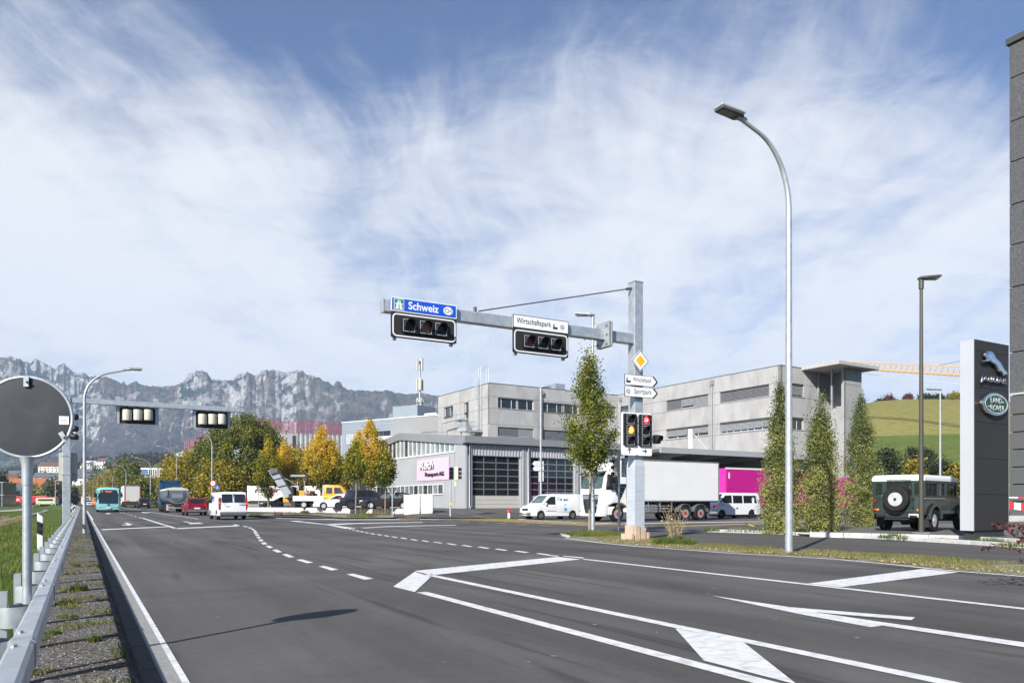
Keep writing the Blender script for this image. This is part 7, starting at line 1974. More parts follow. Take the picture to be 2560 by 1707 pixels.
for (t, z, rt_) in ((0.0, .255, 0), (.235, -.135, -.55), (-.235, -.135, .55)):
 mb = MB(); mt_ = Matrix.Rotation(rt_, 3, 'Y'); mb.box((0, 0, 0), (.032, .014, .075), mt_); mb.v = [tuple(Vector(FM.p(t + q[0], mzc + z + q[2], .022 - q[1]))) for q in mb.v]; b0_ = mb.build('clamp', galv, ms)
 mb = MB(); mb.lathe([(.009, 0), (.009, .03), (0, .03)], axis='z', n=8); mb.v = [tuple(Vector(FM.p(t + q[0], mzc + z + q[1], .02 + q[2]))) for q in mb.v]; mb.build('bolt', galv_dull, b0_)
st_ = face(ms, FM, 'sticker', signwhite, rect(.205, .268, mzc - .045, mzc + .015), .0125, .0135)
text_mesh('Info', M('orange_print', (.8, .18, .05), .5, 0, 0), 'lettering', st_, FM.p(.215, mzc - .022, .0145), (FM.d.x, FM.d.y, 0), Z_, height=.014, width=.042, shear=.2)

# ------------------------------------------------------------------ guard rail
RV0, RV1, RZ0, RZ1 = -.315, -.205, .375, .52
gr_ = thing('guard_rail', 'galvanised box-beam guard rail with posts, running along the gravel strip', 'guard rail', (0, 0, 0))
mbp = MB(); mbp.bx(-.045, .045, -.06, -.054, -1.0, .60); mbp.bx(-.045, -.039, -.06, .0, -1.0, .60); mbp.bx(.039, .045, -.06, .0, -1.0, .60)
pm = mbp.mesh('post'); pm.materials.append(galv)
sp_ = MB(); n_ = 12; o1 = [(.095 * math.cos(a), .095 * math.sin(a)) for a in np.linspace(0, 2 * math.pi, n_ + 1)[:-1]]
for k in range(n_):
 a, b_ = o1[k], o1[(k + 1) % n_]
 sp_.poly([(a[0], a[1], .36), (b_[0], b_[1], .36), (b_[0], b_[1], .50), (a[0], a[1], .50)])
sm_ = sp_.mesh('spacer', smooth=60); sm_.materials.append(galv)
bo = MB(); bo.lathe([(.016, 0), (.016, .012), (0, .016)], n=6); bm_ = bo.mesh('bolt'); bm_.materials.append(galv_dull)
ang = math.atan2(UY, UX)
def rail_z(u): 
 return rise(W(u, -.3)[1])
u = -4.35; k = 0
while u < 210:
 x, y = W(u, -.50)
 dvb = (bend(u + 1) - bend(u - 1)) / 2; a = ang - math.atan(dvb)
 z = rail_z(u)
 po_ = instance(pm, 'post', gr_, (x, y, z), (0, 0, a - math.pi / 2 + math.pi / 2))
 if u < 75:
  x2, y2 = W(u, -.405); instance(sm_, 'spacer', gr_, (x2, y2, z), (0, 0, a))
 u += 1.5 if u < 75 else 3.0
u = -8.0
def rail_seg(u0, u1, v0, v1, z0, z1):
 mb = MB(); n = max(1, int((u1 - u0) / 2)); ch = .018; rows = []
 sec = [(v0 + ch, z0), (v1 - ch, z0), (v1, z0 + ch), (v1, z1 - ch), (v1 - ch, z1), (v0 + ch, z1), (v0, z1 - ch), (v0, z0 + ch)]
 for i in range(n + 1):
  uu = u0 + (u1 - u0) * i / n
  for v, z in sec:
   x, y = W(uu, v); rows.append((x, y, z + rail_z(uu)))
 m = len(sec)
 f = [(i * m + j, i * m + (j + 1) % m, (i + 1) * m + (j + 1) % m, (i + 1) * m + j) for i in range(n) for j in range(m)] + [tuple(range(m - 1, -1, -1)), tuple(range(n * m, n * m + m))]
 mb.raw(rows, f); return mb
joints = [-7.5 + 3.0 * i for i in range(0, 22)] + [64 + 10 * i for i in range(15)]
jm = MB()
for a, b_ in zip(joints, joints[1:]):
 rail_seg(a + .006, b_ - .006, RV0, RV1, RZ0, RZ1).build('beam', galv, gr_)
 if a < 40:
  rail_seg(a - .05, a + .05, RV0 - .006, RV1 + .006, RZ0 - .006, RZ1 + .006).build('beam_sleeve', galv_dull, gr_)
  for du in (-.22, .22):
   x, y = W(a + du, (RV0 + RV1) / 2 - .02); instance(bm_, 'bolt', gr_, (x, y, RZ1), (0, 0, 0))
# marker posts
mpost = MB(); mpost.prism([(-.06, -.05, -.3), (.06, -.05, -.3), (.06, -.05, .88), (-.06, -.05, .98)], (0, .09, 0))
whp = M('white_marker_plastic', (.74, .74, .73), .5, 0, .04)
for i, (u, v, lab) in enumerate(((21.6, -.88, 'white marker post with black band behind the rail, nearest the mirror'), (52, -.75, 'white marker post behind the rail just beyond the left gantry'), (72, -.8, 'third white marker post along the rail, left of the bus'), (90, -.8, 'fourth white marker post along the rail'), (110, -.8, 'fifth white marker post, tiny beside the bus'), (135, -.85, 'sixth white marker post where the rail bends'))):
 x, y = W(u, v); s = thing('marker_post', lab, 'marker post', (x, y, rise(y) - .02), HV, 'marker posts along the guard rail')
 mpost.build('post', whp, s, bevel=.01)
 mb = MB(); mb.prism([(-.062, -.055, .48), (.062, -.055, .42), (.062, -.055, .72), (-.062, -.055, .78)], (0, .1, 0)); mb.build('black_band', blackm, s)
 for z in (.52, .68): mb = MB(); mb.lathe([(.028, -.07), (.028, -.05)], axis='y', n=12, c=(0, 0, z)); mb.build('reflector', black, s)
 mb = MB(); mb.bx(-.05, .05, -.04, .03, -.3, .1); mb.build('wooden_foot', bark_light, s)
# ------------------------------------------------------------------ posts and signs of the side road
def round_post(parent, x, y, z0, z1, r, name='post', mat=galv): mb = MB(); mb.tube([(x, y, z0), (x, y, z1)], r, 14); return mb.build(name, mat, parent, smooth=50)
redp_ = M('sign_red', (.42, .01, .02), .4, 0, 0)
FY = Fac((LPX, LPY - .13), (VX, VY)); t, z = T(FY, 1487, 1194)
s = thing('give_way_sign', 'red and white give-way triangle on the lamp post behind the young tree', 'road sign', FY.p(t, z, 0), world=True)
def tri(r, zc=None, tt=None): zc = z if zc is None else zc; tt = t if tt is None else tt; return [(tt, zc - r * 1.1), (tt + r, zc + r * .72), (tt - r, zc + r * .72)]
face(s, FY, 'sign_face', signwhite, tri(.225), 0, .012); mb = MB(); ring(mb, FY, tri(.205), tri(.145), .013, .016); mb.build('red_border', redp_, s)
t, z = T(FY, 1475, 1158)
s = thing('blue_sign', 'blue rectangular sign half hidden in the young tree crown', 'road sign', FY.p(t, z, 0), world=True)
face(s, FY, 'sign_face', bluep, rect(t - .13, t + .13, z - .27, z + .27), 0, .012); face(s, FY, 'white_symbol', signwhite, rect(t - .05, t + .05, z + .02, z + .2), .013, .015)
p = G(1547.5, 1326); s = thing('sign_post', 'grey post with back of a triangular sign and cream signal backs, beside the gantry pole', 'sign post', (*p, 0), world=True)
zt = CH + (HZ - 1136) / F * p[1]; round_post(s, *p, 0, zt, .05); mb = MB(); mb.lathe([(.07, zt - .12), (.07, zt + .02), (.05, zt + .06), (0, zt + .06)], c=(*p, 0), n=14); mb.build('cap', cream, s, smooth=40)
FP = Fac((p[0], p[1] + .1), (VX, VY)); t, z = T(FP, 1549, 1226); r = .40
face(s, FP, 'sign_back', M('sign_back_grey', (.075, .08, .085), .6, .1, .03), tri(r), 0, .012); mb = MB(); ring(mb, FP, tri(r * 1.02), tri(r * .93), -.005, .03); FP.box(mb, t - r * .8, t + r * .8, z + r * .38, z + r * .46, .012, .03); FP.box(mb, t - r * .5, t + r * .5, z - r * .25, z - r * .17, .012, .03); mb.build('sign_frame', galv, s, kind='stuff')
for (xa, xb) in ((1534, 1545), (1556, 1568)):
 a, b_ = FP.t(xa), FP.t(xb); za = T(FP, xa, 1144)[1]; zb = T(FP, xa, 1192)[1]; mb = MB(); FP.box(mb, a, b_, zb, za, -.1, .12); h_ = mb.build('signal_housing', cream, s, bevel=.04)
 if xa < 1550:
  for k in range(3): zz = za - (za - zb) * (k + .5) / 3; mb = MB(); mb.tube([FP.p(a + .02, zz, -.02), FP.p(a - .08, zz, -.02)], [.09, .08], 12); mb.build('hood', black, h_)
mb = MB(); FP.box(mb, FP.t(1541), FP.t(1567), T(FP, 1541, 1146)[1] - .04, T(FP, 1541, 1146)[1], -.02, .05); mb.build('bracket', cream, s)
mb = MB(); mb.box((p[0] - .07, p[1] - .05, 1.02), (.09, .12, .18)); mb.build('push_button', orangep, s, bevel=.02)
# signal post before the pink board
p = G(1126, 1295.5); s = thing('traffic_signal', 'signal post with black and cream heads before the pink company board', 'traffic signal', (*p, 0), world=True)
zt = CH + (HZ - 1163) / F * p[1]; round_post(s, *p, 0, zt, .07); FS = Fac(p, (1, 0))
za, zb = CH + (HZ - 1168) / F * p[1], CH + (HZ - 1198) / F * p[1]
mb = MB(); FS.box(mb, -.1, .25, zb, za, -.05, .12); mb.build('housing', black, s, bevel=.04)
for k in range(3): lens(s, FS, .10, za - (za - zb) * (k + .5) / 3, .13, lens_off, .121, vl=.2)
mb = MB(); FS.box(mb, .32, .62, zb - .1, za + .05, -.05, .2); h_ = mb.build('cream_housing', cream, s, bevel=.05)
for k in range(3): zz = za - (za - zb) * (k + .5) / 3; mb = MB(); mb.tube([FS.p(.60, zz, .05), FS.p(.86, zz, .05)], [.13, .12], 12); mb.build('hood', black, h_)
mb = MB(); FS.box(mb, .3, .5, zb - .55, zb - .1, -.02, .12); mb.build('control_box', cream, s, bevel=.03); mb = MB(); FS.box(mb, -.06, .12, .98, 1.2, .07, .15); mb.build('push_button', orangep, s, bevel=.02)
p = G(980.8, 1296); s = thing('give_way_sign', 'back of a triangular sign on a thin post before the brown estate car', 'road sign', (*p, 0), world=True)
zt = CH + (HZ - 1213) / F * p[1]; round_post(s, *p, 0, zt, .045); FT = Fac((p[0], p[1] + .06), (1, .1)); t, z = 0, zt - .42; r = .45
def tri2(r): return [(0, z - r * 1.1), (r, z + r * .72), (-r, z + r * .72)]
face(s, FT, 'sign_back', MATS['sign_back_grey'], tri2(r * .93), 0, .01); mb = MB(); ring(mb, FT, tri2(r), tri2(r * .92), -.004, .02); mb.build('sign_frame', frame_w, s, kind='stuff')
# back of direction signs on the lamp before the doors
x, y = at(1352, 56); FW = Fac((x, y + .12), (.97, -.22))
s = thing('direction_sign', 'cluster of direction sign backs on the lamp post before the roller doors', 'road sign', (x, y, 3), world=True)
for k, (ya, yb, xa, xb) in enumerate(((1152.5, 1164, 1331, 1359), (1165, 1176.5, 1332, 1359.5), (1179, 1203, 1347, 1359))):
 a, za = T(FW, xa, ya); b_ = FW.t(xb); zb = T(FW, xa, yb)[1]; zm = (za + zb) / 2
 pts = [(a, zm), (a + .15, zb), (b_, zb), (b_, za), (a + .15, za)] if k < 2 else rect(a, b_, zb, za)
 face(s, FW, 'sign_back', galv_dull, pts, 0, .03); mb = MB(); FW.box(mb, a + .2 if k < 2 else a, b_, zm - .03, zm + .03, .031, .07); mb.build('stiffener', galv, s)
# speed limit and cycle sign
x, y = at(532, 81.8); FL6 = Fac((x, y - .12), (1, 0)); t, z = T(FL6, 532.2, 1207.5)
s = thing('speed_limit_sign', 'round 60 speed limit sign on the lamp post above the white van', 'road sign', FL6.p(t, z, 0), world=True)
face(s, FL6, 'sign_face', signwhite, disc(FL6, t, z, .33), 0, .02); mb = MB(); ring(mb, FL6, disc(FL6, t, z, .33), disc(FL6, t, z, .235), .021, .026); mb.build('red_border', redp_, s)
text_mesh('60', signblack, 'lettering', s, FL6.p(t - .15, z - .11, .03), (1, 0, 0), Z_, height=.22, width=.30, bold=.02)
t, z = T(FL6, 543.2, 1218); s = thing('blue_sign', 'round blue mandatory cycle sign just below the 60 sign', 'road sign', FL6.p(t, z, 0), world=True)
face(s, FL6, 'sign_face', bluep, disc(FL6, t, z, .24), 0, .02); mb = MB(); ring(mb, FL6, disc(FL6, t - .07, z - .05, .06, 12), disc(FL6, t - .07, z - .05, .045, 12), .021, .024); ring(mb, FL6, disc(FL6, t + .07, z - .05, .06, 12), disc(FL6, t + .07, z - .05, .045, 12), .021, .024); mb.build('cycle_symbol', signwhite, s); face(s, FL6, 'walker_symbol', signwhite, rect(t - .02, t + .02, z + .03, z + .16), .021, .024)
mb = MB(); FL6.box(mb, FL6.t(532), t, z - .02, z + .02, -.05, -.005); mb.build('bracket', galv_dull, s)
# empty tubular frame
Yq = 92; xa, xb = at(646.5, Yq)[0], at(663, Yq)[0]; z0, z1 = .5, CH + (HZ - 1212) / F * Yq
mb = MB()
for q in (xa, xb): mb.tube([(q, Yq, z0), (q, Yq, z1)], .035, 6)
for q in (z1, z1 - 1.2, z1 - 2.2): mb.tube([(xa, Yq, q), (xb, Yq, q)], .03, 6)
solo(mb, 'notice_stand', galv, 'empty tubular steel sign frame before the lettered trailer', 'frame')
# white cabinets
for (xa, xb, lab) in ((1009.5, 1049, 'wider white electrical cabinet with two latches, beside the brown estate'), (1052, 1081.5, 'narrower white electrical cabinet with one latch')):
 Yc = 60.5; a, b_ = at(xa, Yc)[0], at(xb, Yc)[0]; z0, z1 = CH - 31 * Yc / F, CH + 18 * Yc / F
 s = thing('electrical_cabinet', lab, 'cabinet', (a, Yc, z0), world=True, group='white cabinets at the end of the low wall')
 mb = MB(); mb.bx(a, b_, Yc, Yc + .7, z0 + .22, z1); mb.build('housing', carwhite, s, bevel=.02); mb = MB(); mb.bx(a + .01, b_ - .01, Yc + .01, Yc + .69, z0 - .1, z0 + .215); mb.build('base', wallwhite, s)
 mb = MB(); mb.bx(a - .02, b_ + .02, Yc - .02, Yc + .72, z1, z1 + .04); mb.build('lid', frame_w, s)
 for q in ((.45, .62) if xa < 1020 else (.2,)):
  mb = MB(); mb.bx(a + (b_ - a) * q - .012, a + (b_ - a) * q + .012, Yc - .02, Yc, z0 + .75, z0 + .95); mb.build('latch', black, s)
 if xa < 1020: mb = MB(); mb.bx((a + b_) / 2 - .006, (a + b_) / 2 + .006, Yc - .004, Yc, z0 + .24, z1 - .02); mb.build('door_seam', frame_g, s)
# hydrant
p = G(1272.5, 1296); s = thing('fire_hydrant', 'white hydrant with red cap at the kerb before the yard', 'hydrant', (*p, 0), world=True)
mb = MB(); mb.lathe([(.10, 0), (.10, .48)], c=(*p, 0), n=14); mb.build('barrel', carwhite, s, smooth=40); mb = MB(); mb.lathe([(.13, .46), (.15, .52), (.13, .62), (.06, .68), (0, .69)], c=(*p, 0), n=14); mb.tube([(p[0] - .2, p[1], .55), (p[0] + .2, p[1], .55)], .05, 8); mb.build('cap', M('hydrant_red', (.55, .02, .02), .4, 0, 0), s, smooth=40)
# low white wall in cast sections
wa, wb = Vector((*at(618, 62), 0)), Vector((*at(1007, 60.0), 0))
wa = Vector((*G(618, 1279, .2), 0)); wb = Vector((*G(1008, 1286, .2), 0))
lw = thing('low_wall', 'low white retaining wall of cast sections in front of the parked cars', 'wall', tuple(wa), world=True)
L_ = (wb - wa).length; d = (wb - wa) / L_; nrm = Vector((-d.y, d.x, 0)); xs_ = [618, 652, 685.5, 735.5, 770, 805, 835, 860, 890, 925, 960, 988, 1008]
def tw_(x): k = (x - CX) / F; return (k * wa.y - wa.x) / (d.x - k * d.y)
for a, b_ in zip(xs_, xs_[1:]):
 ta, tb_ = tw_(a) + .015, tw_(b_) - .015; q = [wa + d * ta, wa + d * tb_, wa + d * tb_ + nrm * .25, wa + d * ta + nrm * .25]
 mb = MB(); mb.hexa([(v.x, v.y, -.1) for v in q], [(v.x, v.y, .70 + .0 * i) for i, v in enumerate(q)]); mb.build('wall_section', wallwhite, lw, bevel=.015, bseg=1)
mb = MB(); mb.bx(*sorted((at(1082, 62)[0], at(1110, 62)[0])), 62, 62.6, .1, .55); solo(mb, 'concrete_block', concrete, 'short concrete plinth at the foot of the hall, right of the cabinets', 'plinth', bevel=.02)
# a sloping band of verge and pavement between road and wall
rd_edge = [G(618, 1297, .05), G(690, 1293.2), G(860, 1297.3), G(1008, 1296.5)]
wl_ = [wb, wa]
drape([G(600, 1290.5), G(690, 1293.0), G(860, 1297.4), G(1010, 1296.7), (wb.x, wb.y - .3), (wa.x, wa.y - .3)], 'pavement', asph3, .05, 1.5)
drape([G(600, 1290.5), G(690, 1293.0), G(860, 1297.4), G(985, 1297.0), G(985, 1294.3), G(860, 1294.2), G(690, 1290.5), G(600, 1288.5)], 'grass_verge', verge_m, .075, 1.5)

# ------------------------------------------------------------------ dealer pylon
PP = Vector((13.63, 22.4, 0)); FPy = Fac(PP, (VX, VY)); FPs = Fac(PP, (UX, UY))
py = thing('brand_pylon', 'tall dark illuminated-sign pylon with silver edge, leaping cat and green oval badge', 'sign pylon', tuple(PP), world=True)
wP, dP, zt, zb = 1.84, .42, CH + (HZ - 847) / F * 22.4, .37
darkp = M('anthracite_panel', (.030, .028, .026), .45, 0, .10, 2, spec=.25)
mb = MB(); FPy.box(mb, .03, wP, zb, zt, -dP, -.012); mb.build('core', joint, py)
ys_ = [(845.5 + .0), 872, 961, 1054, 1146, 1236, 1326]
zs_ = [zt] + [CH + (HZ - y_) / F * 22.4 for y_ in (875, 967, 1053.5, 1145, 1235)] + [zb]
for a, b_ in zip(zs_, zs_[1:]):
 mb = MB(); FPy.box(mb, .0, wP, b_ + .006, a - .006, -.011, .0); mb.build('front_panel', darkp, py)
sil = M('silver_side_panel', (.60, .61, .63), .35, .35, .03, 1)
mb = MB(); mb.hexa([FPy.p(-.001, zb, -dP), FPy.p(.029, zb, -dP), FPy.p(.029, zb, -.013), FPy.p(-.001, zb, -.013)], [FPy.p(-.001, zt, -dP), FPy.p(.029, zt, -dP), FPy.p(.029, zt, -.013), FPy.p(-.001, zt, -.013)]); mb.build('side_panel', sil, py)
mb = MB(); FPy.box(mb, -.03, -.002, zb, zt, -.10, -.02); FPy.box(mb, wP + .001, wP + .02, zb, zt, -dP, 0); mb.build('edge_trim', sil, py)
mb = MB(); FPy.box(mb, .12, wP - .15, -.1, zb - .002, -dP + .05, -.06); mb.build('plinth', M('dark_plinth', (.03, .03, .032), .6, 0, 0), py)
w_ = wP
def zy(y_): return CH + (HZ - y_) / F * 22.4
# leaping cat, outline in panel coordinates (x 0-1 across, y metres)
cat = [(.12, .66), (.14, .74), (.19, .78), (.25, .80), (.32, .81), (.40, .79), (.46, .75), (.50, .68), (.55, .62), (.62, .57), (.70, .53), (.76, .46), (.82, .37), (.88, .30), (.96, .26), (.99, .22), (.97, .16), (.90, .17), (.86, .12), (.83, .12), (.80, .18), (.74, .24), (.67, .22), (.63, .24), (.62, .30), (.56, .40), (.46, .45), (.38, .47), (.33, .52), (.28, .49), (.20, .47), (.05, .44), (.02, .47), (.12, .52), (.22, .55), (.20, .60), (.15, .60)]
zc0 = zy(960); mb = MB(); FPy.slab(mb, [(.17 + a * 1.40, zc0 + .42 + (b_ - .2) * .98) for a, b_ in cat], .04, .13); mb.build('leaping_cat', chrome, py, bevel=.035, bseg=3, smooth=60)
mb = MB()
for a in (.25, .6, 1.3): mb.tube([FPy.p(a + .2, zc0 + .8 - a * .3, 0), FPy.p(a + .2, zc0 + .8 - a * .3, .06)], .02, 6)
text_mesh('JAGUAR', chrome, 'lettering', py, FPy.p(.18, zc0 + .05, .04), ru, Z_, height=.23, width=1.40, extrude=.06, bold=.01)
tc_, zc_ = FPy.tz(2485, 1012)
def ell(r, s_): return [(tc_ + r * 1.42 * math.cos(a), zc_ + r * math.sin(a)) for a in np.linspace(0, 2 * math.pi, 41)[:-1]]
cxm = .90; 
def ell2(rx, rz): return [(cxm + rx * math.cos(a), zc_ + rz * math.sin(a)) for a in np.linspace(0, 2 * math.pi, 41)[:-1]]
face(py, FPy, 'badge_rim', chrome, ell2(.69, .35), .0, .13, .03); bd = face(py, FPy, 'badge_field', M('badge_green', (.005, .055, .025), .3, 0, 0), ell2(.62, .29), .131, .14)
mb = MB(); ring(mb, FPy, ell2(.605, .275), ell2(.58, .258), .1405, .145); mb.build('badge_line', frame_w, bd)
silt = M('silver_print', (.62, .63, .62), .3, .3, 0)
text_mesh('LAND', silt, 'lettering', bd, FPy.p(.58, zc_ + .02, .145), ru, Z_, height=.17, width=.62, bold=.025, extrude=.006)
text_mesh('ROVER', silt, 'lettering', bd, FPy.p(.57, zc_ - .20, .145), ru, Z_, height=.17, width=.78, bold=.025, extrude=.006)
text_mesh('-', silt, 'lettering', bd, FPy.p(1.20, zc_ + .06, .145), ru, Z_, height=.03, width=.1, extrude=.006); text_mesh('-', silt, 'lettering', bd, FPy.p(.44, zc_ - .10, .145), ru, Z_, height=.03, width=.1, extrude=.006)

# barrier tape at the right
tape_w = M('white_tape', (.72, .72, .72), .5, 0, 0); tape_r = M('red_tape', (.55, .03, .04), .5, 0, 0)
def tape(label, pts, h):
 s = thing('barrier_tape', label, 'barrier tape', pts[0], world=True); a, b_ = Vector(pts[0]), Vector(pts[1]); n = 12
 for i in range(n):
  q0 = a.lerp(b_, i / n); q1 = a.lerp(b_, (i + 1) / n); mb = MB()
  mb.prism([(q0.x, q0.y, q0.z), (q1.x, q1.y, q1.z), (q1.x, q1.y, q1.z + h), (q0.x, q0.y, q0.z + h)], (0, .006, 0)); mb.build('tape_stripe', tape_r if i % 2 else tape_w, s)
tape('thin red and white tape stretched in front of the dark showroom', [(19.6, 30, 1.38), (23.6, 29.4, 1.36)], .05)
tape('broad red and white tape hanging low in front of the dark showroom', [(18.0, 28.0, 1.02), (21.0, 28.0, .62)], .26)

# ------------------------------------------------------------------ crane
cr_ = M('crane_yellow', (.66, .38, .13), .5, .1, .04)
Yc = 150.0; cr = thing('tower_crane', 'long yellow lattice crane jib above the stair tower and hill', 'crane', (at(2480, Yc)[0], Yc, 0), world=True)
a = Vector((at(2088, Yc + 18)[0], Yc + 18, CH + (HZ - 910.5) / F * (Yc + 18))); b_ = Vector((at(2520, Yc)[0], Yc, CH + (HZ - 934) / F * Yc))
up = Vector((0, 0, 1)); L_ = (b_ - a).length; d = (b_ - a).normalized(); sd_ = Vector((-d.y, d.x, 0)); mb = MB()
zt1 = lambda f_: a.lerp(b_, f_) + up * (.7 + .3 * f_)
bt_ = lambda f_, s_: a.lerp(b_, f_) + sd_ * (.7 * s_) - up * (.7 + .3 * f_)
mb.tube([zt1(0), zt1(1)], .10, 6)
for s_ in (-1, 1): mb.tube([bt_(0, s_), bt_(1, s_)], .10, 6)
mb.build('jib_chord', cr_, cr, kind='stuff'); mb = MB(); n = 30
for i in range(n):
 f0, f1, fm = i / n, (i + 1) / n, (i + .5) / n
 for s_ in (-1, 1): mb.tube([bt_(f0, s_), zt1(fm)], .045, 4, cap=False); mb.tube([zt1(fm), bt_(f1, s_)], .045, 4, cap=False)
 mb.tube([bt_(f0, -1), bt_(f1, 1)], .035, 4, cap=False)
mb.build('jib_lattice', cr_, cr, kind='stuff')
mb = MB(); mb.tube([zt1(.62), zt1(1) + up * 3.4], .05, 5); mb.tube([bt_(0, 1) - up * .6, bt_(1, 1) - up * 1.9], .03, 4); mb.build('stay_rod', MATS['dark_stay_rod'], cr)
mb = MB(); tx = at(2485, Yc)[0]
for s_ in ((-.8, -.8), (.8, -.8), (.8, .8), (-.8, .8)): mb.tube([(tx + s_[0], Yc + s_[1], 0), (tx + s_[0], Yc + s_[1], b_.z + 5)], .12, 5)
for i in range(16):
 z = i * 1.9; mb.tube([(tx - .8, Yc - .8, z), (tx + .8, Yc - .8, z + 1.9)], .06, 4); mb.tube([(tx + .8, Yc + .8, z), (tx - .8, Yc + .8, z + 1.9)], .06, 4)
mb.build('mast', cr_, cr, kind='stuff')
x, y = at(118, 700); c2 = thing('tower_crane', 'small orange crane far off among the hillside houses', 'crane', (x, y, 18), world=True)
z0 = CH + (HZ - 1186) / F * y; z1 = CH + (HZ - 1171) / F * y
mb = MB(); mb.tube([(x - 2, y, z0 - 6), (x - 2, y, z1 + 1)], .6, 4); mb.build('mast', cr_, c2); mb = MB(); mb.tube([(x - 5, y, z1), (x + 14, y, z1 - .3)], .5, 4); mb.build('jib', cr_, c2)
# ------------------------------------------------------------------ plants
def leaf_mesh(name, P, size, flat=.0, aspect=.7, seed=0, up=.0):
 """a folded pair of triangles per leaf"""
 g = np.random.default_rng(seed); n = len(P)
 a = g.normal(size=(n, 3)); a[:, 2] += up; a /= np.linalg.norm(a, axis=1, keepdims=True)
 b_ = g.normal(size=(n, 3)); b_ -= a * (a * b_).sum(1, keepdims=True); b_ /= np.linalg.norm(b_, axis=1, keepdims=True)
 c = np.cross(a, b_); s = size * g.uniform(.65, 1.3, (n, 1))
 v0 = P - a * s * .5; v2 = P + a * s * .5; v1 = P + b_ * s * aspect * .5 + c * s * .12; v3 = P - b_ * s * aspect * .5 + c * s * .12
 V = np.stack([v0, v1, v2, v3], 1).reshape(-1, 3); Q = np.arange(4 * n).reshape(n, 4)
 return np_mesh(name, V, Q)
def crown_points(prof, zb, zt, n, clumps, cs, seed, cx=0, cy=0, gapn=.0, upright=1.0, hollow=.35):
 """leaves gathered in clumps that fill the outline prof(f)->radius, f from 0 (base) to 1 (tip)"""
 g = np.random.default_rng(seed); P = []
 hgt = zt - zb
 fs = g.uniform(0, 1, clumps * 3); w = np.array([prof(f) for f in fs]); keep = g.uniform(0, w.max(), len(fs)) < w + .12 * w.max(); fs = fs[keep][:clumps]
 m = len(fs); rad = np.array([prof(f) for f in fs]) * (hollow + (1 - hollow) * g.uniform(0, 1, m) ** .5) * g.uniform(.82, 1.10, m)
 an = g.uniform(0, 2 * math.pi, m)
 C_ = np.stack([cx + rad * np.cos(an), cy + rad * np.sin(an), zb + fs * hgt], 1)
 k = g.integers(0, m, n); sz = g.uniform(.6, 1.35, m)[k][:, None]
 P = C_[k] + g.normal(size=(n, 3)) * np.array([cs, cs, cs * upright]) * sz * .55
 P = P[P[:, 2] > zb - .25]
 return P, C_
def tree(name, label, cat, x, y, z, prof, zb, zt, n, clumps, cs, lsize, lmat, seed, trunk_r=.08, trunk_m=bark, group=None, upright=1.0, limbs=14, sc=1.0, hollow=.35):
 root = thing(name, label, cat, (x, y, z), 0, group)
 P, C_ = crown_points(prof, zb, zt, n, clumps, cs, seed, upright=upright, hollow=hollow)
 me = leaf_mesh('crown', P, lsize, seed=seed); me.materials.append(lmat)
 o = bpy.data.objects.new('crown', me); COL.objects.link(o); o.parent = root
 g = random.Random(seed); mb = MB(); bend_ = [(g.uniform(-.04, .04) * i, g.uniform(-.04, .04) * i) for i in range(6)]
 top = zb + (zt - zb) * .8
 pts = [(0, 0, -.2)] + [(bend_[i][0], bend_[i][1], top * (i + 1) / 6) for i in range(6)]
 mb.tube(pts, [trunk_r * 1.35, trunk_r, trunk_r * .9, trunk_r * .75, trunk_r * .55, trunk_r * .35, trunk_r * .15], 9)
 idx = g.sample(range(len(C_)), min(limbs, len(C_)))
 for i in idx:
  e = Vector(C_[i]); h = max(zb * .85, e.z - (e.xy.length * 1.2 + .3)); f = min(1, h / top); sp = Vector((bend_[min(5, int(f * 6))][0], bend_[min(5, int(f * 6))][1], h))
  mid = sp.lerp(e, .5) + Vector((0, 0, -.12)); mb.tube([sp, mid, e], [trunk_r * .38 * (1 - f * .6), trunk_r * .25 * (1 - f * .6), trunk_r * .08], 5)
 mb.build('trunk', trunk_m, root, smooth=60)
 return root
hornbeam = leaf_mat('hornbeam_leaves', (.045, .085, .012), (.13, .17, .018), (.36, .31, .03), 1.3)
horn_yel = leaf_mat('yellowing_hornbeam_leaves', (.075, .11, .012), (.30, .28, .02), (.62, .44, .03), .55, zsplit=(2.2, 8.5))
horn_yel2 = leaf_mat('golden_hornbeam_leaves', (.14, .16, .014), (.46, .36, .02), (.70, .45, .03), .55, zsplit=(1.5, 6.5))
plane_g = leaf_mat('dark_green_plane_leaves', (.045, .078, .011), (.115, .15, .021), (.32, .29, .035), .5)
plane_y = leaf_mat('autumn_plane_leaves', (.10, .115, .016), (.28, .24, .024), (.52, .37, .035), .6)
poplar_l = leaf_mat('poplar_leaves', (.07, .10, .03), (.17, .205, .06), (.40, .39, .12), 1.0, zsplit=(6.5, 1.0))
darkgreen = leaf_mat('dark_conifer_needles', (.018, .032, .014), (.035, .055, .022), (.07, .085, .03), .5)
hedge_far = leaf_mat('distant_autumn_leaves', (.035, .048, .015), (.085, .085, .022), (.17, .12, .03), .12)
purple = leaf_mat('purple_leaves', (.045, .012, .014), (.12, .030, .035), (.26, .09, .08), 3)
yel_leaf = leaf_mat('yellow_autumn_leaves', (.30, .22, .02), (.55, .38, .03), (.75, .5, .05), 3)
weed_l = leaf_mat('weed_leaves', (.05, .09, .015), (.10, .16, .025), (.22, .24, .05), 3)
def column(r, lo=.35, pk=.35, tip=1.0, ex=1.25):
 def f_(f):
  if f < pk: return r * (lo + (1 - lo) * math.sin(f / pk * math.pi / 2))
  return r * max(.02, (1 - ((f - pk) / (1 - pk)) ** ex * tip)) * (1 + .06 * math.sin(f * 31))
 return f_
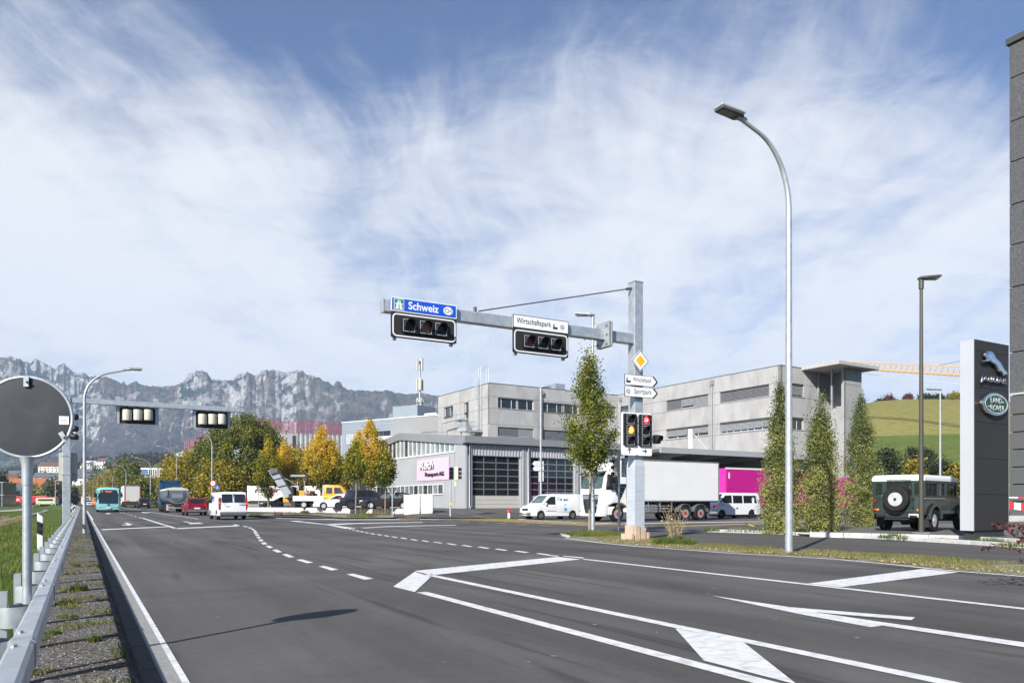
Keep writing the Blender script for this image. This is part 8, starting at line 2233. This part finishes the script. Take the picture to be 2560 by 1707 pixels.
def round_(r, lo=.5): return lambda f: r * max(.05, math.sin(math.pi * (f * .88 + .12)) ** .45 if f > .25 else lo + (math.sin(math.pi * .34) ** .45 - lo) * f / .25)
# young tree on the island
x, y = G(1473.6, 1331, .05)
tree('young_tree', 'slim young hornbeam turning yellow, in front of the box truck', 'tree', x, y, .03, column(1.16, .08, .27, .98, .92), 2.4, 6.85, 13500, 140, .28, .085, hornbeam, 11, .042, bark_light, limbs=40, upright=1.2, hollow=.1)
# three upright poplars
for i, (q, Y, z, h, r, lab, sd_) in enumerate(((1950, 28.3, .1, 6.35, .78, 'columnar poplar bush standing just left of the tall near street lamp', 21), (2052, 27.6, .1, 6.0, .80, 'columnar poplar bush, middle one of the three right of the box truck', 22), (2153, 33.5, .1, 6.9, .80, 'columnar poplar bush between its middle neighbour and the green off-roader', 23))):
 x, y = at(q, Y)
 hh = CH + (HZ - (972, 995, 995)[i]) / F * Y - z
 tree('poplar', lab, 'tree', x, y, z, column((r - .10) * Y / 28.0, .74, .30, .95, 1.12), .12, hh, 27000, 230, .22, .066, poplar_l, sd_, .05, bark_light, 'three columnar poplars', upright=1.7, limbs=46, hollow=.15)
# hornbeams beside the parked cars
for (q, Y, top, z, bot, hw, n, mt, lab, sd_, tr) in (
  (671, 84, 1102, .5, 1241, 33, 9000, horn_yel, 'green and yellow hornbeam beside the lettered trailer', 31, .12), (711, 88, 1105, .6, 1222, 31, 8000, horn_yel2, 'hornbeam with golden tip behind the milling machine conveyor', 32, .12),
  (803, 84, 1069, .6, 1219, 42, 14000, horn_yel2, 'tall hornbeam with yellow top between milling machine and flatbed lorry', 33, .14), (833, 90, 1108, .6, 1216, 26, 8000, horn_yel, 'greener hornbeam close behind the yellow-topped one', 34, .12),
  (926, 82, 1054, .66, 1214, 36, 15000, horn_yel2, 'tallest golden hornbeam beside the hall window band', 35, .14), (898, 86, 1078, .66, 1204, 24, 6500, horn_yel2, 'golden hornbeam close beside the tallest one', 38, .1),
  (889, 62, 1100, .1, 1204, 26, 4200, horn_yel, 'young green hornbeam with bare stem in front of the blue-black car', 36, .05), (963, 63, 1122, .2, 1214, 27, 4200, horn_yel, 'young green hornbeam with bare stem in front of the brown estate', 37, .05)):
 x, y = at(q, Y); k = Y / F; zb = CH + (HZ - bot) * k - z; zt = CH + (HZ - top) * k - z
 tree('hornbeam', lab, 'tree', x, y, z, column(hw * k, .18, .46, .96), zb, zt, n, 120, .34 * k * 24, .17, mt, sd_, tr, bark_light if tr < .1 else bark, 'hornbeams around the parked cars', upright=1.5, limbs=16)
# planes in front of the pale warehouse
for (q, Y, top, hw, n, mt, lab, sd_) in ((600, 108, 1040, 88, 26000, plane_g, 'big dark green plane tree in front of the pale warehouse', 41), (672, 112, 1075, 42, 9000, plane_g, 'smaller dark plane tree right of the big one', 47), (652, 110, 1056, 52, 12000, plane_g, 'second dark green plane tree joined to the right of the big one', 49), (520, 112, 1098, 44, 13000, plane_g, 'green plane tree left of the big one, behind the 60 sign', 42),
                                     (480, 112, 1134, 40, 13000, plane_y, 'golden plane tree above the white van', 43), (435, 124, 1148, 30, 10000, plane_y, 'golden plane tree above the red SUV and tipper', 44), (560, 104, 1158, 62, 12000, plane_y, 'low golden plane tree under the big dark one', 48),
                                     (752, 108, 1128, 42, 9000, plane_y, 'brownish tree filling the gap behind the milling machine', 45), (865, 105, 1150, 38, 8000, plane_y, 'brownish tree between the golden hornbeams', 46)):
 x, y = at(q, Y); k = Y / F; zt = CH + (HZ - top) * k - .4
 tree('plane_tree', lab, 'tree', x, y, .4, round_(hw * k, .75), 1.0, zt, n, 190, 1.0, .30, mt, sd_, .2, bark, 'autumn trees along the works yard', limbs=12, hollow=.3)
# avenue along the far road
for (q, Y, top, hw, mt, lab, sd_) in ((366, 178, 1196, 27, plane_g, 'green avenue tree behind the black moving SUV', 51), (326, 205, 1150, 34, plane_g, 'tallest dark avenue tree above the semi-trailer', 52), (292, 230, 1176, 26, plane_y, 'yellow-green avenue tree left of the tallest', 53), (268, 255, 1186, 22, plane_y, 'yellow-green avenue tree above the bus', 54), (247, 285, 1196, 20, plane_y, 'small avenue tree behind the bus', 55),
                                     (228, 320, 1206, 18, plane_y, 'small reddish avenue tree above the oncoming cars', 56), (212, 360, 1212, 14, plane_y, 'last small avenue tree', 58)):
 x, y = at(q, Y); k = Y / F; tree('avenue_tree', lab, 'tree', x, y, .4, round_(hw * k, .7), .8, CH + (HZ - top) * k - .4, 5500, 110, 1.4, .5, mt, sd_, .25, bark, 'avenue trees beside the far road', limbs=5)
# conifers and shrubs below the pasture
for (q, Y, top, hw, mt, lab, sd_) in ((2216, 88, 1126, 36, darkgreen, 'dark conifer right of the third poplar', 61), (2300, 95, 1112, 42, darkgreen, 'dark spreading pine behind the off-roader roof', 62), (2352, 92, 1150, 30, darkgreen, 'low dark pine beside the thin pale lamp post', 63), (2398, 90, 1158, 28, plane_y, 'brownish shrub at the pylon edge below the pasture', 64), (2285, 80, 1150, 14, plane_y, 'thin pale autumn shrub between the pines', 65), (2450, 88, 1150, 30, darkgreen, 'pine mostly hidden behind the pylon', 66)):
 x, y = at(q, Y); k = Y / F; tree('pine_tree' if mt is darkgreen else 'shrub', lab, 'tree' if mt is darkgreen else 'shrub', x, y, .2, round_(hw * k, .9), .5, CH + (HZ - top) * k - .2, 6500, 120, .7, .24, mt, sd_, .15, bark, limbs=12, upright=.6)
for (q, w, top, mt, lab, sd_) in ((2222, 24, 991, purple, 'dark reddish tree on the pasture crest, leftmost of the group', 71), (2270, 16, 988, purple, 'small dark tree on the crest beside the reddish one', 72), (2312, 30, 986, darkgreen, 'green tree on the crest behind the bronze lamp post', 73), (2345, 24, 988, darkgreen, 'green tree on the crest at the thin pale lamp', 74), (2386, 30, 984, plane_y, 'brown autumn tree on the crest beside the pylon', 75), (2425, 26, 985, plane_y, 'brown crest tree mostly behind the pylon', 76), (2199, 5, 1002, darkgreen, 'tiny bush at the left end of the crest', 77)):
 X_, Y_2, Z_2 = surfR(q, .99); k = Y_2 / F
 tree('crest_tree', lab, 'tree', X_, Y_2, Z_2 - 1, round_(w * k * .62, .8), .8, CH + (HZ - top) * k - Z_2 + 1, 2200, 60, .7, .42, mt, sd_, .2, bark, 'trees on the crest of the pasture', limbs=3)
# bush with yellow leaves on the verge
x, y = G(1684, 1357, .04); g = random.Random(5)
bu = thing('bush', 'bare-twigged small bush with last yellow leaves on the verge', 'bush', (x, y, .04))
mb = MB(); tips = []
for i in range(34):
 a = g.uniform(0, 2 * math.pi); l = g.uniform(.5, 1.15); sp = g.uniform(.12, .52); p0 = Vector((g.uniform(-.05, .05), g.uniform(-.05, .05), 0)); p2 = Vector((sp * math.cos(a), sp * math.sin(a), l)); p1 = p0.lerp(p2, .5) + Vector((0, 0, .08))
 mb.tube([p0, p1, p2], [.010, .007, .002], 4); tips += [p0.lerp(p2, q) + Vector((g.uniform(-.05, .05), g.uniform(-.05, .05), g.uniform(-.04, .06))) for q in (.35, .45, .5, .6, .7, .8, .9, 1) if g.random() < .55]
 e = p2.lerp(p1, .4); mb.tube([e, e + Vector((g.uniform(-.2, .2), g.uniform(-.2, .2), g.uniform(.1, .3)))], [.005, .0015], 4)
mb.build('twigs', bark_light, bu, kind='stuff')
me = leaf_mesh('leaves', np.array([list(t) for t in tips]), .062, seed=3); me.materials.append(yel_leaf); o = bpy.data.objects.new('leaves', me); COL.objects.link(o); o.parent = bu
# purple-leaved branches reaching in from the right
g = random.Random(9); pb = thing('purple_bush', 'purple-leaved bush reaching in at the right edge over the footpath', 'bush', (6.9, 8.6, .0), world=True)
Yb = 10.5; br = MB(); lv = []
base = Vector((at(2720, Yb)[0], Yb, .1))
def sc_(px_x, px_y, d=0): return Vector((at(px_x, Yb + d)[0], Yb + d, CH + (HZ - px_y) / F * (Yb + d)))
for path in ([(2620, 1400), (2540, 1372), (2490, 1364), (2456, 1372)], [(2620, 1380), (2560, 1350), (2530, 1330), (2520, 1308)], [(2600, 1340), (2560, 1318), (2525, 1312), (2492, 1320)], [(2620, 1345), (2560, 1330), (2500, 1318), (2483, 1310)], [(2620, 1420), (2575, 1405), (2552, 1398)], [(2640, 1330), (2590, 1300), (2550, 1322)], [(2620, 1370), (2570, 1345), (2545, 1355)]):
 pts = [base] + [sc_(a, b_, g.uniform(-.5, .5)) for a, b_ in path]; br.tube(pts, [.012] + [.006 - .001 * i for i in range(len(path))], 5)
 for a, b_ in zip(pts[1:], pts[2:]):
  for k in range(9): q = a.lerp(b_, g.random()); lv += [q + Vector([g.gauss(0, .018) for _ in range(3)]) for _ in range(3)]
br.build('twigs', bark, pb, kind='stuff'); me = leaf_mesh('leaves', np.array([list(q - Vector((6.9, 8.6, 0))) for q in lv]), .042, aspect=.8, seed=4); me.materials.append(purple); o = bpy.data.objects.new('leaves', me); COL.objects.link(o); o.parent = pb
# grass, weeds, litter
def blades(name, n, sample, h, w, mat, seed, lean=.5):
 g = np.random.default_rng(seed); pts = np.array([sample(g) for _ in range(n)]); a = g.uniform(0, 2 * math.pi, n); hh = h * g.uniform(.4, 1.4, n); l = g.uniform(0, lean, n) * hh; b_ = g.uniform(0, 2 * math.pi, n)
 dx, dy = np.cos(a) * w, np.sin(a) * w
 v0 = pts + np.stack([dx, dy, 0 * dx], 1); v1 = pts - np.stack([dx, dy, 0 * dx], 1); v2 = pts + np.stack([np.cos(b_) * l, np.sin(b_) * l, hh], 1)
 me = np_mesh(name, np.stack([v0, v1, v2], 1).reshape(-1, 3), np.arange(3 * n).reshape(n, 3)); me.materials.append(mat)
 o = bpy.data.objects.new(name, me); COL.objects.link(o); o['kind'] = 'stuff'; return o
grass_b = leaf_mat('grass_blades', (.055, .095, .012), (.12, .17, .022), (.28, .27, .06), .7)
dry_b = leaf_mat('dry_grass_blades', (.16, .12, .05), (.30, .23, .10), (.42, .34, .18), 1)
def s_left(g):
 u = 1.0 + 44 * g.uniform() ** 1.6; v = -.62 - 3.3 * g.uniform() ** .8; x, y = W(u, v); return (x, y, H(x, y) + .02)
blades('grass', 46000, s_left, .10, .008, grass_b, 1)
def s_left2(g):
 u = 4 + 90 * g.uniform() ** 1.2; v = -4.9 - 9 * g.uniform(); x, y = W(u, v); return (x, y, H(x, y) + .02)
blades('grass', 26000, s_left2, .14, .014, grass_b, 2)
def s_bank(g):
 u = 8 + 60 * g.uniform(); v = (-3.6 if g.uniform() < .5 else -4.95) + g.normal() * .14; x, y = W(u, v); return (x, y, H(x, y) + .02)
blades('grass', 7000, s_bank, .22, .012, dry_b, 3)
Ein = [(Vector(a), Vector(b_)) for a, b_ in zip(E[3:], [inner[0], inner[1], inner[2], inner[3], inner[4], inner[5], inner[6], inner[7], inner[8]])]
def s_verge(g, lo=.06, hi=.95):
 i = g.integers(0, len(Ein) - 1) if g.uniform() < .8 else g.integers(3, len(Ein) - 1); f_ = g.uniform(); k = lo + (hi - lo) * g.uniform()
 a = Ein[i][0].lerp(Ein[i + 1][0], f_); b_ = Ein[i][1].lerp(Ein[i + 1][1], f_); p = a.lerp(b_, k)
 if mnoise.noise((p.x * 1.1, p.y * 1.1, 0)) < -.02 and g.uniform() < .85: return s_verge(g, lo, hi)
 return (p.x, p.y, .03)
blades('grass', 15000, s_verge, .05, .006, grass_b, 4); blades('dry_grass', 13000, s_verge, .05, .005, dry_b, 5)
def s_leafl(g): x, y, z = s_verge(g, .0, .35); return (x + g.normal() * .08, y + g.normal() * .08, .05)
gg = np.random.default_rng(8); me = leaf_mesh('fallen_leaves', np.array([s_leafl(gg) for _ in range(1500)]), .045, seed=6, up=0); me.materials.append(leaf_mat('fallen_leaves_tan', (.30, .22, .12), (.45, .34, .18), (.6, .5, .28), 3)); o = bpy.data.objects.new('fallen_leaves', me); COL.objects.link(o); o['kind'] = 'stuff'
def tuft(label, x, y, z, r, h, n, mat, seed, w=.008, name='grass_tuft', cat='plant', group=None):
 g = np.random.default_rng(seed); a = g.uniform(0, 2 * math.pi, n); rr_ = r * np.sqrt(g.uniform(0, 1, n)); P = np.stack([rr_ * np.cos(a), rr_ * np.sin(a), 0 * a], 1)
 hh = h * g.uniform(.4, 1.2, n) * (1 - .5 * rr_ / r); b_ = a + g.normal(size=n) * .8; l = g.uniform(0, .5, n) * hh; dx, dy = -np.sin(b_) * w, np.cos(b_) * w
 V = np.stack([P + np.stack([dx, dy, 0 * dx], 1), P - np.stack([dx, dy, 0 * dx], 1), P + np.stack([np.cos(b_) * l, np.sin(b_) * l, hh], 1)], 1).reshape(-1, 3)
 me = np_mesh(name, V, np.arange(3 * n).reshape(n, 3)); me.materials.append(mat); o = bpy.data.objects.new(name, me); COL.objects.link(o); o.location = (x, y, z); return props(o, label, cat, group)
x, y = G(1480, 1335, .05); tuft('thick green grass round the foot of the young tree', x, y, .03, 1.15, .22, 4200, grass_b, 91, .009)
x, y = G(1684, 1357, .04); tuft('green weeds round the foot of the yellow-leaved bush', x, y, .03, .62, .26, 2200, weed_l, 92, .012)
for (q, py_, z, r, h, mt, lab, s_) in ((905, 1289.5, .22, 1.9, .9, weed_l, 'weedy green clump at the pavement before the blue-black car', 93), (641, 1287, .15, 1.1, .7, weed_l, 'small green clump at the pavement right of the white van', 94), (697, 1287, .2, .7, 1.6, purple, 'reddish dry shrub in front of the low wall', 95), (727, 1283, .3, .6, 1.0, dry_b, 'straw-coloured clump at the low wall behind the reddish shrub', 96), (800, 1284, .3, .7, 1.3, dry_b, 'dry brown clump before the white cars', 97), (762, 1281, .4, .6, .9, weed_l, 'green weed clump at the low wall below the flatbed', 98),
                               (948, 1283, .35, .8, 1.3, dry_b, 'tall dry stalks in front of the brown estate car', 99), (905, 1284, .3, .6, 2.2, dry_b, 'tallest dry stalks before the blue-black car', 100), (965, 1284, .3, 1.0, 1.8, dry_b, 'dry stalks under the young hornbeam by the estate car', 101), (925, 1285, .3, .7, .9, purple, 'rust-red low plant at the wall before the estate car', 102), (1090, 1284, .25, .9, .4, grass_b, 'grass patch at the cabinets', 103), (1265, 1295, .03, 1.6, .35, grass_b, 'grass patch round the hydrant', 104)):
 x, y = G(q, py_, z); tuft(lab, x, y, z - .05, r * .6, h * (.55 if mt in (dry_b, purple) else .42), 60 if mt in (dry_b, purple) else 420, mt, s_, .016)
for (q, py_, h, r, lab, s_) in ((1778, 1326, .45, .35, 'dark weed at the kerb end between bush and poplars', 110), (1880, 1327, .35, 1.1, 'weeds left of the first poplar', 111), (2000, 1330, .4, .9, 'weeds between the first and second poplar', 112), (2110, 1325, .45, 1.2, 'weeds between the second and third poplar', 113), (2175, 1322, .4, 1.0, 'weeds right of the third poplar', 114), (2215, 1343, .32, .25, 'small weed in the soil strip left of the off-roader', 115), (2235, 1341, .36, .22, 'grey-green weed in the soil strip below the spare wheel', 116), (2258, 1344, .22, .2, 'low weed in the soil strip below the plate', 117), (2330, 1341, .16, .6, 'creeping weeds in the soil strip right of the bronze post', 118), (2370, 1343, .14, .5, 'creeping weeds in the soil strip left of the pylon', 119), (2480, 1352, .3, .4, 'weeds at the foot of the pylon', 120), (2545, 1362, .25, .5, 'weeds right of the pylon foot', 121)):
 x, y = G(q, py_, .1); tuft(lab, x, y, .08, r, h * .7, int(120 + 260 * r), weed_l, s_, .009)
# weeds and stones on the gravel strip
stone_m = M('grey_stone', (.24, .235, .225), .85, 0, .35, 30)
g = np.random.default_rng(31); n = 7000; u_ = 1.2 + 30 * g.uniform(0, 1, n) ** 2.2; v_ = -.5 + .84 * g.uniform(0, 1, n); s_ = g.uniform(.004, .013, n)
B_ = np.array([W(a, b_) for a, b_ in zip(u_, v_)]); O = np.array([(1, 0, 0), (0, 1, 0), (-1, 0, 0), (0, -1, 0), (0, 0, .7), (0, 0, -.7)], float)
V = (np.stack([B_[:, 0], B_[:, 1], np.full(n, -.048)], 1)[:, None, :] + O[None] * s_[:, None, None] * g.uniform(.7, 1.3, (n, 6, 1))).reshape(-1, 3)
Fc = np.array([(0, 1, 4), (1, 2, 4), (2, 3, 4), (3, 0, 4)]); Q = (np.arange(n)[:, None, None] * 6 + Fc[None]).reshape(-1, 3)
me = np_mesh('gravel', V, Q); me.materials.append(stone_m); o = bpy.data.objects.new('gravel', me); COL.objects.link(o); o['kind'] = 'stuff'
def s_gw(g):
 while True:
  u = 2.0 + 34 * g.uniform() ** 1.3; v = -.48 + .8 * g.uniform(); x, y = W(u, v)
  if mnoise.noise((x * 1.7, y * 1.7, 3)) > .22: return (x, y, -.045)
blades('weeds', 2800, s_gw, .05, .006, weed_l, 12, 1.2)
blades('weeds', 2600, s_gw, .04, .005, dry_b, 13, 1.4)
for (zx, zy_, r, h, lab, s_) in ((610, 855, .11, .17, 'bushy green weed on the gravel strip, biggest there', 131), (520, 960, .13, .09, 'flat green weed on the gravel behind the biggest one', 132), (730, 1245, .06, .08, 'tiny bright green weed on the near gravel', 133), (585, 665, .08, .09, 'small green weed on the gravel further along the rail', 134), (520, 1060, .10, .05, 'flat weed patch midway on the near gravel', 135), (400, 1190, .09, .06, 'brownish weed patch by the rail shadow', 136)):
 x, y = G(zx / 3.092, 1200 + zy_ / 3.092, -.05); tuft(lab, x, y, -.05, r, h, 260, weed_l, s_, .006, name='weed')
# ------------------------------------------------------------------ village and woods in the distance
hw1 = M('white_house_wall', (.66, .65, .62), .8, 0, .04); hr1 = M('brown_roof', (.16, .09, .06), .8, 0, .1); hr2 = M('orange_tile_roof', (.36, .13, .05), .8, 0, .1); hr3 = M('grey_roof', (.13, .13, .14), .8, 0, .1)
def house(q, py_, frac, w, d, h, roof, lab, rz=0, flat=False, base=None):
 X_, Y_2, Z_2 = surfL(q, frac) if base is None else (at(q, base)[0], base, .3)
 s = thing('house', lab, 'house', (X_, Y_2, Z_2 - .3), rz, 'houses of the village')
 mb = MB(); mb.bx(-w / 2, w / 2, -d / 2, d / 2, -3, h)
 if not flat: mb.prism([(-w / 2, -d / 2, h), (-w / 2, d / 2, h), (-w / 2, 0, h + d * .33)], (w, 0, 0))
 mb.build('wall', hw1, s)
 mb = MB()
 if flat: mb.bx(-w / 2 - .4, w / 2 + .4, -d / 2 - .4, d / 2 + .4, h + .01, h + .5)
 else:
  for sg in (1, -1): mb.prism([(-w / 2 - .5, sg * (d / 2 + .6), h - .35), (-w / 2 - .5, 0, h + d * .33 + .02), (-w / 2 - .5, 0, h + d * .33 + .35), (-w / 2 - .5, sg * (d / 2 + .6), h - .02)], (w + 1, 0, 0))
 mb.build('roof', roof, s)
 for k in range(max(2, int(w / 4))):
  for z in ([1.2] if h < 5 else [1.2, 4.0]):
   x0 = -w / 2 + (k + .5) * w / max(2, int(w / 4)); mb = MB(); mb.bx(x0 - .6, x0 + .6, -d / 2 - .06, -d / 2 + .02, z, z + 1.3); mb.build('window', glass_d, s)
 return s
for i, a in enumerate(((45, 0, .60, 14, 10, 6, hr3, 'white house left of the mirror post, on the hillside', .2), (22, 0, .40, 13, 10, 6, hr1, 'white house behind the dark office at the left edge', .3), (128, 0, .78, 20, 12, 7, hr1, 'white house under the small orange crane', .1), (122, 0, .35, 18, 10, 5, hr3, 'white house low on the slope between mirror post and gantry', .2),
                       (226, 0, .80, 14, 10, 6, hr3, 'white gabled house just right of the lamp post', -.5), (205, 0, .45, 18, 9, 4.5, hr3, 'low white house right of the gantry pole', .0), (262, 0, .72, 14, 9, 6, hr1, 'white gabled house beside the modern terraces', -.5), (216, 0, .30, 16, 9, 5, hr3, 'small white house above the oncoming cars', .1), (188, 0, .38, 14, 9, 5, hr3, 'white house right behind the gantry pole', .1))):
 house(a[0], a[1], a[2], a[3], a[4], a[5], a[6], a[7], a[8])
house(250, 0, .80, 26, 10, 7, hr3, 'modern flat-roofed white villa with long terraces', -.1, True); house(243, 0, .66, 30, 8, 3.2, hr3, 'lower flat-roofed terrace building below the modern villa', -.1, True)
house(36, 0, 0, 26, 12, 7.5, hr2, 'house with wide orange tile roof behind the field', .1, base=330); house(58, 0, 0, 14, 10, 6, hr2, 'smaller orange-roofed house right of the wide one', -.3, base=345); house(96, 0, 0, 18, 10, 7, hr2, 'orange-roofed house between the mirror post and gantry', .1, base=360); house(6, 0, 0, 14, 10, 6, hr3, 'grey-roofed house by the dark office', .4, base=320)
# dark office at the left edge
x, y = at(-4, 185); s = thing('dark_office', 'dark glass office building cut by the left picture edge', 'building', (x, y, -.3), .35)
mb = MB(); mb.bx(-5, 2.3, -6, 6, 0, 6.2); mb.build('wall', M('dark_office_wall', (.03, .034, .04), .3, 0, .2, .5), s)
for z in (0.3, 3.2, 6.2): mb = MB(); mb.bx(-5.1, 2.6, -6.3, 6.1, z, z + .22); mb.build('floor_slab', galv_dull, s)
for k in range(6): mb = MB(); mb.bx(-4.8 + k * 1.4, -4.68 + k * 1.4, -6.25, -6.12, .3, 6.2); mb.build('mullion', galv_dull, s)
# red vehicles and a stop beyond the field
for (q, Y, w, lab) in ((92, 215, 5.0, 'red lorry with white script parked beyond the field'), (103.5, 212, 4.0, 'second red lorry with white script, next to the lime yellow one'), (56, 220, 4.5, 'red lorry left of the mirror post beyond the field')):
 x, y = at(q, Y); s = thing('red_lorry', lab, 'truck', (x, y, .35), .05, 'red lorries beyond the field'); redv = M('lorry_red', (.42, .008, .02), .35, 0, .03)
 lump(s, 'box_body', redv, -w / 2, w / 2, -1.1, 1.1, .9, 2.7, .05); lump(s, 'chassis', blackm, -w / 2, w / 2, -.9, .9, .5, .9, 0); lump(s, 'cab', redv, -w / 2 - 1.6, -w / 2 - .05, -1.05, 1.05, .5, 2.2, .15)
 lump(s, 'windscreen', glass_d, -w / 2 - 1.65, -w / 2 - 1.2, -.9, .9, 1.4, 2.0, .1)
 for k in (-w / 2 - .8, w / 2 - .9): wheel(s, k, .95, .45, .3, 'dish'); wheel(s, k, -.95, .45, .3, 'dish')
 text_mesh('Bus', white_t, 'lettering', s, (-w / 4, -1.115, 1.4), (1, 0, 0), Z_, height=.6, width=w / 2.4, shear=.3)
x, y = at(119, 208); s = thing('lime_van', 'lime yellow van with red roof beyond the field', 'van', (x, y, .35), .05); lump(s, 'body', M('lime_yellow_paint', (.46, .46, .28), .4, 0, .2, 2), -2.6, 2.6, -1, 1, .4, 2.1, .15); lump(s, 'roof', M('lorry_red', (.42, .008, .02), .35, 0, .03), -2.5, 3.2, -.9, .9, 2.1, 2.35, .08); lump(s, 'side_window', glass_d, -2.0, 2.0, -1.02, -.98, 1.3, 1.9, .02)
for k in (-1.7, 1.7): wheel(s, k, .9, .36, .22, 'dish'); wheel(s, k, -.9, .36, .22, 'dish')
x, y = at(99, 235); s = thing('station_canopy', 'flat green-edged canopy roof over the red lorries', 'canopy', (x, y, .3)); lump(s, 'roof', M('dark_green_edge', (.03, .08, .06), .5, 0, 0), -10, 3, -3, 3, 4.6, 5.0, .03)
for k in (-9, -3, 2): lump(s, 'column', galv_dull, k - .12, k + .12, -.12, .12, 0, 4.6, 0)
# woods: masses of leaf clumps on the hillside, then single trees near the village
def wood(name, pts, n, size, mat, seed):
 g = np.random.default_rng(seed); C_ = np.array(pts); k = g.integers(0, len(C_), n); P = C_[k, :3] + g.normal(size=(n, 3)) * C_[k, 3:4] * np.array([.45, .45, .42]); me = leaf_mesh(name, P, size, aspect=.9, seed=seed); me.materials.append(mat)
 o = bpy.data.objects.new(name, me); COL.objects.link(o); o['kind'] = 'stuff'; return o
g = np.random.default_rng(77); pts = []
for _ in range(900):
 q = g.uniform(-150, 430); f_ = g.uniform(.82, 1.0); 
 X_, Y_2, Z_2 = surfL(q, f_)
 if mnoise.noise((q * .02, f_ * 3, 0)) > -.25: pts.append((X_, Y_2, Z_2 + 4, g.uniform(5, 9)))
wood('forest', pts, 42000, 2.4, leaf_mat('distant_wood_leaves', (.018, .026, .012), (.040, .042, .018), (.10, .06, .028), .03), 78)
pts = []
for _ in range(420):
 q = g.uniform(-150, 430); f_ = g.uniform(.02, .62); X_, Y_2, Z_2 = surfL(q, f_)
 if mnoise.noise((q * .05, f_ * 6, 5)) > .12: pts.append((X_, Y_2, Z_2 + 2.5, g.uniform(3, 6)))
wood('woodland', pts, 15000, 1.6, hedge_far, 79)
for i, (q, Y, top, hw, mt, lab) in enumerate(((20, 300, 1216, 12, hedge_far, 'dark tree behind the dark office'), (33, 270, 1224, 9, hedge_far, 'green tree right of the dark office'), (83, 290, 1214, 8, plane_y, 'golden tree behind the red lorries'), (112, 290, 1216, 11, plane_y, 'golden brown tree above the lime van'), (130, 280, 1208, 13, hedge_far, 'large dark tree left of the gantry pole'), (150, 300, 1216, 10, hedge_far, 'brown tree just left of the gantry pole'), (182, 290, 1222, 8, hedge_far, 'bare brown tree right of the gantry pole'), (5, 240, 1190, 7, darkgreen, 'pointed dark conifer above the dark office'))):
 x, y = at(q, Y); k = Y / F; tree('village_tree', lab, 'tree', x, y, .3, round_(hw * k, .8), .5, CH + (HZ - top) * k - .3, 2200, 60, 1.3, .8, mt, 200 + i, .25, bark, 'trees beyond the field', limbs=3)

# ------------------------------------------------------------------ worker on the milling machine
wk = Vector(mp(767, 1241, -.1)); wk = Vector((wk.x, wk.y, wk.z - .12))
pr_ = thing('person', 'worker in grey shirt and orange trousers sitting on the milling machine', 'person', tuple(wk))
def skin_body(name, mat, verts, edges, radii, parent, lvl=1):
 me = bpy.data.meshes.new(name); me.from_pydata(verts, edges, []); o = bpy.data.objects.new(name, me); COL.objects.link(o)
 sk = o.modifiers.new('s', 'SKIN'); me.skin_vertices[0].data[0].use_root = True
 for i, r in enumerate(radii): me.skin_vertices[0].data[i].radius = (r, r)
 ss = o.modifiers.new('d', 'SUBSURF'); ss.levels = ss.render_levels = lvl
 dg = bpy.context.evaluated_depsgraph_get(); nm = bpy.data.meshes.new_from_object(o.evaluated_get(dg)); bpy.data.objects.remove(o); nm.name = name; nm.shade_smooth(); nm.materials.clear(); nm.materials.append(mat)
 o = bpy.data.objects.new(name, nm); COL.objects.link(o); o.parent = parent; return o
skin_m = M('skin', (.42, .24, .17), .6, 0, 0); shirt = M('grey_blue_shirt', (.20, .19, .24), .8, 0, .1, 5); trs = M('orange_work_trousers', (.62, .12, .02), .7, 0, .05)
V_ = [(0, 0, .1), (0, 0, .35), (0, 0, .55), (0, 0, .66), (0, -.01, .80), (-.2, 0, .54), (-.26, -.08, .32), (-.16, -.3, .22), (.2, 0, .54), (.28, -.06, .32), (.2, -.3, .26), (-.1, 0, .05), (-.14, -.38, .08), (-.15, -.42, -.33), (-.15, -.52, -.36), (.1, 0, .05), (.16, -.38, .08), (.2, -.40, -.33), (.2, -.50, -.36), (0, -.01, .88)]
E_ = [(0, 1), (1, 2), (2, 3), (3, 4), (2, 5), (5, 6), (6, 7), (2, 8), (8, 9), (9, 10), (0, 11), (11, 12), (12, 13), (13, 14), (0, 15), (15, 16), (16, 17), (17, 18), (4, 19)]
skin_body('body', skin_m, V_, E_, [.13, .13, .14, .05, .09, .065, .045, .035, .065, .045, .035, .10, .075, .05, .04, .10, .075, .05, .04, .07], pr_)
skin_body('shirt', shirt, [V_[0], V_[1], V_[2], V_[5], V_[6], V_[8], V_[9]], [(0, 1), (1, 2), (2, 3), (3, 4), (2, 5), (5, 6)], [.155, .155, .16, .085, .065, .085, .065], pr_)
skin_body('trousers', trs, [V_[0], V_[11], V_[12], V_[13], V_[15], V_[16], V_[17]], [(0, 1), (1, 2), (2, 3), (0, 4), (4, 5), (5, 6)], [.15, .12, .095, .07, .12, .095, .07], pr_)
mb = MB(); mb.lathe([(.095, .0), (.10, .04), (.07, .09), (0, .105)], c=(0, .01, .84), n=14); mb.build('hair', M('dark_hair', (.03, .02, .015), .8, 0, 0), pr_, smooth=60)
